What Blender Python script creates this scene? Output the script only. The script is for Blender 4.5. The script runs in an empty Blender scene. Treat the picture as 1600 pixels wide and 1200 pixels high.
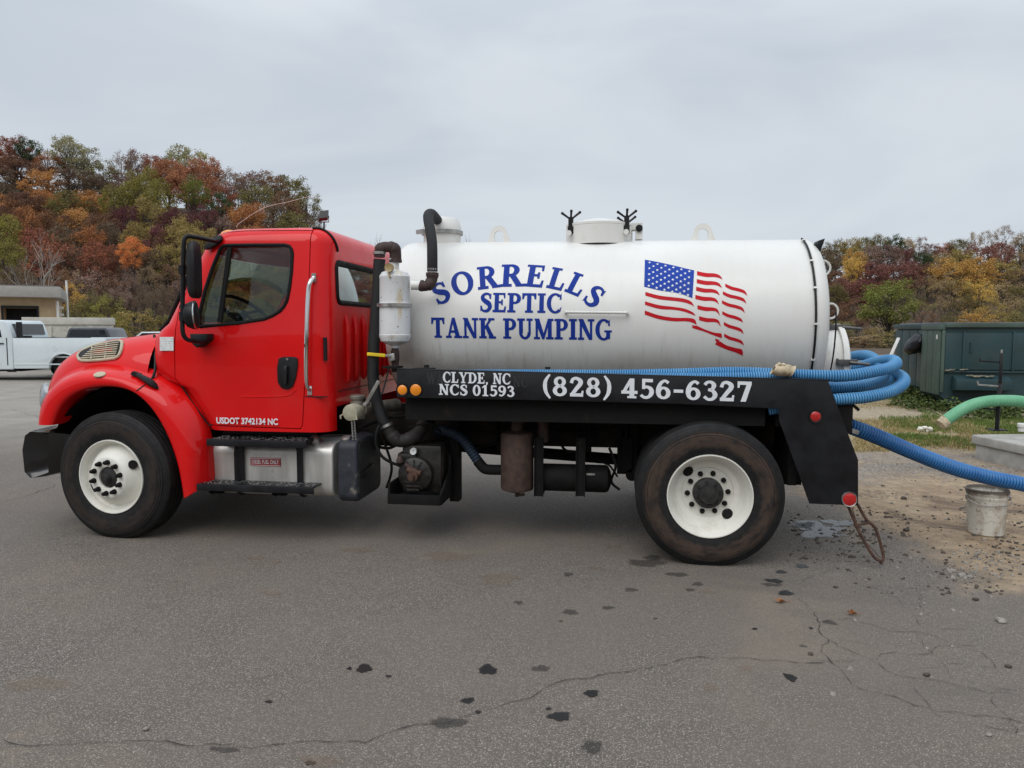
import bpy, bmesh, math, random
from mathutils import Vector, Matrix, noise as mnoise

# ------------------------------------------------------------------ camera
SC = bpy.context.scene
COL = SC.collection
F = 1150.0                      # focal length in pixels of the 1600 px wide photograph
CAM = Vector((-0.60, -5.275, 1.67))
YAW = math.radians(8.4)
PIT = math.atan(85.0 / F)
FW = Vector((-math.sin(YAW) * math.cos(PIT), math.cos(YAW) * math.cos(PIT), -math.sin(PIT)))
RT = Vector((math.cos(YAW), math.sin(YAW), 0))
UP = RT.cross(FW)
cd = bpy.data.cameras.new('camera')
cam = bpy.data.objects.new('camera', cd)
COL.objects.link(cam)
M3 = Matrix((RT, UP, -FW)).transposed()
cam.matrix_world = Matrix.Translation(CAM) @ M3.to_4x4()
cd.sensor_width = 36.0
cd.lens = 36.0 * F / 1600.0
cd.clip_start = 0.05
cd.clip_end = 2000
SC.camera = cam

# ------------------------------------------------------------------ sky, sun, exposure
SUN_EL, SUN_AZ = math.radians(50), math.radians(198)     # azimuth measured from +Y clockwise
w = bpy.data.worlds.new('World')
SC.world = w
w.use_nodes = True
nt = w.node_tree
nt.nodes.clear()
def wn(t): return nt.nodes.new(t)
tc = wn('ShaderNodeTexCoord')
sky = wn('ShaderNodeTexSky'); sky.sky_type = 'NISHITA'; sky.sun_disc = False
sky.sun_elevation = SUN_EL; sky.sun_rotation = SUN_AZ
skm = wn('ShaderNodeVectorMath'); skm.operation = 'SCALE'; skm.inputs['Scale'].default_value = 0.10
nt.links.new(sky.outputs[0], skm.inputs[0])
mp = wn('ShaderNodeMapping'); mp.inputs['Scale'].default_value = (1.0, 1.0, 3.2)
nt.links.new(tc.outputs['Generated'], mp.inputs[0])
nz = wn('ShaderNodeTexNoise'); nz.inputs['Scale'].default_value = 1.5; nz.inputs['Detail'].default_value = 4
nz.inputs['Roughness'].default_value = 0.5; nz.inputs['Distortion'].default_value = 0.5
nt.links.new(mp.outputs[0], nz.inputs['Vector'])
rp = wn('ShaderNodeValToRGB')
rp.color_ramp.elements[0].position = 0.34; rp.color_ramp.elements[0].color = (0.50, 0.565, 0.645, 1)
rp.color_ramp.elements[1].position = 0.66; rp.color_ramp.elements[1].color = (0.68, 0.73, 0.785, 1)
nt.links.new(nz.outputs['Fac'], rp.inputs[0])
sx = wn('ShaderNodeSeparateXYZ'); nt.links.new(tc.outputs['Generated'], sx.inputs[0])
mr = wn('ShaderNodeMapRange'); mr.interpolation_type = 'SMOOTHSTEP'      # overcast: brighter towards the zenith
mr.inputs['From Min'].default_value = 0.25; mr.inputs['From Max'].default_value = 1.0
mr.inputs['To Min'].default_value = 1.0; mr.inputs['To Max'].default_value = 1.9
nt.links.new(sx.outputs['Z'], mr.inputs['Value'])
sc2 = wn('ShaderNodeVectorMath'); sc2.operation = 'SCALE'
nt.links.new(rp.outputs[0], sc2.inputs[0]); nt.links.new(mr.outputs[0], sc2.inputs['Scale'])
mx = wn('ShaderNodeMix'); mx.data_type = 'RGBA'; mx.inputs[0].default_value = 0.95
nt.links.new(skm.outputs[0], mx.inputs[6]); nt.links.new(sc2.outputs[0], mx.inputs[7])
bg = wn('ShaderNodeBackground'); bg.inputs['Strength'].default_value = 1.0
wo = wn('ShaderNodeOutputWorld')
nt.links.new(mx.outputs[2], bg.inputs[0]); nt.links.new(bg.outputs[0], wo.inputs[0])

ld = bpy.data.lights.new('sun', 'SUN')
ld.energy = 1.5; ld.angle = math.radians(50); ld.color = (1.0, 0.975, 0.94)
sun = bpy.data.objects.new('sun', ld); COL.objects.link(sun)
sd = Vector((math.sin(SUN_AZ) * math.cos(SUN_EL), math.cos(SUN_AZ) * math.cos(SUN_EL), math.sin(SUN_EL)))
sun.rotation_euler = sd.to_track_quat('Z', 'Y').to_euler()
sun.location = (0, 0, 30)
vs = SC.view_settings
vs.view_transform = 'Standard'; vs.look = 'None'; vs.gamma = 1; vs.exposure = 0.0; vs.use_curve_mapping = False

# ------------------------------------------------------------------ measuring helpers (photo pixel + known depth -> metres)
def ray(px, py): return FW + RT * ((px - 800) / F) - UP * ((py - 600) / F)
def at(px, py, Y):
    d = ray(px, py); return CAM + d * ((Y - CAM.y) / d.y)
def atx(px, py, X):
    d = ray(px, py); return CAM + d * ((X - CAM.x) / d.x)
def gz(px, py, Z=0.0):
    d = ray(px, py); return CAM + d * ((Z - CAM.z) / d.z)
def far(px, py, D):
    d = ray(px, py); return CAM + d * D
FH = Vector((-math.sin(YAW), math.cos(YAW), 0))
rnd = random.Random(7)

# ------------------------------------------------------------------ mesh builder
class MB:
    def __init__(s): s.v = []; s.f = []; s.m = []
    def add(s, vs_, fs, mi=0):
        o = len(s.v); s.v += [Vector(p) for p in vs_]
        for f in fs: s.f.append([i + o for i in f]); s.m.append(mi)
        return s
    def box(s, x0, x1, y0, y1, z0, z1, mi=0):
        return s.add([(x0,y0,z0),(x1,y0,z0),(x1,y1,z0),(x0,y1,z0),(x0,y0,z1),(x1,y0,z1),(x1,y1,z1),(x0,y1,z1)],
            [(0,3,2,1),(4,5,6,7),(0,1,5,4),(1,2,6,5),(2,3,7,6),(3,0,4,7)], mi)
    def obox(s, c, a, b, d, mi=0):      # centre and three half-axis vectors
        c, a, b, d = Vector(c), Vector(a), Vector(b), Vector(d)
        P = [c-a-b-d, c+a-b-d, c+a+b-d, c-a+b-d, c-a-b+d, c+a-b+d, c+a+b+d, c-a+b+d]
        return s.add(P, [(0,3,2,1),(4,5,6,7),(0,1,5,4),(1,2,6,5),(2,3,7,6),(3,0,4,7)], mi)
    def bar(s, p0, p1, w_, h_, up=(0,0,1), mi=0):
        p0, p1 = Vector(p0), Vector(p1); t = (p1-p0); L = t.length; t.normalize()
        u = Vector(up); sd_ = t.cross(u)
        if sd_.length < 1e-4: sd_ = t.cross(Vector((1,0,0)))
        sd_.normalize(); u = sd_.cross(t)
        return s.obox((p0+p1)/2, t*L/2, sd_*w_/2, u*h_/2, mi)
    def tube(s, path, r, n=10, closed=False, cap=True, mi=0, flat=None):
        P = [Vector(p) for p in path]; k = len(P)
        R = r if isinstance(r, (list, tuple)) else [r]*k
        T = []
        for i in range(k):
            a = P[i-1] if (i > 0 or closed) else P[i]
            b = P[(i+1) % k] if (i < k-1 or closed) else P[i]
            t = (b-a); T.append(t.normalized() if t.length > 1e-9 else Vector((0,0,1)))
        t0 = T[0]; ref = Vector((0,0,1)) if abs(t0.z) < .9 else Vector((1,0,0))
        nrm = (ref - t0*ref.dot(t0)).normalized()
        V = []
        for i in range(k):
            nrm = (nrm - T[i]*nrm.dot(T[i]))
            nrm.normalize()
            bn = T[i].cross(nrm)
            for j in range(n):
                a = 2*math.pi*j/n
                V.append(P[i] + (nrm*math.cos(a) + bn*math.sin(a)*(flat or 1))*R[i])
        fs = []
        for i in range(k if closed else k-1):
            for j in range(n):
                i2 = (i+1) % k
                fs.append((i*n+j, i*n+(j+1) % n, i2*n+(j+1) % n, i2*n+j))
        if cap and not closed:
            fs.append(tuple(range(n-1, -1, -1))); fs.append(tuple((k-1)*n+j for j in range(n)))
        return s.add(V, fs, mi)
    def cyl(s, p0, p1, r0, r1=None, n=18, cap=True, mi=0):
        return s.tube([p0, p1], [r0, r0 if r1 is None else r1], n, cap=cap, mi=mi)
    def lathe(s, o, axis, prof, n=32, mi=0, a0=0, a1=2*math.pi):   # prof: (radius, height along axis)
        o = Vector(o); ax = Vector(axis).normalized()
        u = Vector((0,0,1)) if abs(ax.z) < .9 else Vector((1,0,0))
        u = (u - ax*u.dot(ax)).normalized(); v_ = ax.cross(u)
        full = abs(a1-a0-2*math.pi) < 1e-6; nn = n if full else n+1
        V = []
        for r, h in prof:
            for j in range(nn):
                a = a0 + (a1-a0)*j/n
                V.append(o + ax*h + (u*math.cos(a) + v_*math.sin(a))*max(r, 1e-4))
        fs = []
        for i in range(len(prof)-1):
            for j in range(n):
                j2 = (j+1) % nn
                fs.append((i*nn+j, (i+1)*nn+j, (i+1)*nn+j2, i*nn+j2))
        return s.add(V, fs, mi)
    def prism(s, P0, P1, mi=0):
        n = len(P0)
        fs = [tuple(range(n-1, -1, -1)), tuple(range(n, 2*n))]
        fs += [(i, (i+1) % n, n+(i+1) % n, n+i) for i in range(n)]
        return s.add(list(P0)+list(P1), fs, mi)
    def pxz(s, poly, y0, y1, mi=0):
        return s.prism([(x, y0, z) for x, z in poly], [(x, y1, z) for x, z in poly], mi)
    def pxy(s, poly, z0, z1, mi=0):
        return s.prism([(x, y, z0) for x, y in poly], [(x, y, z1) for x, y in poly], mi)
    def grid(s, rows, mi=0, cu=False, cv=False):
        m, n = len(rows), len(rows[0]); V = [p for r in rows for p in r]; fs = []
        for i in range(m if cu else m-1):
            for j in range(n if cv else n-1):
                i2, j2 = (i+1) % m, (j+1) % n
                fs.append((i*n+j, i*n+j2, i2*n+j2, i2*n+j))
        return s.add(V, fs, mi)
    def ball(s, c, r, n=12, mi=0):
        c = Vector(c); rx, ry, rz = r if isinstance(r, (list, tuple)) else (r, r, r)
        V = [c+Vector((0,0,rz))]; m = n//2
        for i in range(1, m):
            t = math.pi*i/m
            for j in range(n):
                a = 2*math.pi*j/n
                V.append(c+Vector((rx*math.sin(t)*math.cos(a), ry*math.sin(t)*math.sin(a), rz*math.cos(t))))
        V.append(c-Vector((0,0,rz))); fs = []
        for j in range(n): fs.append((0, 1+j, 1+(j+1) % n))
        for i in range(m-2):
            for j in range(n):
                fs.append((1+i*n+j, 1+(i+1)*n+j, 1+(i+1)*n+(j+1) % n, 1+i*n+(j+1) % n))
        b = 1+(m-2)*n; e = len(V)-1
        for j in range(n): fs.append((b+j, e, b+(j+1) % n))
        return s.add(V, fs, mi)
    def mesh(s, name='mesh', ang=35, bevel=0, seg=2, fix=True):
        me = bpy.data.meshes.new(name)
        me.from_pydata(s.v, [], s.f)
        for i, p in enumerate(me.polygons): p.material_index = s.m[i]
        if bevel or fix:
            bm = bmesh.new(); bm.from_mesh(me)
            if fix: bmesh.ops.recalc_face_normals(bm, faces=bm.faces)
            if bevel:
                ed = [e for e in bm.edges if len(e.link_faces) == 2 and e.calc_face_angle(0) > .5]
                bmesh.ops.bevel(bm, geom=ed, offset=bevel, segments=seg, affect='EDGES', profile=.6, clamp_overlap=True)
            bm.to_mesh(me); bm.free()
        if ang:
            me.polygons.foreach_set('use_smooth', [True]*len(me.polygons))
            me.set_sharp_from_angle(angle=math.radians(ang))
        me.update()
        return me
    def build(s, name, mat, parent=None, ang=35, bevel=0, seg=2, fix=True, loc=None):
        me = s.mesh(name, ang, bevel, seg, fix)
        for m in (mat if isinstance(mat, (list, tuple)) else [mat]): me.materials.append(m)
        o = bpy.data.objects.new(name, me); COL.objects.link(o)
        if parent is not None: setp(o, parent)
        if loc: o.location = loc
        return o
def wmat(o):
    m = Matrix.LocRotScale(o.location, o.rotation_euler, o.scale)
    return (wmat(o.parent) @ o.matrix_parent_inverse @ m) if o.parent else m
def setp(o, parent):
    o.parent = parent; o.matrix_parent_inverse = wmat(parent).inverted()
def tag(o, label=None, cat=None, group=None, kind=None):
    if label: o['label'] = label
    if cat: o['category'] = cat
    if group: o['group'] = group
    if kind: o['kind'] = kind
    return o
def empty(name, loc, label=None, cat=None, group=None, rz=0, parent=None):
    o = bpy.data.objects.new(name, None); COL.objects.link(o); o.location = loc; o.rotation_euler = (0, 0, rz)
    o.empty_display_size = .2
    if parent is not None: setp(o, parent)
    return tag(o, label, cat, group)
def inst(o, parent=None, name=None, loc=None, mats=None):
    c = o.copy(); COL.objects.link(c)
    c.parent = parent; 
    if parent is not None: c.matrix_parent_inverse = Matrix.Identity(4)
    if loc is not None: c.location = loc
    return c
def subsurf(o, lv=2):
    m = o.modifiers.new('sub', 'SUBSURF'); m.levels = lv; m.render_levels = lv
def spline(P, per=8):
    P = [Vector(p) for p in P]; out = []
    for i in range(len(P)-1):
        p0 = P[max(i-1, 0)]; p1 = P[i]; p2 = P[i+1]; p3 = P[min(i+2, len(P)-1)]
        for k in range(per):
            t = k/per
            out.append(.5*((2*p1)+(p2-p0)*t+(2*p0-5*p1+4*p2-p3)*t*t+(3*p1-p0-3*p2+p3)*t*t*t))
    out.append(P[-1]); return out
def resample(P, step):
    out = [P[0]]; acc = 0
    for a, b in zip(P, P[1:]):
        L = (b-a).length
        if L < 1e-9: continue
        d = step-acc
        while d <= L:
            out.append(a+(b-a)*(d/L)); d += step
        acc = L-(d-step)
    return out
def lerp(a, b, t): return a+(b-a)*t
def interp(tab, x):
    if x <= tab[0][0]: return tab[0][1]
    for (a, va), (b, vb) in zip(tab, tab[1:]):
        if x <= b: return lerp(va, vb, (x-a)/(b-a))
    return tab[-1][1]
def sstep(a, b, x):
    t = min(1, max(0, (x-a)/(b-a))); return t*t*(3-2*t)

# ------------------------------------------------------------------ materials
class NT:
    def __init__(s, name):
        s.mat = bpy.data.materials.new(name); s.mat.use_nodes = True; s.t = s.mat.node_tree; s.t.nodes.clear()
        s.out = s.n('ShaderNodeOutputMaterial'); s._tc = None
    def n(s, t, **kw):
        nd = s.t.nodes.new(t)
        for k, v in kw.items(): setattr(nd, k, v)
        return nd
    def l(s, a, b): s.t.links.new(a, b)
    @property
    def co(s):
        if s._tc is None: s._tc = s.n('ShaderNodeTexCoord')
        return s._tc.outputs['Object']
    def put(s, sock, v):
        if hasattr(v, 'is_output'): s.l(v, sock)
        else: sock.default_value = v
    def noise(s, scale, detail=3, rough=.55, vec=None, dist=0, stretch=None):
        v = vec or s.co
        if stretch:
            m_ = s.n('ShaderNodeMapping'); m_.inputs['Scale'].default_value = stretch; s.l(v, m_.inputs[0]); v = m_.outputs[0]
        nd = s.n('ShaderNodeTexNoise'); nd.inputs['Scale'].default_value = scale; nd.inputs['Detail'].default_value = detail
        nd.inputs['Roughness'].default_value = rough; nd.inputs['Distortion'].default_value = dist
        s.l(v, nd.inputs['Vector']); return nd.outputs['Fac']
    def vor(s, scale, feat='F1', out='Distance', vec=None, rnd_=1.0):
        nd = s.n('ShaderNodeTexVoronoi'); nd.feature = feat; nd.inputs['Scale'].default_value = scale
        nd.inputs['Randomness'].default_value = rnd_
        s.l(vec or s.co, nd.inputs['Vector']); return nd.outputs[out]
    def ramp(s, fac, stops):
        nd = s.n('ShaderNodeValToRGB'); e = nd.color_ramp.elements
        while len(e) < len(stops): e.new(.5)
        for k, (p, c) in enumerate(stops):
            e[k].position = p; e[k].color = (c, c, c, 1) if not isinstance(c, (tuple, list)) else (*c[:3], 1)
        s.put(nd.inputs[0], fac); return nd.outputs[0]
    def mr(s, v, a, b, c=0., d=1., smooth=True):
        nd = s.n('ShaderNodeMapRange'); nd.interpolation_type = 'SMOOTHSTEP' if smooth else 'LINEAR'
        s.put(nd.inputs['Value'], v)
        for k, x in zip(('From Min', 'From Max', 'To Min', 'To Max'), (a, b, c, d)): s.put(nd.inputs[k], x)
        return nd.outputs[0]
    def mix(s, fac, a, b, mode='MIX'):
        nd = s.n('ShaderNodeMix'); nd.data_type = 'RGBA'; nd.blend_type = mode
        s.put(nd.inputs[0], fac)
        for k, x in ((6, a), (7, b)):
            s.put(nd.inputs[k], x if hasattr(x, 'is_output') else (*x[:3], 1))
        return nd.outputs[2]
    def math(s, op, a, b=0., c=None):
        nd = s.n('ShaderNodeMath'); nd.operation = op; s.put(nd.inputs[0], a); s.put(nd.inputs[1], b)
        if c is not None: s.put(nd.inputs[2], c)
        return nd.outputs[0]
    def sep(s, v=None):
        nd = s.n('ShaderNodeSeparateXYZ'); s.l(v or s.co, nd.inputs[0]); return nd.outputs
    def bump(s, h, strength=.3, dist=.01, nrm=None):
        nd = s.n('ShaderNodeBump'); nd.inputs['Strength'].default_value = strength; nd.inputs['Distance'].default_value = dist
        s.l(h, nd.inputs['Height'])
        if nrm is not None: s.l(nrm, nd.inputs['Normal'])
        return nd.outputs[0]
    def bsdf(s, color, rough=.5, metal=0., coat=0., spec=.5, normal=None, alpha=None, coat_rough=.05):
        b = s.n('ShaderNodeBsdfPrincipled')
        s.put(b.inputs['Base Color'], color if hasattr(color, 'is_output') else (*color[:3], 1))
        s.put(b.inputs['Roughness'], rough); s.put(b.inputs['Metallic'], metal)
        s.put(b.inputs['Coat Weight'], coat); b.inputs['Coat Roughness'].default_value = coat_rough
        s.put(b.inputs['Specular IOR Level'], spec)
        if normal is not None: s.l(normal, b.inputs['Normal'])
        if alpha is not None: s.put(b.inputs['Alpha'], alpha)
        s.l(b.outputs[0], s.out.inputs[0]); return b
def pm(name, col, rough=.5, metal=0., coat=0., var=.12, vs_=5., bump=0., bs=60., dirt=None, spec=.5, rvar=.1, stretch=None):
    """plain procedural material: base colour with mottling, optional dirt = (colour, amount 0..1, scale) and fine relief"""
    t = NT(name)
    n1 = t.noise(vs_, 5, .6, stretch=stretch)
    c = t.mix(t.mr(n1, .3, .7), tuple(x*(1-var) for x in col), tuple(min(1, x*(1+var)) for x in col))
    r = t.mr(n1, .3, .7, max(0, rough-rvar), min(1, rough+rvar))
    if dirt:
        dc, da, ds = dirt
        n2 = t.noise(ds, 7, .68)
        f = t.mr(n2, .72-.38*da, .86-.3*da)
        f = t.math('MULTIPLY', f, min(1, .55+da*.5))
        c = t.mix(f, c, dc)
        r = t.mr(f, 0, 1, r, .85, False)
    nrm = None
    if bump: nrm = t.bump(t.noise(bs, 4, .6), bump, .004)
    t.bsdf(c, r, metal, coat, spec, nrm)
    return t.mat

# ================================================================== GROUND
# one sheet to the horizon, with the wooded hills as its far relief
SKY_L = [(-900, 230), (-300, 215), (0, 212), (60, 222), (100, 215), (170, 245), (285, 232), (340, 255), (400, 266), (470, 285), (500, 330), (530, 420), (600, 500)]
SKY_R = [(-400, 420), (500, 400), (700, 392), (1200, 388), (1280, 380), (1375, 369), (1440, 371), (1500, 374), (1560, 361), (1700, 355), (2400, 350)]
def azpx(x, y):
    v = Vector((x, y, 0)) - Vector((CAM.x, CAM.y, 0)); D = v.dot(FH)
    return (800 + F*v.dot(RT)/max(D, 1e-3)), D
def hill(x, y):
    a, D = azpx(x, y)
    if D < -30: return 17*sstep(-38, -85, D)+mnoise.noise(Vector((x*.05, y*.05, 0)))*1.5*sstep(-38, -60, D)     # unseen rise added behind the camera to darken reflections on the truck sides
    if D < 20: return 0.
    s = interp(SKY_L, a); zl = max(0, CAM.z + (515-(s+80))/F*112)
    zL = zl*min(1, max(0, (D-52)/60))**1.8
    s = interp(SKY_R, a); zr = max(0, CAM.z + (515-(s+58))/F*130)
    zR = zr*min(1, max(0, (D-70)/64))**2.2
    z = max(zL, zR)
    return z*(1-.5*sstep(140, 260, D)) + (mnoise.noise(Vector((x*.05, y*.05, 0)))*1.2*sstep(60, 80, D))

t = NT('ground_mat')
X, Y, Z = t.sep()
big = t.noise(.35, 4, .6); med = t.noise(1.7, 6, .62); fine = t.noise(9, 6, .65); gr = t.noise(60, 3, .7)
# --- asphalt: dark binder with pale aggregate, tan dust patches
agg = t.vor(135, out='Color'); ag = t.n('ShaderNodeSeparateColor'); t.l(agg, ag.inputs[0])
agd = t.vor(135, out='Distance')
stone = t.mix(ag.outputs[0], (.108, .092, .076), (.345, .298, .25))
stone = t.mix(t.mr(ag.outputs[1], .88, .95), stone, (.46, .42, .37))
asp = t.mix(t.mr(agd, .25, .62), stone, (.10, .086, .073))
asp = t.mix(t.mr(med, .25, .75), asp, t.mix(.35, asp, (.20, .172, .146)))
asp = t.mix(t.math('MULTIPLY', t.mr(big, .38, .68), .65), asp, (.155, .129, .106))
dust = t.math('MULTIPLY', t.mr(t.noise(.9, 7, .66), .56, .74), t.mr(fine, .35, .7))
asp = t.mix(t.math('MULTIPLY', dust, .5), asp, (.25, .195, .14))
tanp = t.math('MULTIPLY', t.mr(t.noise(.55, 6, .62, dist=.4), .52, .72), t.mr(t.noise(22, 3, .6), .3, .7, .45, 1))
asp = t.mix(t.math('MULTIPLY', tanp, .45), asp, (.27, .21, .15))
dk = t.mr(t.noise(.7, 5, .6, stretch=(.35, 1.6, 1)), .54, .72); asp = t.mix(t.math('MULTIPLY', dk, .35), asp, (.075, .068, .062))
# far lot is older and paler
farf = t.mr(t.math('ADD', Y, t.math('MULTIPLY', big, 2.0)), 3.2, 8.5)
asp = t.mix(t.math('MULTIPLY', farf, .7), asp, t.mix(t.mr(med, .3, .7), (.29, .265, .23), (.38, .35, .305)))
# --- tan dirt
dirt = t.mix(t.mr(med, .3, .7), (.29, .195, .115), (.43, .32, .205))
dirt = t.mix(t.mr(fine, .35, .68), t.mix(.5, dirt, (.13, .10, .075)), dirt)
dirt = t.mix(t.math('MULTIPLY', t.mr(t.vor(38), .28, .1), .6), dirt, (.34, .30, .25))
wet = t.math('MULTIPLY', t.mr(t.noise(1.1, 6, .7, dist=.6), .5, .62), .8)
dirt = t.mix(wet, dirt, (.105, .07, .045))
# --- grey gravel lane
gcol = t.vor(34, out='Color'); gc = t.n('ShaderNodeSeparateColor'); t.l(gcol, gc.inputs[0])
grav = t.mix(gc.outputs[0], (.17, .15, .13), (.44, .41, .37))
grav = t.mix(t.mr(t.vor(34), .3, .62), grav, (.17, .15, .13))
grav = t.mix(t.mr(med, .45, .7), grav, dirt)
# --- soil under the grass, straw coloured
soil = t.mix(t.mr(fine, .3, .7), (.20, .15, .085), (.36, .29, .16))
leaf = t.mix(t.mr(t.noise(.8, 5, .6), .3, .7), (.055, .038, .024), (.11, .07, .038))
wob = t.math('MULTIPLY', t.math('SUBTRACT', t.noise(.9, 6, .62), .5), 2.3)
# dirt begins right of a border line that runs forward to the lower right
xb = t.math('ADD', 1.25, t.math('MULTIPLY', t.math('MAXIMUM', t.math('SUBTRACT', 1.4, Y), 0.), .50))
md = t.mr(t.math('ADD', t.math('SUBTRACT', X, xb), wob), -.22, .38)
mg = t.mr(t.math('ADD', t.math('ADD', Y, t.math('MULTIPLY', X, -.35)), t.math('MULTIPLY', wob, .9)), 2.0, 2.9)
ms = t.mr(t.math('ADD', t.math('ADD', Y, t.math('MULTIPLY', X, -.15)), t.math('MULTIPLY', wob, .8)), 4.6, 5.8)
right = t.mr(t.math('ADD', t.math('SUBTRACT', X, t.math('MULTIPLY', Y, .12)), wob), .7, 1.4)
col = t.mix(md, asp, dirt)
col = t.mix(t.math('MULTIPLY', t.math('MULTIPLY', mg, right), .72), col, grav)
col = t.mix(t.math('MULTIPLY', ms, right), col, soil)
trackf = t.math('MULTIPLY', t.math('MULTIPLY', t.mr(t.math('ADD', Y, t.math('MULTIPLY', wob, .5)), 9.0, 9.7), t.mr(t.math('ADD', Y, t.math('MULTIPLY', wob, .5)), 12.2, 11.4)), right)
col = t.mix(trackf, col, t.mix(t.mr(fine, .3, .7), (.27, .21, .14), (.42, .35, .25)))
woods = t.math('MAXIMUM', t.mr(Y, 40., 50.), t.mr(Y, -42., -48.))  # wooded hills, and the unseen rise added behind the camera
col = t.mix(woods, col, leaf)
rough = t.mr(ag.outputs[2], 0, 1, .62, .95, False)
h = t.math('ADD', t.math('MULTIPLY', agd, -.5), t.math('MULTIPLY', fine, .8))
h2 = t.math('ADD', h, t.math('MULTIPLY', t.math('MAXIMUM', md, mg), t.math('MULTIPLY', t.noise(16, 6, .7), 2.2)))
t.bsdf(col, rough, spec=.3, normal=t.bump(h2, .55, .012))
GROUND = t.mat

def axis_pts(a, b, near0, near1, step):
    out = []; x = near0
    while x <= near1: out.append(x); x += step
    s = step; x = near1
    while x < b: s *= 1.3; s = min(s, 7); x += s; out.append(x)
    s = step; x = near0
    while x > a: s *= 1.3; s = min(s, 7); x -= s; out.insert(0, x)
    return out
xs = axis_pts(-260, 260, -8, 8, 2.0); ys = axis_pts(-170, 320, -6, 8, 2.0)
mb = MB()
mb.grid([[(x, y, hill(x, y)) for y in ys] for x in xs])
# outer skirt to the horizon
GR = mb.build('ground', GROUND, ang=80)
tag(GR, kind='structure')
# far plain that carries the ground on to the horizon
PLAIN = pm('plain_mat', (.09, .08, .05), .9)
mb = MB(); mb.box(-1500, 1500, -900, 1800, -1.6, -.6); o = mb.build('plain', PLAIN); tag(o, kind='structure')

# --- oil drips and damp spots on the asphalt: thin films 3 mm above the sheet
def film_mat(name, col, rough, amax):
    t = NT(name)
    at_ = t.n('ShaderNodeAttribute'); at_.attribute_name = 'edge'
    nzz = t.noise(30, 4, .65)
    a = t.mr(t.math('ADD', at_.outputs['Fac'], t.math('MULTIPLY', t.math('SUBTRACT', nzz, .5), .7)), .10, .70, 0, amax)
    t.bsdf(col, rough, spec=.5, alpha=a); return t.mat
OIL = film_mat('oil_mat', (.012, .011, .011), .4, .9)
DAMP = film_mat('damp_mat', (.03, .027, .025), .7, .45)
PUD = film_mat('puddle_mat', (.055, .055, .056), .07, .7)
RUSTST = film_mat('clay_stain_mat', (.24, .165, .105), .9, .2)
def stain(px, py, wpx, hpx, mat, name='oil_stain', z=.003, seed=0, lob=.28):
    c = gz(px, py); r = random.Random(int(px*7+py*13)+seed)
    rx = abs(gz(px+wpx/2, py).x - gz(px-wpx/2, py).x)/2
    ry = abs(gz(px, py-hpx/2).y - gz(px, py+hpx/2).y)/2
    n = 40; ph = [r.uniform(0, 6.28) for _ in range(5)]
    V = [(c.x, c.y, z)]; E_ = [1.0]
    for ring, e in ((.45, .9), (.75, .6), (1.0, .0)):
        for j in range(n):
            a = 2*math.pi*j/n
            k = ring*(1+lob*(math.sin(2*a+ph[0])*.4+math.sin(3*a+ph[1])*.4+math.sin(5*a+ph[2])*.35+math.sin(9*a+ph[3])*.2))
            V.append((c.x+rx*1.12*k*math.cos(a), c.y+ry*1.12*k*math.sin(a), z)); E_.append(e)
    fs = [(0, 1+j, 1+(j+1) % n) for j in range(n)]
    for q in range(2):
        for j in range(n):
            fs.append((1+q*n+j, 1+(q+1)*n+j, 1+(q+1)*n+(j+1) % n, 1+q*n+(j+1) % n))
    me = bpy.data.meshes.new(name); me.from_pydata(V, [], fs); me.materials.append(mat)
    a_ = me.attributes.new('edge', 'FLOAT', 'POINT'); a_.data.foreach_set('value', E_)
    o = bpy.data.objects.new(name, me); COL.objects.link(o); setp(o, GR); return o
for a in [(569,1045,24,15),(546,1045,9,5),(607,1057,10,4),(762,1047,32,15),(731,1095,22,9),(747,1113,10,5),(420,1097,13,5),(874,1120,34,16),(857,1108,10,4),
          (924,1084,25,11),(1235,1059,19,12),(484,1193,18,8),(1267,982,6,4),(1210,908,26,7),(1221,894,18,5),(1228,927,24,8),(1253,885,20,7),(1179,983,9,3)]:
    stain(*a, OIL)
for a in [(888,898,17,6),(986,922,20,7),(1058,898,34,7),(1090,913,18,6),(1078,922,16,5),(891,957,28,8),(950,950,20,6),(925,1168,36,20),(876,971,8,3),(1024,967,8,3),(810,942,16,6),
          (1296,973,22,7),(1020,872,30,8),(350,1172,50,10),(845,1045,30,10),(1205,914,30,6),(1010,880,60,12),(700,1130,60,18),(1255,1010,12,4)]:
    stain(*a, DAMP, 'damp_stain', .0035)
for a in [(425,927,40,8),(400,872,30,8),(430,880,20,6),(1105,925,26,6),(960,855,24,6),(930,888,22,6),(1110,1075,26,14),(780,905,70,18),(60,1070,110,24),(1165,1045,20,8),(500,1190,80,18),(560,860,50,10),(700,870,90,14)]:
    stain(*a, RUSTST, 'clay_stain', .0045)
for a in [(1280,828,85,22),(1310,818,40,12),(1255,822,40,10)]:
    stain(*a, PUD, 'puddle', .006, lob=.6)

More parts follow.
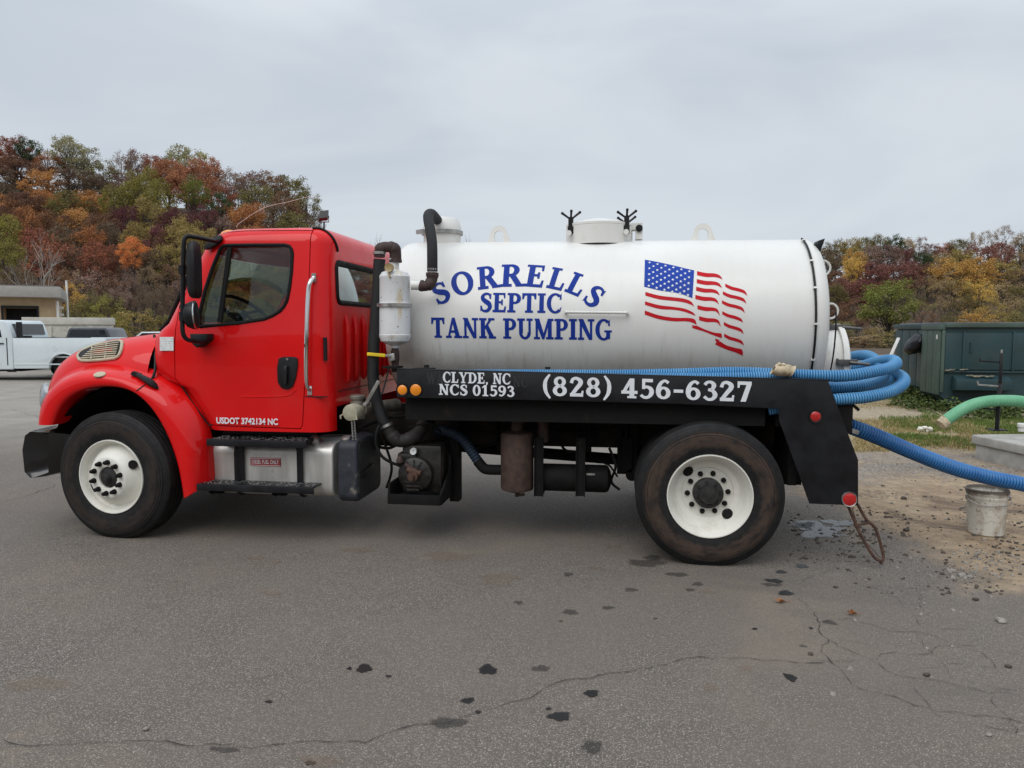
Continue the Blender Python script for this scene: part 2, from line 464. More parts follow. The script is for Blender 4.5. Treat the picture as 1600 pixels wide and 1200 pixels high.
# --- cracks
CRACK = pm('crack_mat', (.028, .025, .022), .95)
def crack(pts, w_=.010, jit=.02):
    P = [gz(*p) for p in pts]; P = resample(P, .045) + [P[-1]]
    r = random.Random(int(pts[0][0]*3+pts[0][1])); L_, R_ = [], []
    off = 0
    for i, p in enumerate(P):
        a = P[max(0, i-1)]; b = P[min(len(P)-1, i+1)]; tdir = (b-a).normalized(); nn = Vector((-tdir.y, tdir.x, 0))
        off = off*.72 + r.uniform(-jit, jit); q = p+nn*off
        w2 = w_*r.uniform(.10, .7)*r.choice((.5, .75, 1))*(1 if 0 < i < len(P)-1 else .2)
        L_.append(q+nn*w2/2+Vector((0, 0, .0055))); R_.append(q-nn*w2/2+Vector((0, 0, .0055)))
    mb = MB(); mb.grid([L_, R_]); o = mb.build('crack', CRACK, GR, ang=0, fix=False); return o
crack([(0,1161),(120,1163),(210,1165),(330,1162),(410,1163),(500,1166),(575,1162),(640,1142),(720,1120),(800,1098),(880,1068),(960,1050),(1040,1037),(1100,1028),(1180,1032),(1290,1036)], .011)
crack([(1246,931),(1262,948),(1282,972),(1295,1000),(1280,1020),(1296,1040),(1330,1070),(1400,1095),(1470,1112),(1560,1124),(1600,1130)], .010)
crack([(1295,1000),(1330,1020),(1370,1032),(1405,1055),(1460,1068),(1540,1085),(1600,1092)], .007)
crack([(1370,1032),(1400,1020),(1430,1025),(1480,1010),(1520,1015)], .006)
crack([(1282,972),(1330,968),(1390,985),(1450,992),(1500,1010),(1560,1018),(1600,1025)], .006)
crack([(1310,1000),(1345,1006),(1380,1012)], .005); crack([(1405,1055),(1450,1048),(1505,1038),(1552,1045),(1545,1025),(1520,1015)], .005)
crack([(1430,1075),(1440,1098),(1450,1118),(1520,1132),(1595,1146)], .005)
crack([(1246,931),(1256,905),(1290,890),(1330,893)], .005); crack([(1330,893),(1340,915),(1390,925),(1430,920),(1440,940),(1430,955)], .005)
crack([(1390,925),(1420,950),(1450,980),(1510,982)], .005); crack([(1552,1085),(1570,1110),(1590,1150)], .005)
crack([(1250,1030),(1300,1034),(1340,1034)], .005); crack([(1500,1062),(1560,1075),(1600,1078)], .005)
crack([(0,786),(40,776),(75,764),(88,757)], .014); crack([(960,842),(985,826),(1000,812)], .007)
crack([(20,640),(60,652),(100,660)], .02); crack([(1420,985),(1440,1005),(1470,1030),(1490,1062)], .004)

# --- loose stones: the bigger ones are things, the grit is stuff
ST1 = pm('stone_pale_mat', (.26, .235, .205), .85, var=.25, vs_=30, bump=.4, bs=90)
ST2 = pm('stone_dark_mat', (.075, .06, .048), .9, var=.35, vs_=30, bump=.4, bs=90)
def rock_verts(r, s):
    V = []
    for v in ((-1,-1,0),(1,-1,0),(1,1,0),(-1,1,0),(-.8,-.7,.9),(.75,-.8,1),(.7,.8,.8),(-.7,.75,1)):
        V.append(Vector((v[0]*r.uniform(.55, 1.05), v[1]*r.uniform(.55, 1.05), v[2]*r.uniform(.5, .95)-.12))*s)
    return V
RF = [(0,3,2,1),(4,5,6,7),(0,1,5,4),(1,2,6,5),(2,3,7,6),(3,0,4,7)]
for k, (px, py, wpx, m_, lab) in enumerate([
        (1565,972,15,ST1,'largest loose pale grey stone on the asphalt near the right edge'),
        (1525,938,9,ST2,'dark grey stone left of the largest pale stone'),
        (1503,900,12,ST1,'pale stone at the edge of the dirt below the bucket'),
        (1515,903,9,ST1,'smaller pale stone touching the pale one below the bucket'),
        (1472,897,8,ST2,'dark lump on the asphalt left of the pair of pale stones'),
        (1576,1055-12,9,ST2,'dark pebble at the end of the branching crack'),
        (228,1141,9,ST1,'single pale pebble above the long crack lower left'),
        (1267,1023,9,ST2,'dark pebble beside the fork of the long crack'),
        (1416,830,11,ST2,'black clod on the dirt right of the hanging step'),
        (1412,780,10,ST2,'brown clod on the dirt left of the bucket'),
        (1448,1056,10,ST2,'small grey pebble in the middle of the crack web'),
        (1545,1150,8,ST1,'pale pebble in the lower right corner')]):
    c = gz(px, py); s = wpx*(Vector((c.x, c.y, 0))-CAM).length/F/2
    bm = bmesh.new(); r = random.Random(k+90)
    vv = [bm.verts.new(v) for v in rock_verts(r, s)]
    for f in RF: bm.faces.new([vv[i] for i in f])
    bmesh.ops.bevel(bm, geom=bm.edges[:], offset=s*.32, segments=2, affect='EDGES', profile=.5, clamp_overlap=True)
    me = bpy.data.meshes.new('stone'); bm.to_mesh(me); bm.free(); me.materials.append(m_)
    for p in me.polygons: p.use_smooth = True
    o = bpy.data.objects.new('stone', me); COL.objects.link(o); o.location = (c.x, c.y, .004); o.rotation_euler = (0, 0, r.uniform(0, 6))
    tag(o, lab, 'stone', 'loose stones on the ground')
def grit(name, mat, boxes, seed, label, smin, smax):
    r = random.Random(seed); mb = MB()
    for (px0, px1, py0, py1, n) in boxes:
        for _ in range(n):
            cx, cy = r.uniform(px0, px1), r.uniform(py0, py1)
            c = gz(cx, cy)
            if mnoise.noise(Vector((c.x*2.1, c.y*2.1, 3))) < r.uniform(-.5, .25): continue
            s = smin*(smax/smin)**(r.random()**2.2)
            a = r.uniform(0, 6.28); ca, sa = math.cos(a), math.sin(a)
            V = [Vector((v.x*ca-v.y*sa+c.x, v.x*sa+v.y*ca+c.y, v.z+.002)) for v in rock_verts(r, s)]
            mb.add(V, RF)
    o = mb.build(name, mat, ang=0, fix=False); return tag(o, label, 'gravel', kind='stuff')
grit('gravel', ST1, [(1350,1600,690,780,700),(1340,1600,780,900,220),(1240,1600,860,960,60),(1480,1600,855,910,260),(1300,1600,950,1130,30)], 3, 'pale grit and small stones scattered over the dirt', .004, .017)
grit('gravel', ST2, [(1230,1600,790,880,900),(1350,1600,720,800,240),(1440,1600,840,930,300),(1250,1500,860,930,70),(1240,1420,800,850,300)], 5, 'dark crumbs and clods scattered over the dirt', .003, .019)

# --- two fallen leaves
LEAFM = pm('dry_leaf_mat', (.28, .11, .035), .8, var=.3, vs_=60)
for (px, py, lab, s) in [(1218,942,'curled reddish brown leaf on the asphalt behind the rear wheel', .035), (1330,961,'flat tan leaf on the cracked asphalt right of the curled one', .03)]:
    c = gz(px, py); r = random.Random(int(px)); mb = MB(); n = 22
    ring = []
    for j in range(n):
        a = 2*math.pi*j/n; k = s*(1.0 if j % 4 == 0 else (.5 if j % 2 else .7))*(1.4 if j in (0, 1, n-1) else 1)
        ring.append(Vector((c.x+k*math.cos(a), c.y+k*math.sin(a)*.9, .008+.022*abs(math.sin(a*1.5))*r.uniform(.6, 1.2))))
    mb.add([Vector((c.x, c.y, .007))]+ring, [(0, 1+j, 1+(j+1) % n) for j in range(n)])
    mb.tube([(c.x+s*1.2, c.y, .01), (c.x+s*1.9, c.y+.01, .012)], .0015, 5)
    o = mb.build('fallen_leaf', LEAFM, ang=60, fix=False); tag(o, lab, 'leaf', 'fallen leaves on the asphalt')

# ================================================================== TRUCK
from mathutils.bvhtree import BVHTree
YC = 1.21
def paint(name, col, rough=.28, coat=.5, dirt=.25, dcol=(.22, .17, .13), ds=2.2, var=.05, spec=.5):
    t = NT(name); n1 = t.noise(1.3, 5, .6); n2 = t.noise(ds, 9, .7); n3 = t.noise(220, 2, .6)
    c = t.mix(t.mr(n1, .3, .7), tuple(x*(1-var) for x in col), tuple(min(1, x*(1+var)) for x in col))
    f = t.math('MULTIPLY', t.mr(n2, .5, .8), dirt)
    spk = t.math('MULTIPLY', t.mr(t.noise(75, 3, .6), .70, .76), t.mr(n2, .4, .6)); f = t.math('MAXIMUM', f, t.math('MULTIPLY', spk, dirt*1.6))
    c = t.mix(f, c, dcol)
    r = t.mr(n2, .35, .8, rough-.06, rough+.22)
    t.bsdf(c, r, 0, coat, spec, t.bump(n3, .02, .001), coat_rough=.03); return t.mat
RED = paint('red_paint_mat', (.66, .005, .006), .34, .5, .13, (.22, .09, .07), spec=.12)
WHITE_WHEEL = paint('white_wheel_paint_mat', (.74, .72, .65), .45, .1, .5, (.35, .29, .22), 5)
BLACKP = pm('black_paint_mat', (.007, .0075, .0095), .48, var=.3, vs_=7, bump=.15, bs=160, dirt=((.07, .065, .06), .10, 9), spec=.35)
BLACKG = pm('gloss_black_mat', (.008, .008, .009), .18, coat=.4, dirt=((.06, .055, .05), .2, 6))
PLAST = pm('black_plastic_mat', (.008, .008, .009), .5, var=.2, bump=.12, bs=300, spec=.3)
RUBBER = pm('rubber_mat', (.008, .008, .008), .7, var=.3, vs_=14, bump=.25, bs=120, dirt=((.05, .045, .04), .12, 5), spec=.2)
UNDER = pm('underbody_mat', (.008, .0075, .0072), .75, var=.4, vs_=8, bump=.5, bs=40, dirt=((.04, .03, .023), .32, 6), spec=.2)
STEEL = pm('worn_steel_mat', (.42, .41, .39), .42, metal=.9, var=.2, vs_=14, dirt=((.16, .12, .09), .3, 12))
CHROME = pm('polished_steel_mat', (.68, .68, .67), .16, metal=1, var=.06)
ALU = pm('aluminium_tank_mat', (.60, .585, .55), .42, metal=.55, var=.18, vs_=6, dirt=((.22, .17, .12), .38, 3.2), stretch=(1, 1, .25))
RUST = pm('rusty_iron_mat', (.085, .042, .028), .85, var=.4, vs_=18, bump=.6, bs=70, dirt=((.17, .085, .045), .3, 14))
RUSTPIPE = pm('dark_rusty_pipe_mat', (.05, .028, .024), .7, var=.4, vs_=22, bump=.4, bs=90, dirt=((.14, .05, .025), .25, 20))
AMBER = pm('amber_lens_mat', (.85, .26, .01), .22, coat=.5, var=.1)
REDL = pm('red_lens_mat', (.42, .012, .012), .2, coat=.5, var=.1)
TANB = pm('beige_plastic_mat', (.48, .42, .30), .5, var=.1, dirt=((.22, .18, .12), .25, 20))
BLUEDK = pm('blue_grey_paint_mat', (.021, .024, .033), .6, var=.3, vs_=12, dirt=((.24, .21, .17), .38, 9), bump=.2)
WHITEM = pm('white_letter_mat', (.72, .74, .77), .5, var=.04)
BLUEL = pm('blue_letter_mat', (.006, .032, .26), .6, var=.06, spec=.2)
REDF = pm('flag_red_mat', (.50, .006, .014), .6, var=.06, spec=.2)
YEL = pm('yellow_grip_mat', (.80, .55, .02), .45)
def white_tank(name):
    t = NT(name); X, Y, Z = t.sep()
    n1 = t.noise(.9, 5, .6); st = t.noise(7, 8, .7, stretch=(3.2, .5, .22)); sp = t.noise(48, 4, .65); lo = t.noise(1.6, 6, .65)
    c = t.mix(t.mr(n1, .3, .7), (.68, .665, .625), (.74, .73, .70))
    # run-off streaks and splash specks, thick along the wet lower flank and thinning out upwards
    low = t.math('ADD', t.mr(Z, 1.86, 1.36, 0, 1), t.math('MULTIPLY', t.math('SUBTRACT', lo, .5), .8))
    front = t.mr(X, -1.0, -2.4)
    streak = t.math('MULTIPLY', t.mr(st, .50, .74), t.mr(low, .1, 1.0, .06, .5))
    spk = t.math('MULTIPLY', t.mr(sp, .62, .69), t.mr(low, .35, 1.1, 0, .85))
    spk = t.math('MULTIPLY', spk, t.mr(front, 0, 1, .25, 1))
    c = t.mix(streak, c, (.40, .36, .30)); c = t.mix(spk, c, (.17, .12, .085))
    mud = t.math('MULTIPLY', t.mr(t.math('ADD', low, t.math('MULTIPLY', lo, .5)), .95, 1.45), t.mr(front, 0, 1, .35, .9))
    c = t.mix(mud, c, (.40, .345, .27))
    rs = t.math('MULTIPLY', t.mr(t.noise(9, 6, .7), .64, .74), t.mr(low, .6, 1.1)); c = t.mix(t.math('MULTIPLY', rs, .8), c, (.45, .22, .06))
    t.bsdf(c, t.mr(st, .3, .7, .32, .5), 0, .25, .5, t.bump(t.noise(2.2, 2), .06, .02), coat_rough=.12); return t.mat
TANKW = white_tank('white_tank_paint_mat')
WHITEP = paint('white_steel_mat', (.72, .71, .67), .4, .15, .4, (.34, .24, .14), 6)
def glass_mat(name, tint, refl=.9, mult=1.35):
    t = NT(name); fr = t.n('ShaderNodeFresnel'); fr.inputs['IOR'].default_value = 1.5
    tr = t.n('ShaderNodeBsdfTransparent'); tr.inputs[0].default_value = (*tint, 1)
    gl = t.n('ShaderNodeBsdfGlossy'); gl.inputs['Roughness'].default_value = .03; gl.inputs[0].default_value = (refl*.82, refl, refl*.99, 1)
    ms = t.n('ShaderNodeMixShader'); t.l(t.math('MULTIPLY', fr.outputs[0], mult), ms.inputs[0]); t.l(tr.outputs[0], ms.inputs[1]); t.l(gl.outputs[0], ms.inputs[2])
    t.l(ms.outputs[0], t.out.inputs[0]); return t.mat
GLASS = glass_mat('tinted_glass_mat', (.90, .94, .93)); GLASS2 = glass_mat('clear_glass_mat', (.90, .93, .92), .6, .7); LENSG = glass_mat('lens_glass_mat', (.85, .88, .9))
DKGLASS = pm('dark_glass_mat', (.02, .024, .028), .06, coat=.6)

TRUCK = empty('tank_truck', (-2.2, YC, 0), 'red cab septic tank truck with white tank and black side skirt', 'truck')
def part(mb, name, mat, parent=None, **kw): return mb.build(name, mat, parent or TRUCK, **kw)
def bvh_of(o):
    bpy.context.view_layer.update()
    dg = bpy.context.evaluated_depsgraph_get(); ev = o.evaluated_get(dg); me = ev.to_mesh()
    mw = wmat(o)
    b = BVHTree.FromPolygons([mw @ v.co for v in me.vertices], [p.vertices[:] for p in me.polygons]); ev.to_mesh_clear(); return b
def hit(px, py, b, lift=0.):
    d = ray(px, py).normalized(); r = b.ray_cast(CAM, d)
    if r[0] is None:
        print('MISS', px, py); r = b.find_nearest(at(px, py, .3))
    n = r[1]; n = -n if n.dot(d) > 0 else n
    return r[0]+n*lift, n
def boolean(a, b, op):
    oa = bpy.data.objects.new('tmp', a); ob = bpy.data.objects.new('tmp', b); COL.objects.link(oa); COL.objects.link(ob)
    m = oa.modifiers.new('b', 'BOOLEAN'); m.object = ob; m.operation = op; m.solver = 'EXACT'
    bpy.context.view_layer.update(); dg = bpy.context.evaluated_depsgraph_get()
    me = bpy.data.meshes.new_from_object(oa.evaluated_get(dg))
    bpy.data.objects.remove(oa); bpy.data.objects.remove(ob); return me
def meshobj(me, name, mats, parent, ang=30):
    me.materials.clear()
    for m in mats: me.materials.append(m)
    me.polygons.foreach_set('use_smooth', [True]*len(me.polygons)); me.set_sharp_from_angle(angle=math.radians(ang))
    o = bpy.data.objects.new(name, me); COL.objects.link(o); setp(o, parent or TRUCK); return o

# ------------------------------------------------------------------ cab
def side_y(z): return interp([(1.45, .12), (1.6, .128), (2.3, .20), (2.6, .24)], z)
def sp(px, py, lift=0.):
    Y = .14
    for _ in range(5): p = at(px, py, Y); Y = side_y(p.z)
    p = at(px, py, Y); p.y -= lift; return p
FRONT = [(.86, -3.90), (1.0, -3.98), (1.2, -4.12), (1.27, -4.30), (1.34, -4.38), (1.58, -4.38), (1.66, -4.33), (1.72, -4.26), (2.06, -4.09), (2.30, -3.97), (2.46, -3.89)]
ZT, RTOP = 2.34, .135
def cab_ring(z, ins=0.):
    i2 = 0.
    zz = min(z, ZT)
    if z > ZT: i2 = RTOP - math.sqrt(max(0, RTOP**2-(z-ZT)**2))
    xf = interp(FRONT, z)+ins+i2; xr = -2.825-.02*max(0, z-1.6)-ins-i2
    y0 = side_y(zz)+ins+i2; y1 = 2*YC-y0
    rf, rr = .22-ins*.5, .15-ins*.5
    P = []
    def arc(cx, cy, r, a0, a1, n=8):
        for k in range(n+1):
            a = math.radians(lerp(a0, a1, k/n)); P.append(Vector((cx+r*math.cos(a), cy+r*math.sin(a), z)))
    arc(xr-rr, y0+rr, rr, 0, -90)
    for k in range(1, 12): P.append(Vector((lerp(xr-rr, xf+rf, k/12), y0-.006*math.sin(math.pi*k/12), z)))
    arc(xf+rf, y0+rf, rf, -90, -180)
    bul = .13*sstep(1.5, 1.75, z)
    half = (y1-y0)/2-rf
    for k in range(1, 10):
        y = lerp(y0+rf, y1-rf, k/10); P.append(Vector((xf-bul*(1-((y-YC)/half)**2), y, z)))
    arc(xf+rf, y1-rf, rf, 180, 90)
    for k in range(1, 12): P.append(Vector((lerp(xf+rf, xr-rr, k/12), y1+.006*math.sin(math.pi*k/12), z)))
    arc(xr-rr, y1-rr, rr, 90, 0)
    return P
def cab_solid(levels, ins, mi):
    mb = MB(); rows = [cab_ring(z, ins) for z in levels]; n = len(rows[0])
    mb.grid(rows, mi, cv=True)
    k = len(rows); mb.add(rows[0], [tuple(range(n))], mi); mb.add(rows[-1], [tuple(range(n))], mi)
    me = mb.mesh('tmp', ang=0, fix=False)
    bm = bmesh.new(); bm.from_mesh(me); bmesh.ops.remove_doubles(bm, verts=bm.verts, dist=1e-4); bmesh.ops.recalc_face_normals(bm, faces=bm.faces); bm.to_mesh(me); bm.free()
    return me
lv = [.872, 1.0, 1.1, 1.2, 1.27, 1.34, 1.46, 1.58, 1.66, 1.72, 1.85, 2.0, 2.1, 2.2, ZT]+[ZT+RTOP*math.sin(math.radians(a)) for a in (12, 25, 38, 50, 62, 72, 80, 86)]
outer = cab_solid(lv, 0, 0)
inner = cab_solid([.96, 1.1, 1.2, 1.27, 1.34, 1.46, 1.58, 1.66, 1.72, 1.85, 2.0, 2.1, 2.2, ZT, 2.37, 2.395], .05, 1)
def cutter(mb): return mb.mesh('tmp', ang=0)
WIN = [(311,513),(310,490),(318,455),(330,418),(343,387),(349,382),(356,381),(400,380.5),(446,380.5),(454,383),(458,389),(459.5,397),(458,425),(455,450),(451,470),(446,480),(439,488),(428,495),(414,501),(372,507.5)]
WINXZ = [(sp(*p).x, sp(*p).z) for p in WIN]
shell = boolean(outer, inner, 'DIFFERENCE')
mb = MB(); mb.pxz(WINXZ, -.5, .6); shell = boolean(shell, cutter(mb), 'DIFFERENCE')
mb = MB(); mb.pxz(WINXZ, 1.8, 3.0); shell = boolean(shell, cutter(mb), 'DIFFERENCE')
# rear window, windshield, open underside behind the doors
mb = MB(); mb.box(-3.05, -2.6, .335, 2*YC-.335, 1.885, 2.205); cw = cutter(mb)
bm = bmesh.new(); bm.from_mesh(cw); bmesh.ops.bevel(bm, geom=[e for e in bm.edges if abs((e.verts[0].co-e.verts[1].co).normalized().x) > .9], offset=.06, segments=5, affect='EDGES', profile=.5); bm.to_mesh(cw); bm.free()
shell = boolean(shell, cw, 'DIFFERENCE')
mb = MB(); zb, zt_ = 1.70, 2.30
mb.prism([(-5.0, .34, zb), (-4.1, .34, zb), (-3.80, .34, zt_), (-5.0, .34, zt_)], [(-5.0, 2*YC-.34, zb), (-4.1, 2*YC-.34, zb), (-3.80, 2*YC-.34, zt_), (-5.0, 2*YC-.34, zt_)])
shell = boolean(shell, cutter(mb), 'DIFFERENCE')
mb = MB(); mb.box(-3.95, -2.5, .27, 2*YC-.27, .7, 1.062); shell = boolean(shell, cutter(mb), 'DIFFERENCE')
# doors are cut out of the shell with a real gap
DOOR = [(273,590),(272.5,538),(276,480),(289,437),(313,388),(334,367),(352,361),(380,359),(486.5,358.5),(483,460),(479,560),(473.5,664),(470,670.5),(322,665),(318,660),(300,635),(281,606)]
DXZ = [(sp(*p).x, sp(*p).z) for p in DOOR]
def shrink(P, d):
    out = []; n = len(P)
    A = sum(P[i][0]*P[(i+1) % n][1]-P[(i+1) % n][0]*P[i][1] for i in range(n)); sg = 1 if A > 0 else -1
    for i in range(n):
        a, b, c = Vector(P[i-1]), Vector(P[i]), Vector(P[(i+1) % n])
        n1 = (b-a).normalized(); n2 = (c-b).normalized(); nn = Vector((-(n1.y+n2.y), n1.x+n2.x))*sg
        nn.normalize(); k = d/max(.4, nn.dot(Vector((-n1.y, n1.x))*sg)); out.append(tuple(b+nn*k))
    return out
shell2 = shell.copy()
mb = MB(); mb.pxz(DXZ, -.5, .45); c1 = cutter(mb)
mb = MB(); mb.pxz(shrink(DXZ, .007), -.5, .40); c2 = cutter(mb)
cab_me = boolean(shell, c1, 'DIFFERENCE')
door_me = boolean(shell2, c2, 'INTERSECT')
INTERIOR = pm('cab_lining_mat', (.05, .052, .055), .8, var=.2)
CAB = meshobj(cab_me, 'cab', [RED, INTERIOR], None)
DOORO = meshobj(door_me, 'door', [RED, INTERIOR], None); tag(DOORO, 'red driver door with white registration number')
BDOOR = bvh_of(DOORO); BCAB = bvh_of(CAB)
# dark gasket behind the door gap
mb = MB(); P = [Vector((x, side_y(z)+.028, z)) for x, z in DXZ if z < 2.28]; P = P[-3:]+P[:-3] if False else P; k = max(range(len(P)), key=lambda i: (P[(i+1) % len(P)]-P[i]).length if P[i].z > 2 else 0); P = P[k+1:]+P[:k+1]; P = [p+Vector((0, .012, 0)) for p in P]; mb.tube(P, .006, 6); part(mb, 'door_gasket', RUBBER, DOORO)
# glazing
def seal_path(XZ, off): return [Vector((x, side_y(z)+off, z)) for x, z in XZ]
mb = MB(); mb.tube(seal_path(shrink(WINXZ, .012), -.003), .0145, 8, closed=True, flat=1); part(mb, 'window_seal', RUBBER, DOORO)
mb = MB(); G = seal_path(WINXZ, .02); mb.add(G, [tuple(range(len(G)))]); part(mb, 'window_glass', GLASS, DOORO, ang=0)
a, b = sp(359,386), sp(343,504)
mb = MB(); mb.bar(a+Vector((0, .004, 0)), b+Vector((0, .004, 0)), .02, .034, up=(1, 0, 0)); part(mb, 'window_divider', RUBBER, DOORO)
def mir(v): return Vector((v.x, 2*YC-v.y, v.z))
mb = MB(); mb.tube([mir(p) for p in seal_path(shrink(WINXZ, .012), -.004)], .021, 8, closed=True); part(mb, 'window_seal', RUBBER, CAB)
mb = MB(); G = [mir(p) for p in G]; mb.add(G, [tuple(range(len(G)))]); part(mb, 'window_glass', GLASS2, CAB, ang=0)
rw = lambda y, z, x=-2.835: Vector((x-.02*max(0, z-1.6), y, z))
def rrect(y0, y1, z0, z1, r, n=5):
    P = []
    for cy, cz, a0 in ((y1-r, z1-r, 0), (y0+r, z1-r, 90), (y0+r, z0+r, 180), (y1-r, z0+r, 270)):
        for k in range(n+1):
            a = math.radians(a0+90*k/n); P.append((cy+r*math.cos(a), cz+r*math.sin(a)))
    return P
RR = rrect(.335, 2*YC-.335, 1.885, 2.205, .06)
mb = MB(); mb.tube([rw(y, z, -2.828) for y, z in RR], .022, 8, closed=True); part(mb, 'rear_window_seal', RUBBER, CAB)
mb = MB(); mb.add([rw(y, z, -2.85) for y, z in RR], [tuple(range(len(RR)))]); part(mb, 'rear_window_glass', GLASS, CAB, ang=0)
ws = [[Vector((interp(FRONT, z)+.03-.13*(1-((y-YC)/.75)**2), y, z)) for y in [lerp(.32, 2*YC-.32, k/10) for k in range(11)]] for z in (1.69, 1.9, 2.1, 2.31)]
mb = MB(); mb.grid(ws); part(mb, 'windshield', GLASS2, CAB)
# black windshield edge seen along the A pillar
for s_ in (0, 1):
    mb = MB()
    P = [Vector((interp(FRONT, z)-.012, .30, z)) for z in (1.66, 1.75, 1.9, 2.06, 2.2)]
    mb.tube([mir(p) for p in P] if s_ else P, .017, 8)
    part(mb, 'windshield_seal', RUBBER, CAB)
# roof drip moulding at the rear corner
P = [sp(489,356)+Vector((0, .03, -.0)), ]
mb = MB(); ring = [hit(px, py, BCAB, .004)[0] for px, py in ((488.5,357.8),(497,358),(506,360.5),(515,367),(521,375),(525,384),(527,393))]; ring = spline(ring, 4)
for a in ():
    z = ZT+RTOP*math.sin(math.radians(90-a*.98)); i2 = RTOP-math.sqrt(max(0, RTOP**2-(z-ZT)**2))
    ring.append(Vector((-2.975+.115*math.sin(math.radians(a)), side_y(ZT)+i2-.004+.03*math.sin(math.radians(a)), z+.004)))
mb.tube(ring, .011, 8); part(mb, 'roof_moulding', RUBBER, CAB)
# pressed ribs and seam on the cab back
mb0 = MB()
for k, px in enumerate((541, 554, 567, 590, 604)):
    p = atx(px, 530, -2.826); z0, z1 = 1.23+.004*k, 1.79
    mb = MB(); mb.tube([(-2.832, p.y, z0), (-2.816, p.y, z0+.03), (-2.813, p.y, z0+.1), (-2.813, p.y, z1-.08), (-2.832, p.y, z1)], [.012, .022, .024, .024, .012], 8)
    part(mb, 'pressed_rib', RED, CAB)
for k in range(4):
    y = 1.15+k*.27; mb = MB(); mb.tube([(-2.832, y, 1.23), (-2.816, y, 1.26), (-2.813, y, 1.33), (-2.813, y, 1.71), (-2.832, y, 1.79)], [.012, .022, .024, .024, .012], 8); part(mb, 'pressed_rib', RED, CAB)
mb = MB(); mb.box(-2.829, -2.8215, .30, 2*YC-.30, 1.176, 1.183); part(mb, 'back_seam', PLAST, CAB)
mb = MB(); z = sp(500, 620).z
mb.box(-3.02, -2.84, side_y(z)-.0035, side_y(z)+.02, z-.0035, z+.0035); part(mb, 'corner_seam', PLAST, CAB)
p = atx(524.5, 540, -2.83)
mb = MB(); mb.tube([(-2.862, .152, 1.43), (-2.862, .152, 1.61)], .016, 8); part(mb, 'corner_vent', PLAST, CAB)
# door handle
mb = MB(); hp = [(436,560),(443,557.5),(460,557.5),(465.5,560),(466,570),(463,590),(458,604),(450,608.5),(440,606),(434.5,597),(433.5,575)]
Q = [hit(*p, BDOOR, 0)[0] for p in hp]
mb.prism([q+Vector((0, .012, 0)) for q in Q], [q-Vector((0, .012, 0)) for q in Q]); H = part(mb, 'door_handle', PLAST, DOORO, bevel=.005)
tag(H, 'black recessed door handle cup')
a, b = hit(449.5, 571, BDOOR)[0], hit(448.5, 600, BDOOR)[0]
mb = MB(); mb.bar(a-Vector((0, .028, 0)), b-Vector((0, .028, 0)), .03, .028, up=(1, 0, 0)); part(mb, 'door_pull', BLACKG, DOORO, bevel=.008)
a = hit(450, 561, BDOOR)[0]; mb = MB(); mb.cyl(a-Vector((0, .01, 0)), a-Vector((0, .017, 0)), .009); part(mb, 'door_lock', STEEL, DOORO)
# crease low on the door
P = [hit(px, py, BDOOR, -.002)[0] for px, py in ((375,619.5),(400,620),(430,619.5),(450,617.5),(460,612),(463,607))]
mb = MB(); mb.tube(spline(P, 5), [.002]+[.007]*(5*5-1)+[.002], 6, flat=1); part(mb, 'door_crease', RED, DOORO)
# grab handle
P = [hit(491, 434, BCAB)[0], hit(489.5, 440, BCAB)[0]-Vector((0, .05, 0)), sp(486, 460)-Vector((0, .055, 0)), sp(483.5, 530)-Vector((0, .055, 0)), sp(483, 596)-Vector((0, .05, 0)), sp(485, 610)+Vector((0, 0, 0))]
mb = MB(); mb.tube(spline(P, 8), .016, 10)
for p in ((491, 434), (484.5, 610)):
    q = sp(*p); mb.obox(q-Vector((0, .004, 0)), (.018, 0, 0), (0, .006, 0), (0, 0, .035))
part(mb, 'grab_handle', CHROME, CAB, bevel=0)
# amber roof marker lamps, antenna, flood lamp
for k, y in enumerate((.42, .85, 1.21, 1.57, 2.0)):
    mb = MB(); mb.ball((-3.78+.02*k*(4-k)/4*0, y, 2.435), (.085, .035, .05), 14); part(mb, 'roof_marker_lamp', AMBER, CAB)
a0 = at(366, 351, .75); mb = MB()
P = spline([at(370, 355, .9), at(375, 348, .9), at(412, 325, .9), at(450, 315.5, .9), at(482, 307.5, .9), at(497, 305, .9)], 6); mb.tube(P, [.0022-.001*k/(len(P)-1) for k in range(len(P))], 6); part(mb, 'antenna', WHITEP, CAB)
fl = at(506, 337, 1.5); mb = MB()
mb.obox(fl, (.038, .015, .006), (-.012, .03, -.01), (.0, .012, .036)); mb.tube([fl+Vector((-.048, 0, -.0)), fl+Vector((-.048, 0, -.06)), fl+Vector((.048, 0, -.06)), fl+Vector((.048, 0, 0))], .005, 6); mb.cyl(fl+Vector((0, 0, -.06)), (fl.x, fl.y, 2.44), .008)
part(mb, 'flood_lamp', pm('lamp_grey_mat', (.03, .032, .033), .5), CAB)
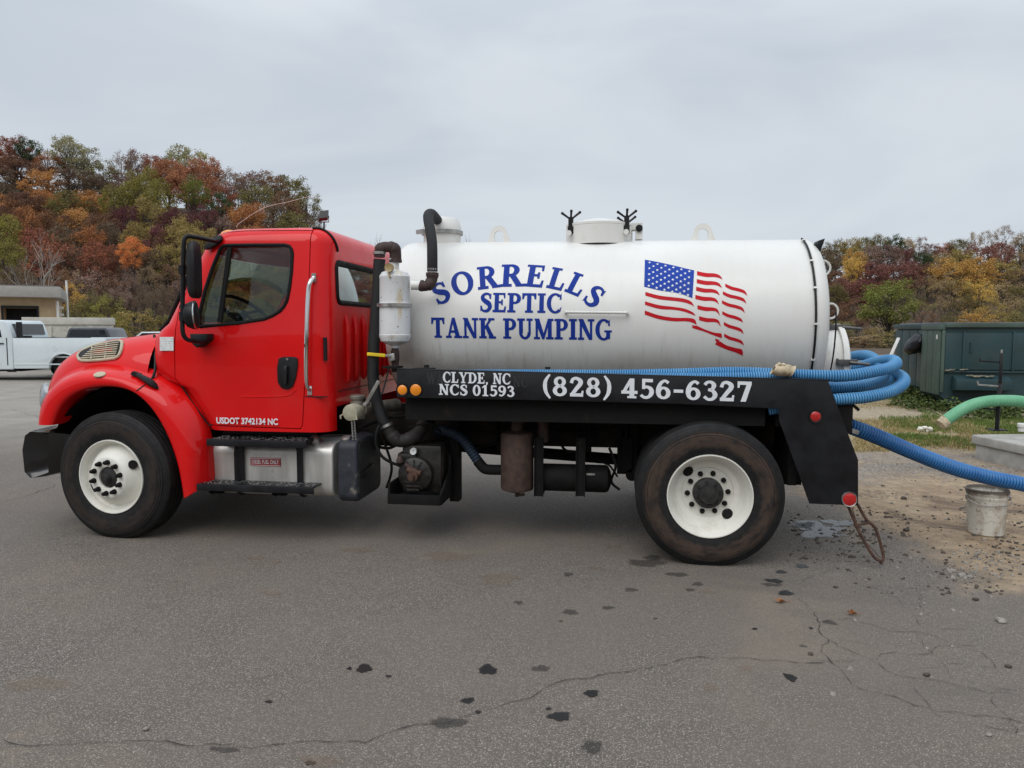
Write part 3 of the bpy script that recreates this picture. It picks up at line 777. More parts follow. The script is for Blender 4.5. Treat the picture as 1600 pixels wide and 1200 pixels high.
# inside
mb = MB(); mb.box(-4.32, -3.78, .24, 2*YC-.24, 1.3, 1.64); mb.box(-4.3, -3.95, .3, 2*YC-.3, 1.6, 1.72); part(mb, 'dashboard', PLAST, CAB, bevel=.03)
swc = at(383, 488, .62); mb = MB(); ax = Vector((.62, -.12, .78)).normalized(); u = Vector((0, 1, 0)); u = (u-ax*u.dot(ax)).normalized(); v_ = ax.cross(u)
mb.tube([swc+(u*math.cos(2*math.pi*k/32)+v_*math.sin(2*math.pi*k/32))*.225 for k in range(32)], .016, 8, closed=True)
for a in (0, math.pi, math.pi*1.5): mb.tube([swc-ax*.02, swc+(u*math.cos(a)+v_*math.sin(a))*.22], .014, 6)
mb.cyl(swc-ax*.35, swc, .035); part(mb, 'steering_wheel', PLAST, CAB)
for y in (.62, 1.8):
    mb = MB(); mb.box(-3.55, -3.02, y-.24, y+.24, 1.15, 1.30); mb.prism([(-3.12, y-.22, 1.28), (-2.98, y-.22, 1.28), (-2.90, y-.22, 1.85), (-2.99, y-.22, 1.85)], [(-3.12, y+.22, 1.28), (-2.98, y+.22, 1.28), (-2.90, y+.22, 1.85), (-2.99, y+.22, 1.85)]); part(mb, 'seat', INTERIOR, CAB, bevel=.03)

# ------------------------------------------------------------------ hood and fenders
HST = [(-4.385, .135, 1.27, .40, 1.628, 1.66), (-4.55, .15, 1.33, .405, 1.617, 1.65), (-4.75, .16, 1.36, .415, 1.592, 1.62), (-4.95, .175, 1.35, .42, 1.572, 1.595), (-5.12, .19, 1.30, .425, 1.53, 1.55), (-5.27, .21, 1.22, .44, 1.468, 1.49), (-5.38, .245, 1.12, .46, 1.395, 1.41), (-5.45, .31, 1.0, .52, 1.28, 1.30), (-5.46, .38, .86, .58, 1.12, 1.14)]
rows = []
for (x, y1, z1, y3, z3, zc) in HST:
    half = [(y1+.06, z1-.13), (y1, z1-.08), (lerp(y1, y3, .28)-.018, lerp(z1, z3, .38)), (lerp(y1, y3, .62)-.02, lerp(z1, z3, .78)), (y3, z3), (y3+.10, z3+.022), (lerp(y3, YC, .55), lerp(z3, zc, .8)), (YC, zc)]
    half = [(y, max(z, 1.09 if x > -5.43 else .97) if k_ < 2 else z) for k_, (y, z) in enumerate(half)]
    rows.append([Vector((x, y, z)) for y, z in half]+[Vector((x, 2*YC-y, z)) for y, z in half[-2::-1]])
mb = MB(); mb.grid(rows)
last = rows[-1]; mb.grid([last, [Vector((p.x+.02, lerp(p.y, YC, .25), lerp(p.z, .95, .3))) for p in last], [Vector((p.x+.06, lerp(p.y, YC, .9), .95)) for p in last]])
bm = None
HOOD = part(mb, 'hood', RED, ang=60); subsurf(HOOD, 2)
BHOOD = bvh_of(HOOD)
EP = [(84,664),(90,645),(102,626),(122,612),(148,604.5),(178,604),(203,609),(224,622),(243,645),(259,674),(272,706),(281,740),(287,779)]
OP = [(62,661),(64,636),(74,612),(95,590),(125,575),(160,569.5),(195,573),(226,585),(258,593),(291,617),(315,651),(326,693),(329,757)]
def fender(mirror=False):
    rows = []
    for k, (e, o) in enumerate(zip(EP, OP)):
        t_ = k/(len(EP)-1)
        yo = interp([(0, .13), (.15, .16), (.4, .19), (.62, .15), (.72, .138), (1, .14)], t_)
        E = at(*e, .018); O = at(*o, yo)
        r = []
        for (f, y, ex) in ((-.0, .20, 0), (-.0, .06, 0), (0.0, .018, 0), (.10, -.004, 0), (.38, -.006, 0), (.66, .02, 0), (.88, lerp(.06, yo, .45), 0), (1.0, yo, 0)):
            p = E.lerp(O, f); p = Vector((p.x, y, p.z)); r.append(p)
        q = r[-1].copy(); dd = (O-E); dd.y = 0; dd.normalize(); q += dd*.05*(1 if t_ < .7 else .2); q.y += .07; r.append(q)
        if mirror: r = [mir(p) for p in r]
        rows.append(r)
    mb = MB(); mb.grid(rows); o = part(mb, 'fender', RED, ang=60); subsurf(o, 2); return o
FEN = fender(); fender(True)
BF = bvh_of(FEN)
# split line across the fender and cowl gap
P = [hit(px, py, BF, .001)[0] for px, py in ((210,613.5),(216,609),(222,604.5),(227,601))]
mb = MB(); mb.tube(spline(P, 4), .0055, 6); part(mb, 'fender_split', PLAST, FEN)
P = [at(px, py, y) for px, py, y in ((241,524,.40),(242.5,540,.33),(243,560,.22),(242,580,.15),(238,592,.13))]
mb = MB(); mb.tube(spline(P, 4), .012, 6); part(mb, 'hood_gap', PLAST, HOOD)
# inner wheel arch
for s_ in (0, 1):
    mb = MB(); rr_ = []
    for k in range(13):
        a = math.radians(lerp(12, 172, k/12)); r = [(-4.56+.70*math.cos(a), y, .54+.66*math.sin(a)) for y in (.10, .45, .80)]
        rr_.append([mir(Vector(p)) for p in r] if s_ else r)
    mb.grid(rr_)
    part(mb, 'wheel_arch_liner', UNDER); mb = MB()
    mb.box(-5.2, -3.95, .8 if not s_ else 1.58, .84 if not s_ else 1.62, .62, 1.2)
    part(mb, 'wheel_arch_wall', UNDER)
# headlamp, side marker
mb = MB(); hc = at(71.5, 621, .17)
mb.lathe(hc, (-.62, -.75, .1), [(.0, .045), (.06, .042), (.095, .026), (.108, 0)], 20); L1 = part(mb, 'headlamp', pm('headlamp_mat', (.26, .29, .31), .12, coat=.6, var=.2, vs_=16)); L1.scale = (1, 1, 1)
mb2 = MB(); hv = MB()
for v in mb.v: pass
me = L1.data
for v in me.vertices:
    d = v.co-hc; v.co = hc+Vector((d.x*.9, d.y*.9, d.z*1.15))
me2 = me.copy()
for v in me2.vertices: v.co = mir(v.co)
me2.flip_normals(); o = bpy.data.objects.new('headlamp', me2); COL.objects.link(o); setp(o, TRUCK)
q, n = hit(156, 585.5, BF, .004)
mb = MB(); mb.lathe(q, n, [(.0, .014), (.022, .012), (.036, .004), (.038, -.004)], 20)
for i in range(len(mb.v)):
    d = mb.v[i]-q; mb.v[i] = q+Vector((d.x*1.35, d.y, d.z*.85))
part(mb, 'side_marker_lamp', TANB, FEN)
# hood latch
mb = MB(); P = [hit(213, 588, BF, .02)[0], hit(222, 594, BF, .028)[0], hit(236, 602, BF, .03)[0], hit(247, 609, BF, .012)[0]]
mb.tube(spline(P, 4), [.014, .017, .02, .022, .022, .024, .026, .028, .028, .026, .022, .014, .006], 8); mb.obox(P[0]-Vector((0, 0, 0)), (.03, 0, -.01), (0, .02, 0), (.008, 0, .014)); part(mb, 'hood_latch', PLAST)
# hood air vent with its slats
VP = [(122.6,557),(126,552),(132,548),(142,543.5),(152,540),(170,536.5),(187,533.8),(190.8,535),(191.6,538),(190.5,547),(188,554),(184.5,558.5),(180,560.5),(160,563),(140,564.3),(130,564.2),(125,562)]
VB = [hit(*p, BHOOD, .004) for p in VP]; vn = sum((b_ for _, b_ in VB), Vector())/len(VB); vn.normalize()
mb = MB(); mb.tube([p+vn*.004 for p, _ in VB], .014, 8, closed=True); VENT = part(mb, 'hood_vent', TANB); tag(VENT, 'beige slatted vent in the hood side')
mb = MB(); mb.prism([p-vn*.006 for p, _ in VB], [p+vn*.013 for p, _ in VB]); part(mb, 'vent_backing', PLAST, VENT)
for k in range(7):
    f = k/6
    a = hit(lerp(150, 129, f) if f < 1 else 129, lerp(543.5, 561.5, f), BHOOD, .020)[0]; b = hit(lerp(187.5, 183, f), lerp(538, 557.5, f), BHOOD, .020)[0]
    mb = MB(); mb.bar(a, b, .0085, .010, up=vn); part(mb, 'slat', TANB, VENT)
for a, b in (((146,544),(145.5,563)), ((168.5,539),(167,561))):
    a = hit(*a, BHOOD, .021)[0]; b = hit(*b, BHOOD, .021)[0]; mb = MB(); mb.bar(a, b, .007, .010, up=vn); part(mb, 'vent_bar', TANB, VENT)
# paper sticker on the cowl
PAPER = NT('paper_mat'); xx, yy, zz = PAPER.sep(); wv = PAPER.math('FRACT', PAPER.math('MULTIPLY', zz, 75)); ln = PAPER.math('MULTIPLY', PAPER.mr(wv, .3, .2), PAPER.mr(PAPER.noise(60, 3, .6, stretch=(1, 1, .3)), .45, .55)); PAPER.bsdf(PAPER.mix(PAPER.math('MULTIPLY', ln, .75), (.76, .77, .76), (.16, .17, .22)), .6); PAPER = PAPER.mat
cs = [(249.5,526.5),(271,526.5),(271,548),(249.5,548)]
Q = [at(*p, side_y(1.6)-.012) for p in cs]; mb = MB(); mb.prism(Q, [q+Vector((0, .004, 0)) for q in Q]); part(mb, 'paper_sticker', PAPER, CAB)
# front bumper
mb = MB(); rows = []
for k in range(15):
    a = lerp(-1, 1, k/14); y = YC+a*1.13; cx = -5.56+.12*abs(a)**4
    x_in = cx+.16 if abs(a) < .99 else cx+.22
    rows.append([Vector((cx+.03, y, .45)), Vector((cx-.02, y, .50)), Vector((cx-.03, y, .68)), Vector((cx, y, .80)), Vector((cx+.05, y, .835)), Vector((x_in, y, .83)), Vector((x_in-.02, y, .5)), Vector((cx+.05, y, .45))])
for s_ in (0, -1):
    pass
near = [[Vector((p.x+dx, rows[0][0].y+dy, p.z+dz*(1 if p.z > .6 else -1))) for p in rows[0]] for dx, dy, dz in ((.34, .16, -.06), (.10, .03, -.01))]
farr = [[Vector((p.x, 2*YC-p.y, p.z)) for p in r] for r in near[::-1]]
mb.grid(near+rows+farr, cv=True); n = 8
mb.add(near[0], [tuple(range(n))]); mb.add(farr[-1], [tuple(range(n))])
o = part(mb, 'bumper', BLACKG, ang=50)
mb = MB(); mb.box(-5.30, -4.7, .75, .85, .50, .72); mb.box(-5.30, -4.7, 1.57, 1.67, .50, .72); mb.bar((-5.2, .45, .55), (-4.9, .8, .60), .05, .05); mb.bar((-5.2, .3, .80), (-4.75, .8, .72), .05, .08); part(mb, 'bumper_bracket', UNDER)
mb = MB(); mb.box(-5.425, -5.40, .62, 2*YC-.62, .86, 1.18); part(mb, 'grille', BLACKG, HOOD, bevel=.02)

# mirrors, both sides
def mirrors(fl):
    g = (lambda p: p) if not fl else mir
    arm = spline([sp(343, 378)-Vector((0, .02, 0)), at(325, 374.5, .02), at(300, 369.5, -.13), at(291, 370, -.16), at(287.5, 378, -.17), at(286.5, 400, -.17), at(285.5, 450, -.17), at(285, 500, -.17), at(285.5, 518, -.17), at(290, 528.5, -.15), at(300, 532.5, -.1), at(318, 534, .03)], 6)
    mb = MB(); mb.tube([g(p) for p in arm], .0165, 10)
    for px, py in ((284.5, 421), (285.5, 494)): 
        q = at(px, py, -.17); mb.cyl(g(q-Vector((0, 0, .035))), g(q+Vector((0, 0, .03))), .027)
    A = part(mb, 'mirror_arm', PLAST)
    Q = [sp(322, 386), sp(324, 391), sp(330, 389), sp(343, 382), sp(349, 375), sp(347, 368), sp(340, 369), sp(330, 376)]
    mb = MB(); mb.prism([g(q+Vector((0, .01, 0))) for q in Q], [g(q-Vector((0, .035, 0))) for q in Q]); part(mb, 'mirror_mount', PLAST, A, bevel=.006)
    Q = [sp(307.5, 521.5), sp(334.5, 521.5), sp(334.5, 530), sp(326, 538), sp(318, 543), sp(312, 538), sp(309, 531)]
    mb = MB(); mb.prism([g(q+Vector((0, .01, 0))) for q in Q], [g(q-Vector((0, .10, 0))) for q in Q]); part(mb, 'mirror_mount', PLAST, A, bevel=.008)
    # tall mirror head
    rows = []
    for z, wf in ((0, .55), (.02, .82), (.08, 1), (.3, 1.04), (.43, 1), (.50, .82), (.525, .5)):
        c = at(307, 466, -.12); c = Vector((c.x, c.y, c.z+z*.80)); r = []
        for k in range(16):
            a = 2*math.pi*k/16; cx = math.cos(a); cy = math.sin(a)
            ax_ = .055 if cx < 0 else .032
            r.append(g(c+Vector((abs(cx)**.8*math.copysign(ax_, cx)*wf-cy*.035*wf, math.copysign(abs(cy)**.6, cy)*.10*wf, 0))))
        rows.append(r)
    mb = MB(); mb.grid(rows, cv=True); mb.add(rows[0], [tuple(range(16))]); mb.add(rows[-1], [tuple(range(16))]); part(mb, 'mirror_head', PLAST, A, ang=50)
    c = at(304, 492.5, -.12); mb = MB(); axm = Vector((1, .35, .05)).normalized()
    mb.lathe(g(c)-Vector((.02, 0, 0)), g(c+axm)-g(c), [(.0, -.065), (.05, -.06), (.09, -.035), (.105, 0), (.108, .025), (.098, .03), (.0, .04)], 24)
    part(mb, 'convex_mirror', PLAST, A, ang=40)
    mb = MB(); mb.lathe(g(c)-Vector((.02, 0, 0)), g(c+axm)-g(c), [(.108, .022), (.112, .026), (.108, .031), (.1, .032)], 24); part(mb, 'mirror_rim', CHROME, A)
mirrors(False); mirrors(True)

# ------------------------------------------------------------------ wheels (axis Y, outer face at local y = 0)
def tyre_mat(name, brown):
    t = NT(name); X, Y, Z = t.sep()
    r = t.math('SQRT', t.math('ADD', t.math('MULTIPLY', X, X), t.math('MULTIPLY', Z, Z)))
    n = t.noise(9, 6, .68); n2 = t.noise(40, 4, .7)
    ang = t.math('ARCTAN2', Z, X)
    cv = t.n('ShaderNodeCombineXYZ'); t.l(t.math('MULTIPLY', ang, 1.6), cv.inputs[0]); t.l(t.math('MULTIPLY', r, 9), cv.inputs[1])
    ns = t.noise(2.2, 5, .6, vec=cv.outputs[0])
    c = t.mix(t.mr(n, .3, .7), (.008, .008, .0085), (.018, .0175, .0175))
    wob = t.math('ADD', r, t.math('MULTIPLY', t.math('SUBTRACT', n, .5), .07))
    band = t.math('MULTIPLY', t.mr(wob, .335, .37), t.mr(wob, .472, .435))
    f = t.math('MULTIPLY', band, t.mr(ns, .28, .62, .12, .95)); f = t.math('MULTIPLY', f, brown)
    c = t.mix(f, c, (.080, .052, .038))
    dust = t.math('MULTIPLY', t.mr(n2, .5, .8), .16); c = t.mix(dust, c, (.08, .07, .06))
    rings = t.math('SINE', t.math('MULTIPLY', r, 420)); ht = t.math('ADD', t.math('MULTIPLY', rings, t.mr(r, .40, .45)), t.math('MULTIPLY', n2, 2))
    t.bsdf(c, t.mr(f, 0, 1, .62, .85), spec=.22, normal=t.bump(ht, .35, .002)); return t.mat
TYRE_F = tyre_mat('front_tyre_mat', .30); TYRE_R = tyre_mat('rear_tyre_mat', .75)
RO = .516
def tyre(name, mat, parent):
    prof = [(.283, .035), (.292, .012), (.31, .006), (.345, -.004), (.40, -.008), (.43, -.005), (.433, -.001), (.437, -.004), (.452, .001), (.455, .006), (.458, .003), (.470, .008), (.473, .014), (.482, .018), (.486, .022), (.498, .026), (.508, .034), (.514, .042)]
    W = .275; tread = []
    y = .042
    for gx in (.075, .118, .157, .2):
        tread += [(RO, gx-.006), (RO-.012, gx-.004), (RO-.012, gx+.004), (RO, gx+.006)]
    full = prof+tread+[(r, W-h) for r, h in prof[::-1]]
    mb = MB(); mb.lathe((0, 0, 0), (0, 1, 0), full, 72)
    for v in mb.v:                           # loaded tyre: flat contact patch
        if v.z < -.502: v.z = -.502-(v.z+.502)*-.12
    return mb.build(name, mat, parent, ang=28)
HUBM = pm('hub_mat', (.022, .021, .020), .55, var=.4, vs_=30, bump=.3, dirt=((.06, .05, .04), .3, 14), spec=.4)
def front_wheel(parent):
    T = tyre('tyre', TYRE_F, parent)
    mb = MB(); mb.lathe((0, 0, 0), (0, 1, 0), [(.286, .035), (.298, .012), (.296, .0), (.289, .0), (.283, .012), (.272, .03), (.268, .06), (.25, .075), (.235, .065), (.20, .015), (.17, -.025), (.155, -.032), (.10, -.032), (.085, -.025), (.08, .03), (.0, .03)], 56)
    RM = mb.build('rim', WHITE_WHEEL, parent, ang=32)
    mb = MB(); mb.lathe((0, 0, 0), (0, 1, 0), [(.0, -.07), (.028, -.07), (.036, -.055), (.038, -.03), (.055, -.026), (.075, -.02), (.079, .03)], 24)
    mb.build('hub', HUBM, parent)
    nut = None
    for k in range(10):
        a = 2*math.pi*(k+.35)/10; c = Vector((.125*math.cos(a), -.032, .125*math.sin(a)))
        if nut is None:
            mb = MB(); mb.lathe((0, 0, 0), (0, -1, 0), [(.021, 0), (.021, .014), (.018, .016), (.016, .038), (.009, .048), (.0, .048)], 8); nut = mb.build('lug_nut', UNDER, parent, loc=c); nut.location = c; nut.matrix_parent_inverse = Matrix.Identity(4)
        else: inst(nut, parent, loc=c)
    for a in (28, 28+180):
        a = math.radians(a); c = Vector((.215*math.cos(a), .027, .215*math.sin(a))); mb = MB()
        rad = Vector((math.cos(a), 0, math.sin(a))); tan = Vector((-math.sin(a), 0, math.cos(a))); nrm_ = (Vector((0, -1, 0))*.55+rad*.62).normalized(); rd2 = nrm_.cross(tan).normalized()
        ring = [c+nrm_*.006+tan*.034*math.cos(2*math.pi*k/20)+rd2*.03*math.sin(2*math.pi*k/20) for k in range(20)]
        mb.add(ring, [tuple(range(20))]); mb.tube(ring, .004, 6, closed=True); o = mb.build('hand_hole', UNDER, parent)
def rear_wheel(parent, outer=True):
    T = tyre('tyre', TYRE_R, parent)
    mb = MB(); mb.lathe((0, 0, 0), (0, 1, 0), [(.286, .035), (.298, .012), (.296, .0), (.289, .0), (.283, .012), (.275, .03), (.266, .05), (.262, .056), (.252, .09), (.240, .122), (.222, .140), (.185, .148), (.180, .156), (.168, .158), (.10, .153), (.09, .153), (.0, .153)], 56)
    RM = mb.build('rim', WHITE_WHEEL, parent, ang=32)
    if not outer: return
    mb = MB(); mb.lathe((0, 0, 0), (0, 1, 0), [(.0, .05), (.06, .052), (.066, .06), (.068, .085), (.09, .09), (.106, .095), (.108, .155)], 28)
    for k in range(8):
        a = 2*math.pi*(k+.2)/8; mb.cyl((.088*math.cos(a), .09, .088*math.sin(a)), (.088*math.cos(a), .072, .088*math.sin(a)), .010, n=6)
    mb.build('hub', HUBM, parent)
    nut = None
    for k in range(10):
        a = 2*math.pi*(k+.1)/10; c = Vector((.143*math.cos(a), .15, .143*math.sin(a)))
        if nut is None:
            mb = MB(); mb.lathe((0, 0, 0), (0, -1, 0), [(.019, 0), (.019, .008), (.015, .014), (.010, .02), (.0, .02)], 10); nut = mb.build('lug_nut', UNDER, parent); nut.location = c; nut.matrix_parent_inverse = Matrix.Identity(4)
        else: inst(nut, parent, loc=c)
    for a in (-47, 133):
        a = math.radians(a); c = Vector((.205*math.cos(a), .139, .205*math.sin(a))); mb = MB()
        rad = Vector((math.cos(a), 0, math.sin(a))); tan = Vector((-math.sin(a), 0, math.cos(a)))
        ring = [c+tan*.036*math.cos(2*math.pi*k/20)+(rad*.030+Vector((0, -.013, 0)))*math.sin(2*math.pi*k/20) for k in range(20)]
        mb.add(ring, [tuple(range(20))]); mb.tube(ring, .004, 6, closed=True); mb.build('hand_hole', UNDER, parent)
def wheel(name, x, y, z, kind, rz=0, rot=0):
    e = empty(name, (0, 0, 0)); (front_wheel if kind == 'f' else (lambda p: rear_wheel(p, kind == 'r')))(e)
    e.parent = TRUCK; e.matrix_parent_inverse = wmat(TRUCK).inverted()
    e.location = (x, y, z); e.rotation_euler = (0, 0, rz)
    return e
wheel('front_wheel', -4.605, -.02, .501, 'f', math.radians(-4.5))
wheel('front_wheel', -4.605, 2*YC, .501, 'f', math.radians(180-4.5))
wheel('rear_wheel', .03, -.04, .501, 'r'); wheel('rear_wheel', .03, .31, .501, 'i')
wheel('rear_wheel', .03, 2*YC+.04, .501, 'r', math.pi); wheel('rear_wheel', .03, 2*YC-.31, .501, 'i', math.pi)
mb = MB(); mb.cyl((.03, .15, .494), (.03, 2*YC-.15, .494), .085); mb.ball((.03, YC, .494), (.22, .2, .2), 16); mb.cyl((.03, YC, .494), (-3.6, YC, .7), .05); part(mb, 'rear_axle', UNDER)
mb = MB(); mb.cyl((-4.6, .15, .494), (-4.6, 2*YC-.15, .494), .06); part(mb, 'front_axle', UNDER)

# ------------------------------------------------------------------ frame, suspension, underbody
RAILM = pm('rail_mat', (.022, .018, .015), .8, var=.5, vs_=6, bump=.5, bs=50, dirt=((.06, .045, .034), .4, 5), spec=.2)
for y in (.78, 2*YC-.86):
    mb = MB(); mb.box(-5.2, 1.0, y, y+.08, .70, .96); part(mb, 'frame_rail', RAILM, bevel=.008)
mb = MB()
for x in (-4.9, -3.9, -3.0, -2.2, -1.2, -.5, .55, .95): mb.box(x, x+.07, .86, 2*YC-.86, .74, .92)
part(mb, 'frame_crossmember', UNDER)
mb = MB(); mb.box(-5.15, -3.9, .7, 2*YC-.7, .72, 1.5); mb.box(-3.9, -3.0, .8, 2*YC-.8, .55, 1.05); part(mb, 'engine_block', UNDER, bevel=.05)
mb = MB(); mb.box(-2.22, .95, .10, 2*YC-.10, 1.165, 1.20); mb.box(-2.22, .42, .13, .17, .985, 1.165); mb.box(-2.22, .42, 2*YC-.17, 2*YC-.13, .985, 1.165)
for x in (-2.1, -1.45, -.8, -.15, .5): mb.box(x, x+.06, .17, 2*YC-.17, .98, 1.165)
part(mb, 'bed', UNDER)
for y in (.72, 2*YC-.84):
    mb = MB()
    for k in range(6): 
        L = .62-.06*k; mb.tube(spline([(.03-L, y+.06, .70+.02-.018*k), (.03, y+.06, .60-.018*k), (.03+L, y+.06, .72-.018*k)], 6), .045, 4, flat=.4)
    mb.box(-.62, -.46, y-.02, y+.14, .50, .95); mb.box(-.58, -.5, y-.05, y-.02, .52, .8)
    mb.cyl((-.50, y-.05, .50), (-.50, y+.14, .50), .05)
    part(mb, 'leaf_spring', UNDER)
mb = MB(); r = random.Random(17)
for k in range(46):
    x = r.uniform(-2.2, -.2); z = r.choice((.74, .80, .86, .92)); mb.cyl((x, .78, z), (x, .768, z), r.choice((.009, .012, .014)), n=6)
o = part(mb, 'rail_bolts', RAILM); o['kind'] = 'stuff'
for x, w_ in ((-1.98, .10), (-1.62, .07), (-.95, .12), (-.60, .16)):
    mb = MB(); mb.box(x, x+w_, .765, .78, .66, .98); mb.box(x, x+.012, .70, .765, .70, .96); part(mb, 'rail_gusset', RAILM, bevel=.004)
mb = MB()
for pts in ([(700,668,.7),(760,676,.68),(830,668,.7),(900,676,.7),(960,668,.7)], [(690,690,.72),(740,700,.7),(780,690,.7)], [(860,650,.6),(880,700,.62),(905,706,.6)], [(640,668,.42),(672,662,.44),(690,676,.5)], [(600,690,.5),(612,730,.45),(604,762,.5)], [(560,668,.4),(590,676,.42),(620,664,.45)], [(952,700,.5),(962,728,.45),(955,752,.5),(968,765,.52)]):
    mb.tube(spline([at(*p) for p in pts], 6), .011, 6)
o = part(mb, 'air_lines', UNDER); o['kind'] = 'stuff'
# mounting plates and U-straps seen under the skirt
mb = MB()
for px in (927, 985): 
    p = at(px, 665, .66); mb.box(p.x-.1, p.x+.1, .66, .78, .93, 1.02); mb.cyl((p.x-.03, .67, .80), (p.x-.03, .67, .98), .016); mb.box(p.x-.06, p.x, .70, .77, .74, .86)
part(mb, 'tank_mount', UNDER)
# ------------------------------------------------------------------ black side skirt with tail plate
def sk(px, py, Y=.03): p = at(px, py, Y); return (p.x, p.z)
SKP = [sk(620,577.5), sk(900,584.5), sk(1150,591), sk(1294,595), sk(1303,620), sk(1341,719), sk(1341,790), sk(1303,788.5), sk(1265,787), sk(1217,656), sk(1217,638.7), sk(1060,631), sk(820,624.8), sk(620,621)]
mb = MB(); mb.pxz(SKP, .03, .042)
mb.prism([(SKP[0][0], .03, SKP[0][1]), (SKP[0][0], .03, SKP[0][1]+.008), (SKP[0][0], .09, SKP[0][1]+.008), (SKP[0][0], .09, SKP[0][1])], [(SKP[3][0], .03, SKP[3][1]), (SKP[3][0], .03, SKP[3][1]+.008), (SKP[3][0], .09, SKP[3][1]+.008), (SKP[3][0], .09, SKP[3][1])])
SKIRT = part(mb, 'side_skirt', BLACKP, bevel=.002); tag(SKIRT, 'black steel side skirt with white phone number')
mb = MB(); mb.pxz(SKP, 2*YC-.042, 2*YC-.03); part(mb, 'side_skirt', BLACKP)
# rear cross panel, hose tray, underrun pieces
mb = MB(); mb.box(.86, 1.0, .1, 2*YC-.1, .95, 1.19); mb.box(.60, .66, .20, .70, .55, .98); p = at(1237, 745, .4); mb.box(p.x-.07, p.x+.07, .4, 2*YC-.4, p.z-.06, p.z+.05); part(mb, 'rear_crossbar', UNDER)
mb = MB(); mb.box(.8, 1.12, .12, .75, 1.165, 1.18); mb.box(.8, 1.2, .55, .6, 1.12, 1.165); part(mb, 'hose_tray', UNDER)
for px, py, r, m_, bez in ((1274, 650.5, .034, REDL, .046), (1327, 780, .044, REDL, .05), (629, 609, .036, AMBER, .048), (650, 609, .042, AMBER, .046)):
    c = at(px, py, .03); mb = MB(); mb.lathe(c, (0, -1, 0), [(.0, .016), (r*.6, .015), (r, .009), (r+.001, 0)], 24); L_ = part(mb, 'marker_lamp', m_, SKIRT)
    mb = MB(); mb.lathe(c, (0, -1, 0), [(r+.001, .008), (bez, .010), (bez+.003, .0)], 24); part(mb, 'lamp_bezel', STEEL if (px == 1327) else PLAST, SKIRT)
# hanging rusty step at the tail
mb = MB(); a1, a2 = at(1326, 792, .09), at(1340, 788, .09)
l1 = spline([a1, at(1343, 832, .09), at(1364, 868, .10), at(1375, 876, .10), at(1380, 874, .11), at(1379, 862, .12), at(1368, 826, .11), at(1354, 812, .1), a2], 6)
mb.tube(l1, .0105, 8); mb.bar(at(1334.5, 821.5, .09), at(1358, 817, .09), .02, .012); mb.tube([at(1331, 793, .1), at(1346, 840, .1), at(1376, 872, .1)], .003, 5); mb.cyl(at(1376, 875, .1), at(1377, 881, .1), .012)
part(mb, 'hanging_step', RUST)
mb = MB(); mb.bar(at(1322, 670, .25), at(1341, 676, .25), .03, .03); part(mb, 'steel_tab', STEEL)
# ------------------------------------------------------------------ fuel tank, steps, reservoir
p0, p1 = at(330, 730, .2), at(520, 730, .2); zt0, zb0 = at(420, 686, .35).z, at(420, 780, .2).z
def rbox(x0, x1, y0, y1, z0, z1, r, n=6):
    P = rrect(y0, y1, z0, z1, r, n); mb = MB()
    mb.prism([(x0, a, b) for a, b in P], [(x1, a, b) for a, b in P]); return mb
FT = rbox(p0.x, p1.x, .20, .80, zb0+.02, zt0, .10); FT = part(FT, 'fuel_tank', ALU, bevel=.02, seg=3)
for px in (370, 468):
    p = at(px, 730, .2); P = rrect(.192, .81, zb0+.012, zt0+.008, .10); mb = MB(); mb.tube([(p.x, a, b) for a, b in P], .018, 6, closed=True, flat=.35); part(mb, 'tank_strap', BLACKP, FT)
c = at(493, 694, .24); mb = MB(); mb.lathe(c+Vector((0, .03, -.01)), (.0, -.7, .7), [(.058, 0), (.058, .012), (.03, .013), (.032, .06), (.036, .064), (.036, .085), (.0, .09)], 20); part(mb, 'fuel_cap', STEEL, FT)
for nm, (x0, x1, ya, z0, z1) in {'upper': (at(322,686,.03).x, at(478,690,.03).x, .03, at(400,694,.03).z-.02, 0), 'lower': (at(307,768,.02).x, at(490,772,.02).x, .02, at(400,768,.02).z-.005, 0)}.items():
    mb = MB(); mb.box(x0, x1, ya, ya+.012, z0-.004, z0+.052); mb.box(x0+.01, x1-.01, ya+.012, .26, z0+.035, z0+.05)
    mb.box(x0+.01, x1-.01, .255, .27, z0+.05, z0+.10)
    o = part(mb, 'step', BLACKP, bevel=.006)
    mb = MB(); r = random.Random(4)
    for k in range(160):
        x = r.uniform(x0+.03, x1-.03); y = r.uniform(ya+.02, .24); mb.cyl((x, y, z0+.05), (x, y, z0+.054), r.uniform(.004, .009), n=6)
    o2 = part(mb, 'step_grip', STEEL, o); o2['kind'] = 'stuff'
for px in (374, 466):
    p = at(px, 730, .15); mb = MB(); mb.pxz([(p.x-.02, .42), (p.x+.025, .42), (p.x+.025, .66), (p.x+.03, .80), (p.x-.045, .80), (p.x-.02, .72)], .165, .19); part(mb, 'step_bracket', BLACKP, bevel=.004)
for px in (352, 448):
    p = at(px, 783, .35); mb = MB(); mb.tube([(p.x-.05, .2, .36), (p.x-.02, .2, .34), (p.x, .2, .37), (p.x+.03, .2, .35), (p.x+.06, .2, .36)], .008, 6); mb.box(p.x-.05, p.x+.06, .2, .8, .345, .36); part(mb, 'tank_bracket', UNDER)
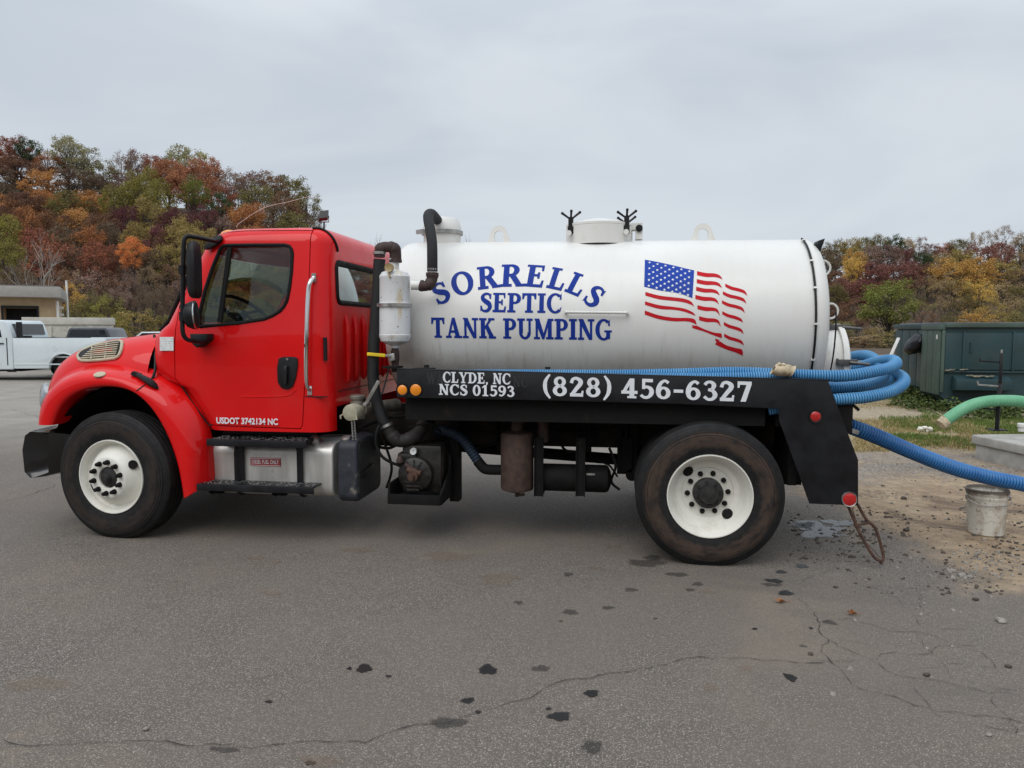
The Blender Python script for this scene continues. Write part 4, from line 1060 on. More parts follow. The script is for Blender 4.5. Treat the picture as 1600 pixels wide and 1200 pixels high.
# sticker
def plane_text(body, x0, x1, z0, z1, y, mat, parent, name='lettering', bold=.0, nrm_y=-1):
    cu = bpy.data.curves.new('txt', 'FONT'); cu.body = body; cu.offset = bold; cu.resolution_u = 3
    ob = bpy.data.objects.new('txt', cu); COL.objects.link(ob); bpy.context.view_layer.update()
    me = bpy.data.meshes.new_from_object(ob.evaluated_get(bpy.context.evaluated_depsgraph_get())); bpy.data.objects.remove(ob)
    xs_ = [v.co.x for v in me.vertices]; ys_ = [v.co.y for v in me.vertices]; a, b, c, d = min(xs_), max(xs_), min(ys_), max(ys_)
    for v in me.vertices:
        u = (v.co.x-a)/(b-a); q = (v.co.y-c)/(d-c)
        za = z0 if not isinstance(z0, tuple) else lerp(*z0, u); zb_ = z1 if not isinstance(z1, tuple) else lerp(*z1, u)
        v.co = Vector((lerp(x0, x1, u), y, lerp(za, zb_, q)))
    me.materials.append(mat); o = bpy.data.objects.new(name, me); COL.objects.link(o); setp(o, parent); return o
# aluminium box cover behind the steps carries the sticker
a, b = at(391, 715, .19), at(438, 729, .19)
mb = MB(); mb.box(a.x, b.x, .192, .1985, b.z, a.z); ST = part(mb, 'fuel_sticker', pm('sticker_red_mat', (.33, .03, .03), .5, var=.15), FT)
plane_text('DIESEL FUEL ONLY', a.x+.012, b.x-.012, b.z+.018, a.z-.016, .1905, WHITEM, FT, bold=.01)
mb = MB()
for (xa, xb, za, zb_) in ((a.x+.003, b.x-.003, a.z-.007, a.z-.004), (a.x+.003, b.x-.003, b.z+.004, b.z+.007)): mb.box(xa, xb, .1902, .192, za, zb_)
part(mb, 'sticker_border', WHITEM, FT)
# blue-grey hydraulic reservoir: thin across, deep towards the frame
x0, x1 = at(528, 740, .16).x, at(552, 740, .16).x+.035
P = rrect(.15, .72, at(540, 785, .16).z, at(540, 688, .16).z, .07); mb = MB(); mb.prism([(x0, a, b) for a, b in P], [(x1, a, b) for a, b in P]); RES = part(mb, 'hydraulic_reservoir', BLUEDK, bevel=.03, seg=4)
P = rrect(.185, .70, at(540, 785, .16).z+.02, at(540, 688, .16).z-.02, .06); mb = MB(); mb.prism([(x1-.005, a, b) for a, b in P], [(x1+.006, a, b) for a, b in P]); part(mb, 'reservoir_end', pm('worn_black_mat', (.028, .028, .028), .6, var=.4, vs_=14, dirt=((.13, .12, .10), .35, 10), bump=.3, spec=.3), RES, bevel=.004)
mb = MB(); c = at(540, 692, .2); mb.lathe((c.x, .24, c.z-.03), (0, -.45, .9), [(.045, 0), (.045, .02), (.03, .03), (.03, .055), (.036, .058), (.034, .08), (.0, .085)], 16); part(mb, 'reservoir_cap', STEEL, RES)
mb = MB(); c = atx(572, 735, x1); mb.bar((x1+.008, c.y-.13, c.z-.02), (x1+.008, c.y+.13, c.z+.015), .03, .05); part(mb, 'reservoir_bracket', BLACKP, RES, bevel=.01)

# ------------------------------------------------------------------ vacuum pump
def P3(px, py, Y): return at(px, py, Y)
fc = P3(648, 742, .28)
mb = MB(); mb.lathe(fc, (0, 1, 0), [(.0, -.03), (.05, -.03), (.055, -.02), (.115, -.012), (.135, .0), (.14, .02), (.14, .07), (.125, .075), (.125, .36), (.14, .365), (.14, .42), (.0, .42)], 32)
for a in range(0, 360, 30): mb.bar(fc+Vector((.03*math.cos(math.radians(a)), -.016, .03*math.sin(math.radians(a)))), fc+Vector((.12*math.cos(math.radians(a)), -.012, .12*math.sin(math.radians(a)))), .012, .014, up=(0, 1, 0))
PUMP = part(mb, 'vacuum_pump', pm('greasy_iron_mat', (.014, .012, .010), .45, var=.5, vs_=16, bump=.5, bs=60, dirt=((.05, .037, .027), .4, 9)))
mb = MB(); b0 = P3(622, 695, .34); b1 = P3(690, 770, .34)
mb.box(b0.x+.03, b1.x, .34, .66, b1.z, b0.z); mb.box(b0.x, b0.x+.16, .30, .5, b0.z-.18, b0.z-.06); part(mb, 'pump_housing', PUMP.data.materials[0], PUMP, bevel=.025)
for dz in (-.055, -.085, -.115):
    mb = MB(); mb.obox(fc+Vector((-.01, -.018, dz)), (.075+dz*.2, 0, 0), (0, .012, 0), (0, 0, .009)); part(mb, 'cooling_fin', PUMP.data.materials[0], PUMP, bevel=.004)
mb = MB(); mb.cyl(fc+Vector((-.0, -.02, 0)), fc+Vector((0, -.07, 0)), .045, .04); mb.cyl(fc+Vector((0, -.07, 0)), fc+Vector((0, -.12, 0)), .022); mb.cyl(fc+Vector((-.05, -.03, .05)), fc+Vector((.06, -.04, .02)), .022); part(mb, 'pump_shaft', RUST, PUMP)
mb = MB(); c = P3(646, 705, .30); mb.lathe(c, (0, -1, 0), [(.0, .012), (.022, .012), (.026, .014), (.027, -.01)], 20); part(mb, 'pressure_gauge', pm('gauge_mat', (.62, .63, .62), .3), PUMP); mb = MB(); mb.bar(c+Vector((0, -.0135, 0)), c+Vector((.008, -.0135, .014)), .002, .002); part(mb, 'gauge_needle', PLAST, PUMP)
mb = MB(); mb.lathe(P3(625, 718, .26), (0, 0, 1), [(.02, -.03), (.03, -.02), (.03, .0), (.018, .02), (.018, .03)], 12); mb.lathe(P3(633, 726, .26), (.8, 0, -.5), [(.022, 0), (.022, .08), (.03, .085), (.03, .1)], 12); part(mb, 'oil_fitting', RUSTPIPE, PUMP)
mb = MB(); a, b = P3(606, 775, .20), P3(688, 780, .20); mb.box(a.x, b.x, .20, .80, b.z-.035, a.z-.03); mb.box(a.x, b.x, .188, .2, b.z-.05, a.z+.02); mb.box(a.x, a.x+.02, .2, .8, b.z-.03, a.z+.10)
mb.prism([(b.x-.01, .20, b.z-.05), (b.x-.01, .2, b.z+.03), (b.x-.01, .75, b.z+.28), (b.x-.01, .75, b.z-.05)], [(b.x+.01, .20, b.z-.05), (b.x+.01, .2, b.z+.03), (b.x+.01, .75, b.z+.28), (b.x+.01, .75, b.z-.05)])
q = P3(712, 700, .62); mb.box(q.x-.05, q.x+.03, .60, .72, P3(712, 783, .62).z, 1.0); part(mb, 'pump_tray', UNDER, bevel=.004)
mb = MB(); P = spline([P3(593, 664, .25), P3(588, 678, .22), P3(588, 695, .22), P3(596, 712, .22), P3(610, 722, .24), P3(624, 727, .27)], 6); mb.tube(P, .012, 8); part(mb, 'oil_line', RUBBER)
mb = MB()
for pts in ([(560,670,.6),(600,655,.55),(640,650,.6),(680,660,.7)], [(575,690,.7),(610,700,.65),(650,670,.7)], [(690,700,.55),(702,715,.5),(700,745,.5),(692,765,.6)], [(640,640,.6),(660,655,.5),(668,668,.55)]):
    mb.tube(spline([P3(*p) for p in pts], 6), .013, 7)
o = part(mb, 'loose_line', RUBBER); o['kind'] = 'stuff'
# big black hose: rusty elbow on top, down past the cab corner to the pump elbow
def hose(mbx, P, r, per=8, n=14): mbx.tube(spline(P, per), r, n)
HY = .30
mb = MB(); hose(mb, [P3(593, 405, HY), P3(589, 470, HY), P3(584, 540, HY), P3(583, 590, HY), P3(588, 625, HY), P3(598, 655, HY), P3(606, 668, HY+.01)], .064 * .72); part(mb, 'vacuum_hose', pm('black_hose_mat', (.009, .009, .0095), .65, var=.3, vs_=20, bump=.5, bs=130, dirt=((.07, .06, .05), .2, 10)))
mb = MB(); mb.tube(spline([P3(593, 402, HY), P3(593.5, 392, HY), P3(598, 386.5, HY), P3(606, 386, HY+.01), P3(612, 386.5, HY+.02), P3(617, 391, HY+.03), P3(618, 402, HY+.04), P3(618, 408, HY+.04)], 5), [.042]*6+[.047]*4+[.041]*8+[.046]*4+[.05]*4+[.046]*9+[.042], 16); ELB = part(mb, 'rusty_elbow', RUSTPIPE)
for y_, rr_ in ((395.5, .05), (408, .05)):
    mb = MB(); q = P3(593 if y_ < 400 else 618, y_, HY if y_ < 400 else HY+.04); mb.lathe(q, (0, 0, 1), [(rr_-.006, -.012), (rr_, -.010), (rr_, .010), (rr_-.006, .012)], 20); part(mb, 'hose_clamp' if y_ < 400 else 'pipe_collar', STEEL if y_ < 400 else RUSTPIPE, ELB)
mb = MB(); mb.tube(spline([P3(606, 668, HY+.01), P3(612, 679, HY+.02), P3(622, 688, HY+.03), P3(637, 687, HY+.06), P3(652, 678, HY+.12), P3(661, 664, HY+.2), P3(662, 650, HY+.3)], 6), [.05]*6+[.056]*6+[.053]*6+[.058]*6+[.056]*13, 16); part(mb, 'pump_elbow', pm('dull_iron_mat', (.018, .015, .014), .65, var=.35, vs_=20, bump=.3, bs=70))
mb = MB(); q = P3(604, 665, HY+.01); mb.lathe(q, (.4, 0, -.9), [(.048, -.012), (.053, -.01), (.053, .01), (.048, .012)], 18); part(mb, 'hose_clamp', STEEL)
# white separator canister
CY = .34; c0 = P3(617, 530, CY); c1 = P3(617, 424, CY); R_ = .124; axz = Vector((0, 0, 1)); Hc = c1.z-c0.z
mb = MB(); mb.lathe(c0, axz, [(.0, -.075), (.03, -.07), (.034, -.05), (.06, -.04), (.11, -.015), (R_, .02), (R_+.001, .035), (R_-.002, .038), (R_-.002, Hc*.5-.02), (R_, Hc*.5-.018), (R_, Hc*.5+.02), (R_-.002, Hc*.5+.022), (R_-.002, Hc-.06), (R_, Hc-.055), (R_, Hc-.04), (R_-.02, Hc-.01), (.05, Hc+.01), (.04, Hc+.012), (.04, Hc+.10), (.0, Hc+.10)], 40)
CANM = NT('canister_mat'); xx, yy, zz = CANM.sep(); st = CANM.noise(9, 6, .7, stretch=(1, 1, .12)); sp_ = CANM.noise(38, 4, .62)
cc = CANM.mix(CANM.mr(st, .55, .72), (.70, .71, .71), (.55, .42, .22)); cc = CANM.mix(CANM.mr(sp_, .66, .70), cc, (.12, .07, .04)); cc = CANM.mix(CANM.math('MULTIPLY', CANM.mr(CANM.noise(5, 5, .7), .5, .7), CANM.mr(zz, 1.72, 1.60)), cc, (.36, .25, .13)); CANM.bsdf(cc, .38, 0, .2); CANM = CANM.mat
CAN = part(mb, 'separator_canister', CANM, ang=30); tag(CAN, 'white steel separator canister streaked with rust')
mb = MB(); q = c0+axz*(Hc*.5); mb.lathe(q, axz, [(R_, -.014), (R_+.012, -.013), (R_+.012, .013), (R_, .014)], 40); mb.bar(q+Vector((-.14, -.06, 0)), q+Vector((.02, -.14, 0)), .02, .024); mb.cyl(q+Vector((-.165, -.05, 0)), q+Vector((-.13, -.07, 0)), .014); part(mb, 'clamp_band', STEEL, CAN)
mb = MB(); q = P3(608, 418, CY-.13); mb.lathe(q, (0, -1, 0), [(.0, .008), (.024, .008), (.033, .012), (.034, -.02)], 20); mb.tube([q+Vector((0, .005, -.03)), q+Vector((-.003, .0, -.05)), q+Vector((.006, .0, -.075))], .008, 7); part(mb, 'vacuum_gauge', pm('yellowed_gauge_mat', (.36, .27, .13), .4, var=.2, vs_=40), CAN)
mb = MB(); q = c0+Vector((0, 0, -.07)); mb.lathe(q, (0, 0, -1), [(.028, 0), (.028, .02), (.034, .025), (.034, .1), (.03, .11), (.026, .15), (.03, .16), (.03, .19), (.0, .19)], 16); DV = part(mb, 'drain_valve', RUSTPIPE, CAN)
mb = MB(); a, b = P3(573.5, 553, .235), P3(602, 555.5, .24); mb.bar(a, b, .01, .026); part(mb, 'valve_lever', YEL, CAN, bevel=.004)
mb = MB(); mb.bar(b, P3(615, 557, .28), .008, .022); mb.obox(P3(613, 558, .28), (.02, 0, .004), (0, .012, 0), (-.004, 0, .028)); part(mb, 'valve_stem', STEEL, CAN, bevel=.004)
mb = MB(); a, b = P3(642, 446, CY), P3(659, 446, CY+.02); mb.cyl(a, b, .036, n=20); part(mb, 'outlet_pipe', WHITEP, CAN)
mb = MB(); mb.tube(spline([P3(657, 446, CY+.02), P3(664, 447, CY+.02), P3(671, 444, CY+.03), P3(675, 436, CY+.04), P3(675.5, 426, CY+.04)], 5), [.045]*4+[.04]*4+[.048]*5+[.044]*4+[.05]*4, 16); part(mb, 'rusty_elbow', RUSTPIPE, CAN)
mb = MB(); q = P3(675.5, 421, CY+.04); mb.lathe(q, (0, 0, 1), [(.036, -.03), (.036, -.008), (.041, -.006), (.041, .008), (.036, .009)], 20); part(mb, 'hose_clamp', STEEL, CAN)
mb = MB(); hose(mb, [P3(675.5, 424, CY+.04), P3(675.5, 400, CY+.05), P3(675, 380, CY+.10), P3(672, 358, CY+.2), P3(669, 342, CY+.33), P3(670, 335, CY+.42), P3(675, 334.5, CY+.52), P3(681, 341, CY+.66), P3(686, 348, CY+.78)], .042); OH = part(mb, 'overflow_hose', pm('cloth_hose_mat', (.014, .013, .014), .85, var=.3, vs_=30, bump=.8, bs=55))
# cam-lock inlet by the cab corner
VY = .20; c = P3(551, 644, VY)
mb = MB(); mb.lathe(c, (-.12, -1, -.05), [(.0, .05), (.05, .05), (.062, .045), (.066, .03), (.066, -.03), (.06, -.035), (.06, -.08), (.0, -.08)], 28); mb.tube([c+Vector((-.062, -.02, -.01)), c+Vector((-.09, -.03, -.03)), c+Vector((-.085, -.03, -.05))], .007, 6); mb.tube([c+Vector((.045, -.05, -.02)), c+Vector((.055, -.06, -.05)), c+Vector((.03, -.055, -.05))], .007, 6); CL = part(mb, 'cam_lock_cap', pm('cast_alloy_mat', (.40, .37, .27), .6, metal=.2, var=.15, vs_=18, dirt=((.2, .16, .1), .25, 20)))
mb = MB(); q = P3(559, 636, VY+.1); mb.lathe(q, (0, 0, 1), [(.06, -.09), (.062, -.02), (.056, .04), (.05, .05), (.05, .06), (.06, .065), (.062, .085), (.056, .095), (.0, .095)], 20); mb.cyl(P3(565, 640, VY+.1), P3(620, 632, VY+.5), .052); part(mb, 'inlet_valve', pm('grey_cast_mat', (.16, .14, .115), .65, metal=.3, var=.3, vs_=20, bump=.3), CL)
mb = MB(); a, b = P3(571, 632, VY), P3(592, 595, VY-.02); mb.bar(a, b, .012, .028, up=(1, 0, 0)); mb.cyl(a+Vector((0, -.02, 0)), a+Vector((0, .06, 0)), .016); part(mb, 'valve_lever', STEEL, CL, bevel=.004)
for dx in (0, 4):
    mb = MB(); k = 0; pa = P3(549.5+dx, 657, VY-.02); pb = P3(551.5+dx*1.1, 686, VY)
    n_ = 14
    for k in range(n_):
        q = pa.lerp(pb, (k+.5)/n_); rot = k % 2
        u = Vector((1, 0, 0)) if rot else Vector((0, 1, 0))
        mb.tube([q+u*.0055*math.cos(2*math.pi*j/8)+Vector((0, 0, 1))*.0095*math.sin(2*math.pi*j/8) for j in range(8)], .002, 5, closed=True)
    o = part(mb, 'chain', CHROME, CL); o['kind'] = 'stuff'
mb = MB(); mb.tube([P3(608, 575, .4), P3(600, 605, .35), P3(594, 625, .3)], .007, 6); part(mb, 'control_rod', BLACKP)

# ------------------------------------------------------------------ rusty scrubber, air tank and blue drain hose below the skirt
q0, q1 = P3(808, 764, .42), P3(808, 676, .42)
mb = MB(); mb.lathe(q0, (0, 0, 1), [(.0, -.02), (.07, -.018), (.125, 0), (.13, .02), (.13, q1.z-q0.z-.02), (.12, q1.z-q0.z), (.05, q1.z-q0.z+.02), (.04, q1.z-q0.z+.12), (.0, q1.z-q0.z+.12)], 36); mb.cyl(q0+Vector((0, 0, -.02)), q0+Vector((0, 0, -.06)), .018); mb.bar(q0+Vector((0, 0, -.05)), q0+Vector((.06, -.01, -.04)), .02, .02); SCRB = part(mb, 'rusty_scrubber', pm('brown_rust_mat', (.062, .036, .027), .8, var=.35, vs_=20, bump=.5, bs=90, dirt=((.10, .06, .042), .35, 16)))
mb = MB(); mb.tube(spline([P3(812, 660, .42), P3(814, 646, .42), P3(826, 640, .44), P3(842, 645, .46), P3(848, 660, .46), P3(848, 690, .46)], 5), .046, 14); part(mb, 'exhaust_pipe', RUSTPIPE, SCRB)
mb = MB(); a, b = P3(845, 745, .48), P3(950, 747, .48); mb.lathe(a, (1, 0, 0), [(.0, -.03), (.06, -.025), (.105, 0), (.108, .02), (.108, (b-a).x-.02), (.1, (b-a).x), (.06, (b-a).x+.02), (.0, (b-a).x+.03)], 30); AIRT = part(mb, 'air_tank', UNDER)
mb = MB(); q = P3(923, 741, .37); mb.obox(q, (.033, 0, 0), (0, .003, 0), (0, 0, .008)); part(mb, 'air_tank_label', STEEL, AIRT)
for px in (842, 907):
    p = P3(px, 745, .36); mb = MB(); mb.box(p.x-.03, p.x+.03, .352, .366, P3(px, 775, .36).z, P3(px, 684, .36).z); mb.box(p.x-.036, p.x-.03, .33, .366, P3(px, 775, .36).z, P3(px, 684, .36).z); mb.box(p.x+.03, p.x+.036, .33, .366, P3(px, 775, .36).z, P3(px, 684, .36).z); mb.box(p.x-.03, p.x+.03, .366, .62, P3(px, 775, .36).z, P3(px, 775, .36).z+.01); part(mb, 'tank_strap', UNDER, AIRT)
mb = MB(); P = spline([P3(930, 715, .7), P3(945, 724, .6), P3(953, 728, .6), P3(965, 745, .6)], 5); mb.tube(P, .008, 6); part(mb, 'brake_line', RUBBER)
def ribbed(path, r, pitch, depth, n=14, tail=True):
    P = resample(spline(path, 12), pitch/4); R_ = []
    for k in range(len(P)): R_.append((r-depth, r-depth*.15, r, r-depth*.15)[k % 4])
    mb = MB(); mb.tube(P, R_, n); mb.rib = [1.0 if (k % 4) == 0 else (.25 if (k % 4) != 2 else 0.) for k in range(len(P)) for _ in range(n)]; return mb
def rib_attr(o, vals):
    if vals is None: return o
    a_ = o.data.attributes.new('rib', 'FLOAT', 'POINT'); a_.data.foreach_set('value', vals); return o
def hose_mat(name, col, col2, pitch_rough=.45, dirt=.3):
    t = NT(name); n = t.noise(3, 5, .65); n2 = t.noise(30, 4, .7)
    c = t.mix(t.mr(n, .3, .7), col, col2); ra = t.n('ShaderNodeAttribute'); ra.attribute_name = 'rib'; c = t.mix(t.math('MULTIPLY', ra.outputs['Fac'], .8), c, tuple(x*.22 for x in col)); c = t.mix(t.math('MULTIPLY', t.mr(n2, .55, .8), dirt), c, (.16, .13, .10)); t.bsdf(c, pitch_rough, spec=.4); return t.mat
BL_DK = hose_mat('dark_blue_hose_mat', (.012, .022, .04), (.02, .035, .06), .6)
rib_attr(part(ribbed([P3(680, 672, .62), P3(703, 675, .58), P3(722, 686, .52), P3(735, 703, .48), P3(748, 722, .45)], .042, .026, .007), 'drain_hose', BL_DK), None)
mb = MB(); mb.tube(spline([P3(746, 720, .45), P3(757, 732, .44), P3(770, 734, .43), P3(785, 734, .43)], 5), .042, 14); part(mb, 'drain_elbow', UNDER)

# ------------------------------------------------------------------ white tank
TR = .70
def zc(x): return 1.745-.0095*(x+2.5)
TX0, TX1 = -2.47, .845
TA = Vector((TX0, YC, zc(TX0))); TAX = (Vector((TX1, YC, zc(TX1)))-TA).normalized(); TL = TX1-TX0
prof = [(.0, -.16), (.2, -.15), (.4, -.12), (.55, -.085), (.63, -.055), (.675, -.02), (.695, .02), (TR, .06)]
prof += [(TR, .06+(TL-.12)*k/10) for k in range(1, 11)]
prof += [(TR, TL), (TR+.004, TL+.004), (TR+.004, TL+.03), (TR-.002, TL+.045), (.685, TL+.072), (.655, TL+.098), (.60, TL+.118), (.50, TL+.137), (.35, TL+.152), (.18, TL+.162), (.0, TL+.165)]
mb = MB(); mb.lathe(TA, TAX, prof, 96)
TANK = part(mb, 'tank', TANKW, ang=40); tag(TANK, 'white cylindrical steel tank with blue lettering and flag')
BT = bvh_of(TANK)
def tank_uv(px, py):
    p, n = hit(px, py, BT); return p.x, TR*math.atan2(p.z-zc(p.x), YC-p.y)
def wrap(u, s, lift=.002):
    a = s/TR; return Vector((u, YC-(TR+lift)*math.cos(a), zc(u)+(TR+lift)*math.sin(a)))

# ------------------------------------------------------------------ serif lettering drawn stroke by stroke (unit cap height)
def Rr(x0, y0, x1, y1): return [(x0, y0), (x1, y0), (x1, y1), (x0, y1)]
def EL(cx, cy, rx, ry, wx, wy, a0=0, a1=360):
    n = max(6, int(abs(a1-a0)/12)); out = []
    for k in range(n):
        q = []
        for a, inn in ((lerp(a0, a1, k/n), 0), (lerp(a0, a1, (k+1)/n), 0), (lerp(a0, a1, (k+1)/n), 1), (lerp(a0, a1, k/n), 1)):
            a = math.radians(a); q.append((cx+(rx-wx*inn)*math.cos(a), cy+(ry-wy*inn)*math.sin(a)))
        out.append(q)
    return out
def ST_(pts, ws, per=5):
    P = spline([Vector((x, y, 0)) for x, y in pts], per); n = len(P); out = []; L = []; Rg = []
    W = spline([Vector((w_, 0, 0)) for w_ in ws], per)
    for i in range(n):
        t_ = (P[min(n-1, i+1)]-P[max(0, i-1)]).normalized(); nn = Vector((-t_.y, t_.x, 0))*W[i].x/2
        L.append(P[i]+nn); Rg.append(P[i]-nn)
    return [[(L[i].x, L[i].y), (L[i+1].x, L[i+1].y), (Rg[i+1].x, Rg[i+1].y), (Rg[i].x, Rg[i].y)] for i in range(n-1)]
W_, T_, S_ = .21, .095, .085
def glyph(c):
    stem = [Rr(.1, 0, .1+W_, 1), Rr(0, 0, .4, S_), Rr(0, 1-S_, .4, 1)]
    if c == 'T': return [Rr(.27, 0, .47, 1), Rr(.0, .9, .74, 1), [(0, 1), (0, .70), (.06, .70), (.13, .92)], [(.74, 1), (.61, .92), (.68, .70), (.74, .70)], Rr(.17, 0, .57, S_)], .79
    if c == 'A': return [[(.10, 0), (.19, 0), (.46, 1), (.36, 1)], [(.57, 0), (.80, 0), (.50, 1), (.35, 1)], Rr(.2, .27, .64, .36), Rr(0, 0, .3, S_), Rr(.48, 0, .9, S_)], .92
    if c == 'N': return [Rr(.1, 0, .20, 1), Rr(.66, 0, .76, 1), [(.02, 1), (.27, 1), (.76, 0), (.60, 0)], Rr(0, 0, .31, S_), Rr(.54, 1-S_, .87, 1)], .9
    if c == 'K': return stem+[[(.28, .40), (.28, .52), (.62, 1), (.75, 1)], [(.36, .52), (.50, .66), (.86, 0), (.62, 0)], Rr(.52, 1-S_, .85, 1), Rr(.54, 0, .93, S_)], .93
    if c in 'PR':
        g = [Rr(.1, 0, .3, 1), Rr(0, 0, .42, S_), Rr(0, 1-S_, .3, 1), Rr(.2, .91, .38, 1), Rr(.2, .44, .38, .53)]+EL(.38, .72, .33, .28, .19, .09, -90, 90)
        if c == 'R': return g+[[(.33, .48), (.55, .50), (.86, 0), (.63, 0)], Rr(.6, 0, .93, S_)], .92
        return g, .75
    if c == 'U': return [Rr(.1, .3, .29, 1), Rr(.63, .3, .73, 1), Rr(0, 1-S_, .4, 1), Rr(.52, 1-S_, .84, 1)]+EL(.415, .32, .315, .34, .15, .10, 180, 360), .88
    if c == 'M': return [Rr(.1, 0, .2, 1), Rr(.78, 0, .97, 1), [(.04, 1), (.28, 1), (.58, .12), (.46, 0)], [(.46, 0), (.56, 0), (.88, 1), (.78, 1)], Rr(0, 0, .31, S_), Rr(.68, 0, 1.07, S_), Rr(.8, 1-S_, 1.07, 1)], 1.11
    if c == 'I': return stem, .44
    if c in 'GC':
        g = EL(.45, .5, .44, .52, .20, .09, 48, 312)+[[(.70, .70), (.77, .70), (.77, 1.0), (.71, .88)]]
        if c == 'G': return g+[Rr(.60, .06, .79, .45), Rr(.50, .39, .88, .46)], .92
        return g+[[(.72, .12), (.78, .28), (.70, .22)]], .84
    if c == 'E': return [Rr(.1, 0, .3, 1), Rr(0, .92, .64, 1), Rr(0, 0, .67, T_), Rr(.3, .47, .5, .55), [(.58, 1), (.58, .92), (.6, .74), (.65, .74), (.65, 1)], [(.6, .08), (.67, 0), (.70, .28), (.65, .28)], Rr(.46, .38, .52, .64)], .75
    if c == 'S': return ST_([(.54, .74), (.50, .90), (.33, .96), (.16, .87), (.13, .70), (.29, .55), (.48, .42), (.54, .24), (.42, .07), (.24, .04), (.10, .12), (.06, .28)], [.06, .08, .10, .14, .18, .22, .22, .18, .14, .10, .08, .06])+[[(.52, .70), (.58, .70), (.58, .96), (.53, .9)], [(.03, .04), (.08, .10), (.09, .30), (.03, .30)]], .66
    if c == 'O': return EL(.45, .5, .45, .52, .20, .09), .94
    if c == 'L': return [Rr(.1, 0, .3, 1), Rr(0, 1-S_, .42, 1), Rr(0, 0, .64, T_), [(.56, .08), (.64, 0), (.68, .32), (.62, .32)]], .72
    if c == 'Y': return [[(.04, 1), (.27, 1), (.52, .45), (.33, .45)], [(.42, .45), (.5, .45), (.80, 1), (.70, 1)], Rr(.33, 0, .52, .5), Rr(.22, 0, .63, S_), Rr(0, 1-S_, .36, 1), Rr(.6, 1-S_, .88, 1)], .88
    if c == 'D': return [Rr(.1, 0, .3, 1), Rr(0, 0, .36, .09), Rr(0, .91, .36, 1)]+EL(.36, .5, .48, .5, .2, .09, -90, 90), .90
    if c == 'W': return [[(.04, 1), (.26, 1), (.46, 0), (.34, 0)], [(.34, 0), (.42, 0), (.62, 1), (.5, 1)], [(.46, 1), (.68, 1), (.86, 0), (.74, 0)], [(.74, 0), (.82, 0), (1.04, 1), (.95, 1)]], 1.08
    if c == ',': return ST_([(.12, .12), (.14, -.02), (.06, -.16)], [.16, .12, .04]), .3
    if c == ' ': return [], .34
    if c == '-': return [Rr(.04, .36, .44, .49)], .5
    if c == '(': return ST_([(.28, 1.1), (.10, .8), (.06, .48), (.12, .16), (.30, -.14)], [.06, .13, .16, .13, .06]), .36
    if c == ')': return ST_([(.06, 1.1), (.24, .8), (.28, .48), (.22, .16), (.04, -.14)], [.06, .13, .16, .13, .06]), .36
    if c == '0': return EL(.33, .5, .33, .51, .18, .10), .73
    if c == '1': return [Rr(.2, 0, .39, 1), [(.03, .80), (.03, .74), (.2, .84), (.2, 1)], Rr(.06, 0, .53, .08)], .62
    if c == '2': return ST_([(.08, .70), (.15, .89), (.32, .94), (.50, .82), (.49, .64), (.32, .40), (.12, .10)], [.13, .12, .13, .18, .18, .16, .14])+[Rr(.03, 0, .62, .14), [(.55, .1), (.62, .1), (.64, .28), (.58, .28)]], .70
    if c == '3': return ST_([(.08, .80), (.18, .92), (.36, .93), (.48, .78), (.40, .58), (.24, .54)], [.12, .11, .12, .17, .13, .10])+ST_([(.24, .54), (.44, .48), (.54, .28), (.43, .08), (.22, .05), (.06, .18)], [.10, .14, .18, .13, .11, .12]), .66
    if c == '4': return [Rr(.38, 0, .57, 1), [(.0, .25), (.14, .25), (.52, 1), (.38, 1)], Rr(.0, .23, .72, .36), Rr(.28, 0, .67, .08)], .76
    if c == '5': return [Rr(.12, .86, .58, 1), Rr(.12, .5, .23, .9)]+ST_([(.14, .54), (.32, .60), (.50, .50), (.54, .30), (.42, .09), (.22, .05), (.06, .16)], [.10, .11, .16, .18, .13, .11, .12]), .67
    if c == '6': return ST_([(.55, .84), (.40, .94), (.22, .82), (.11, .55), (.10, .3)], [.12, .10, .13, .17, .18])+EL(.335, .31, .31, .31, .17, .10), .70
    if c == '7': return [Rr(.03, .86, .62, 1), [(.44, .88), (.62, .88), (.38, 0), (.18, 0)], [(.03, 1), (.03, .70), (.08, .70), (.12, .9)]], .68
    if c == '8': return EL(.33, .74, .27, .26, .15, .10)+EL(.33, .27, .32, .28, .17, .10), .72
    if c == '9':
        g, w2 = glyph('6'); return [[(.66-x, 1-y) for x, y in p] for p in g], w2
    return [], .5
def letter_mesh(polys, place, slices=None):
    """polys in glyph units -> mesh; place maps glyph xy and a tiny lift to the surface"""
    bm = bmesh.new()
    for k, p in enumerate(polys):
        vs_ = [bm.verts.new((x, y, (k % 7)*.00012)) for x, y in shrink(p, -.016)]
        try: bm.faces.new(vs_)
        except ValueError: pass
    if slices:
        for s_ in slices:
            bmesh.ops.bisect_plane(bm, geom=bm.verts[:]+bm.edges[:]+bm.faces[:], plane_co=(0, s_, 0), plane_no=(0, 1, 0))
    for v in bm.verts: v.co = place(v.co.x, v.co.y, v.co.z)
    me = bpy.data.meshes.new('letter'); bm.to_mesh(me); bm.free(); return me
SLC = [k*.125 for k in range(-1, 10)]
def put_letter(me, mat, parent, name='letter'):
    me.materials.append(mat); o = bpy.data.objects.new(name, me); COL.objects.link(o); setp(o, parent); return o
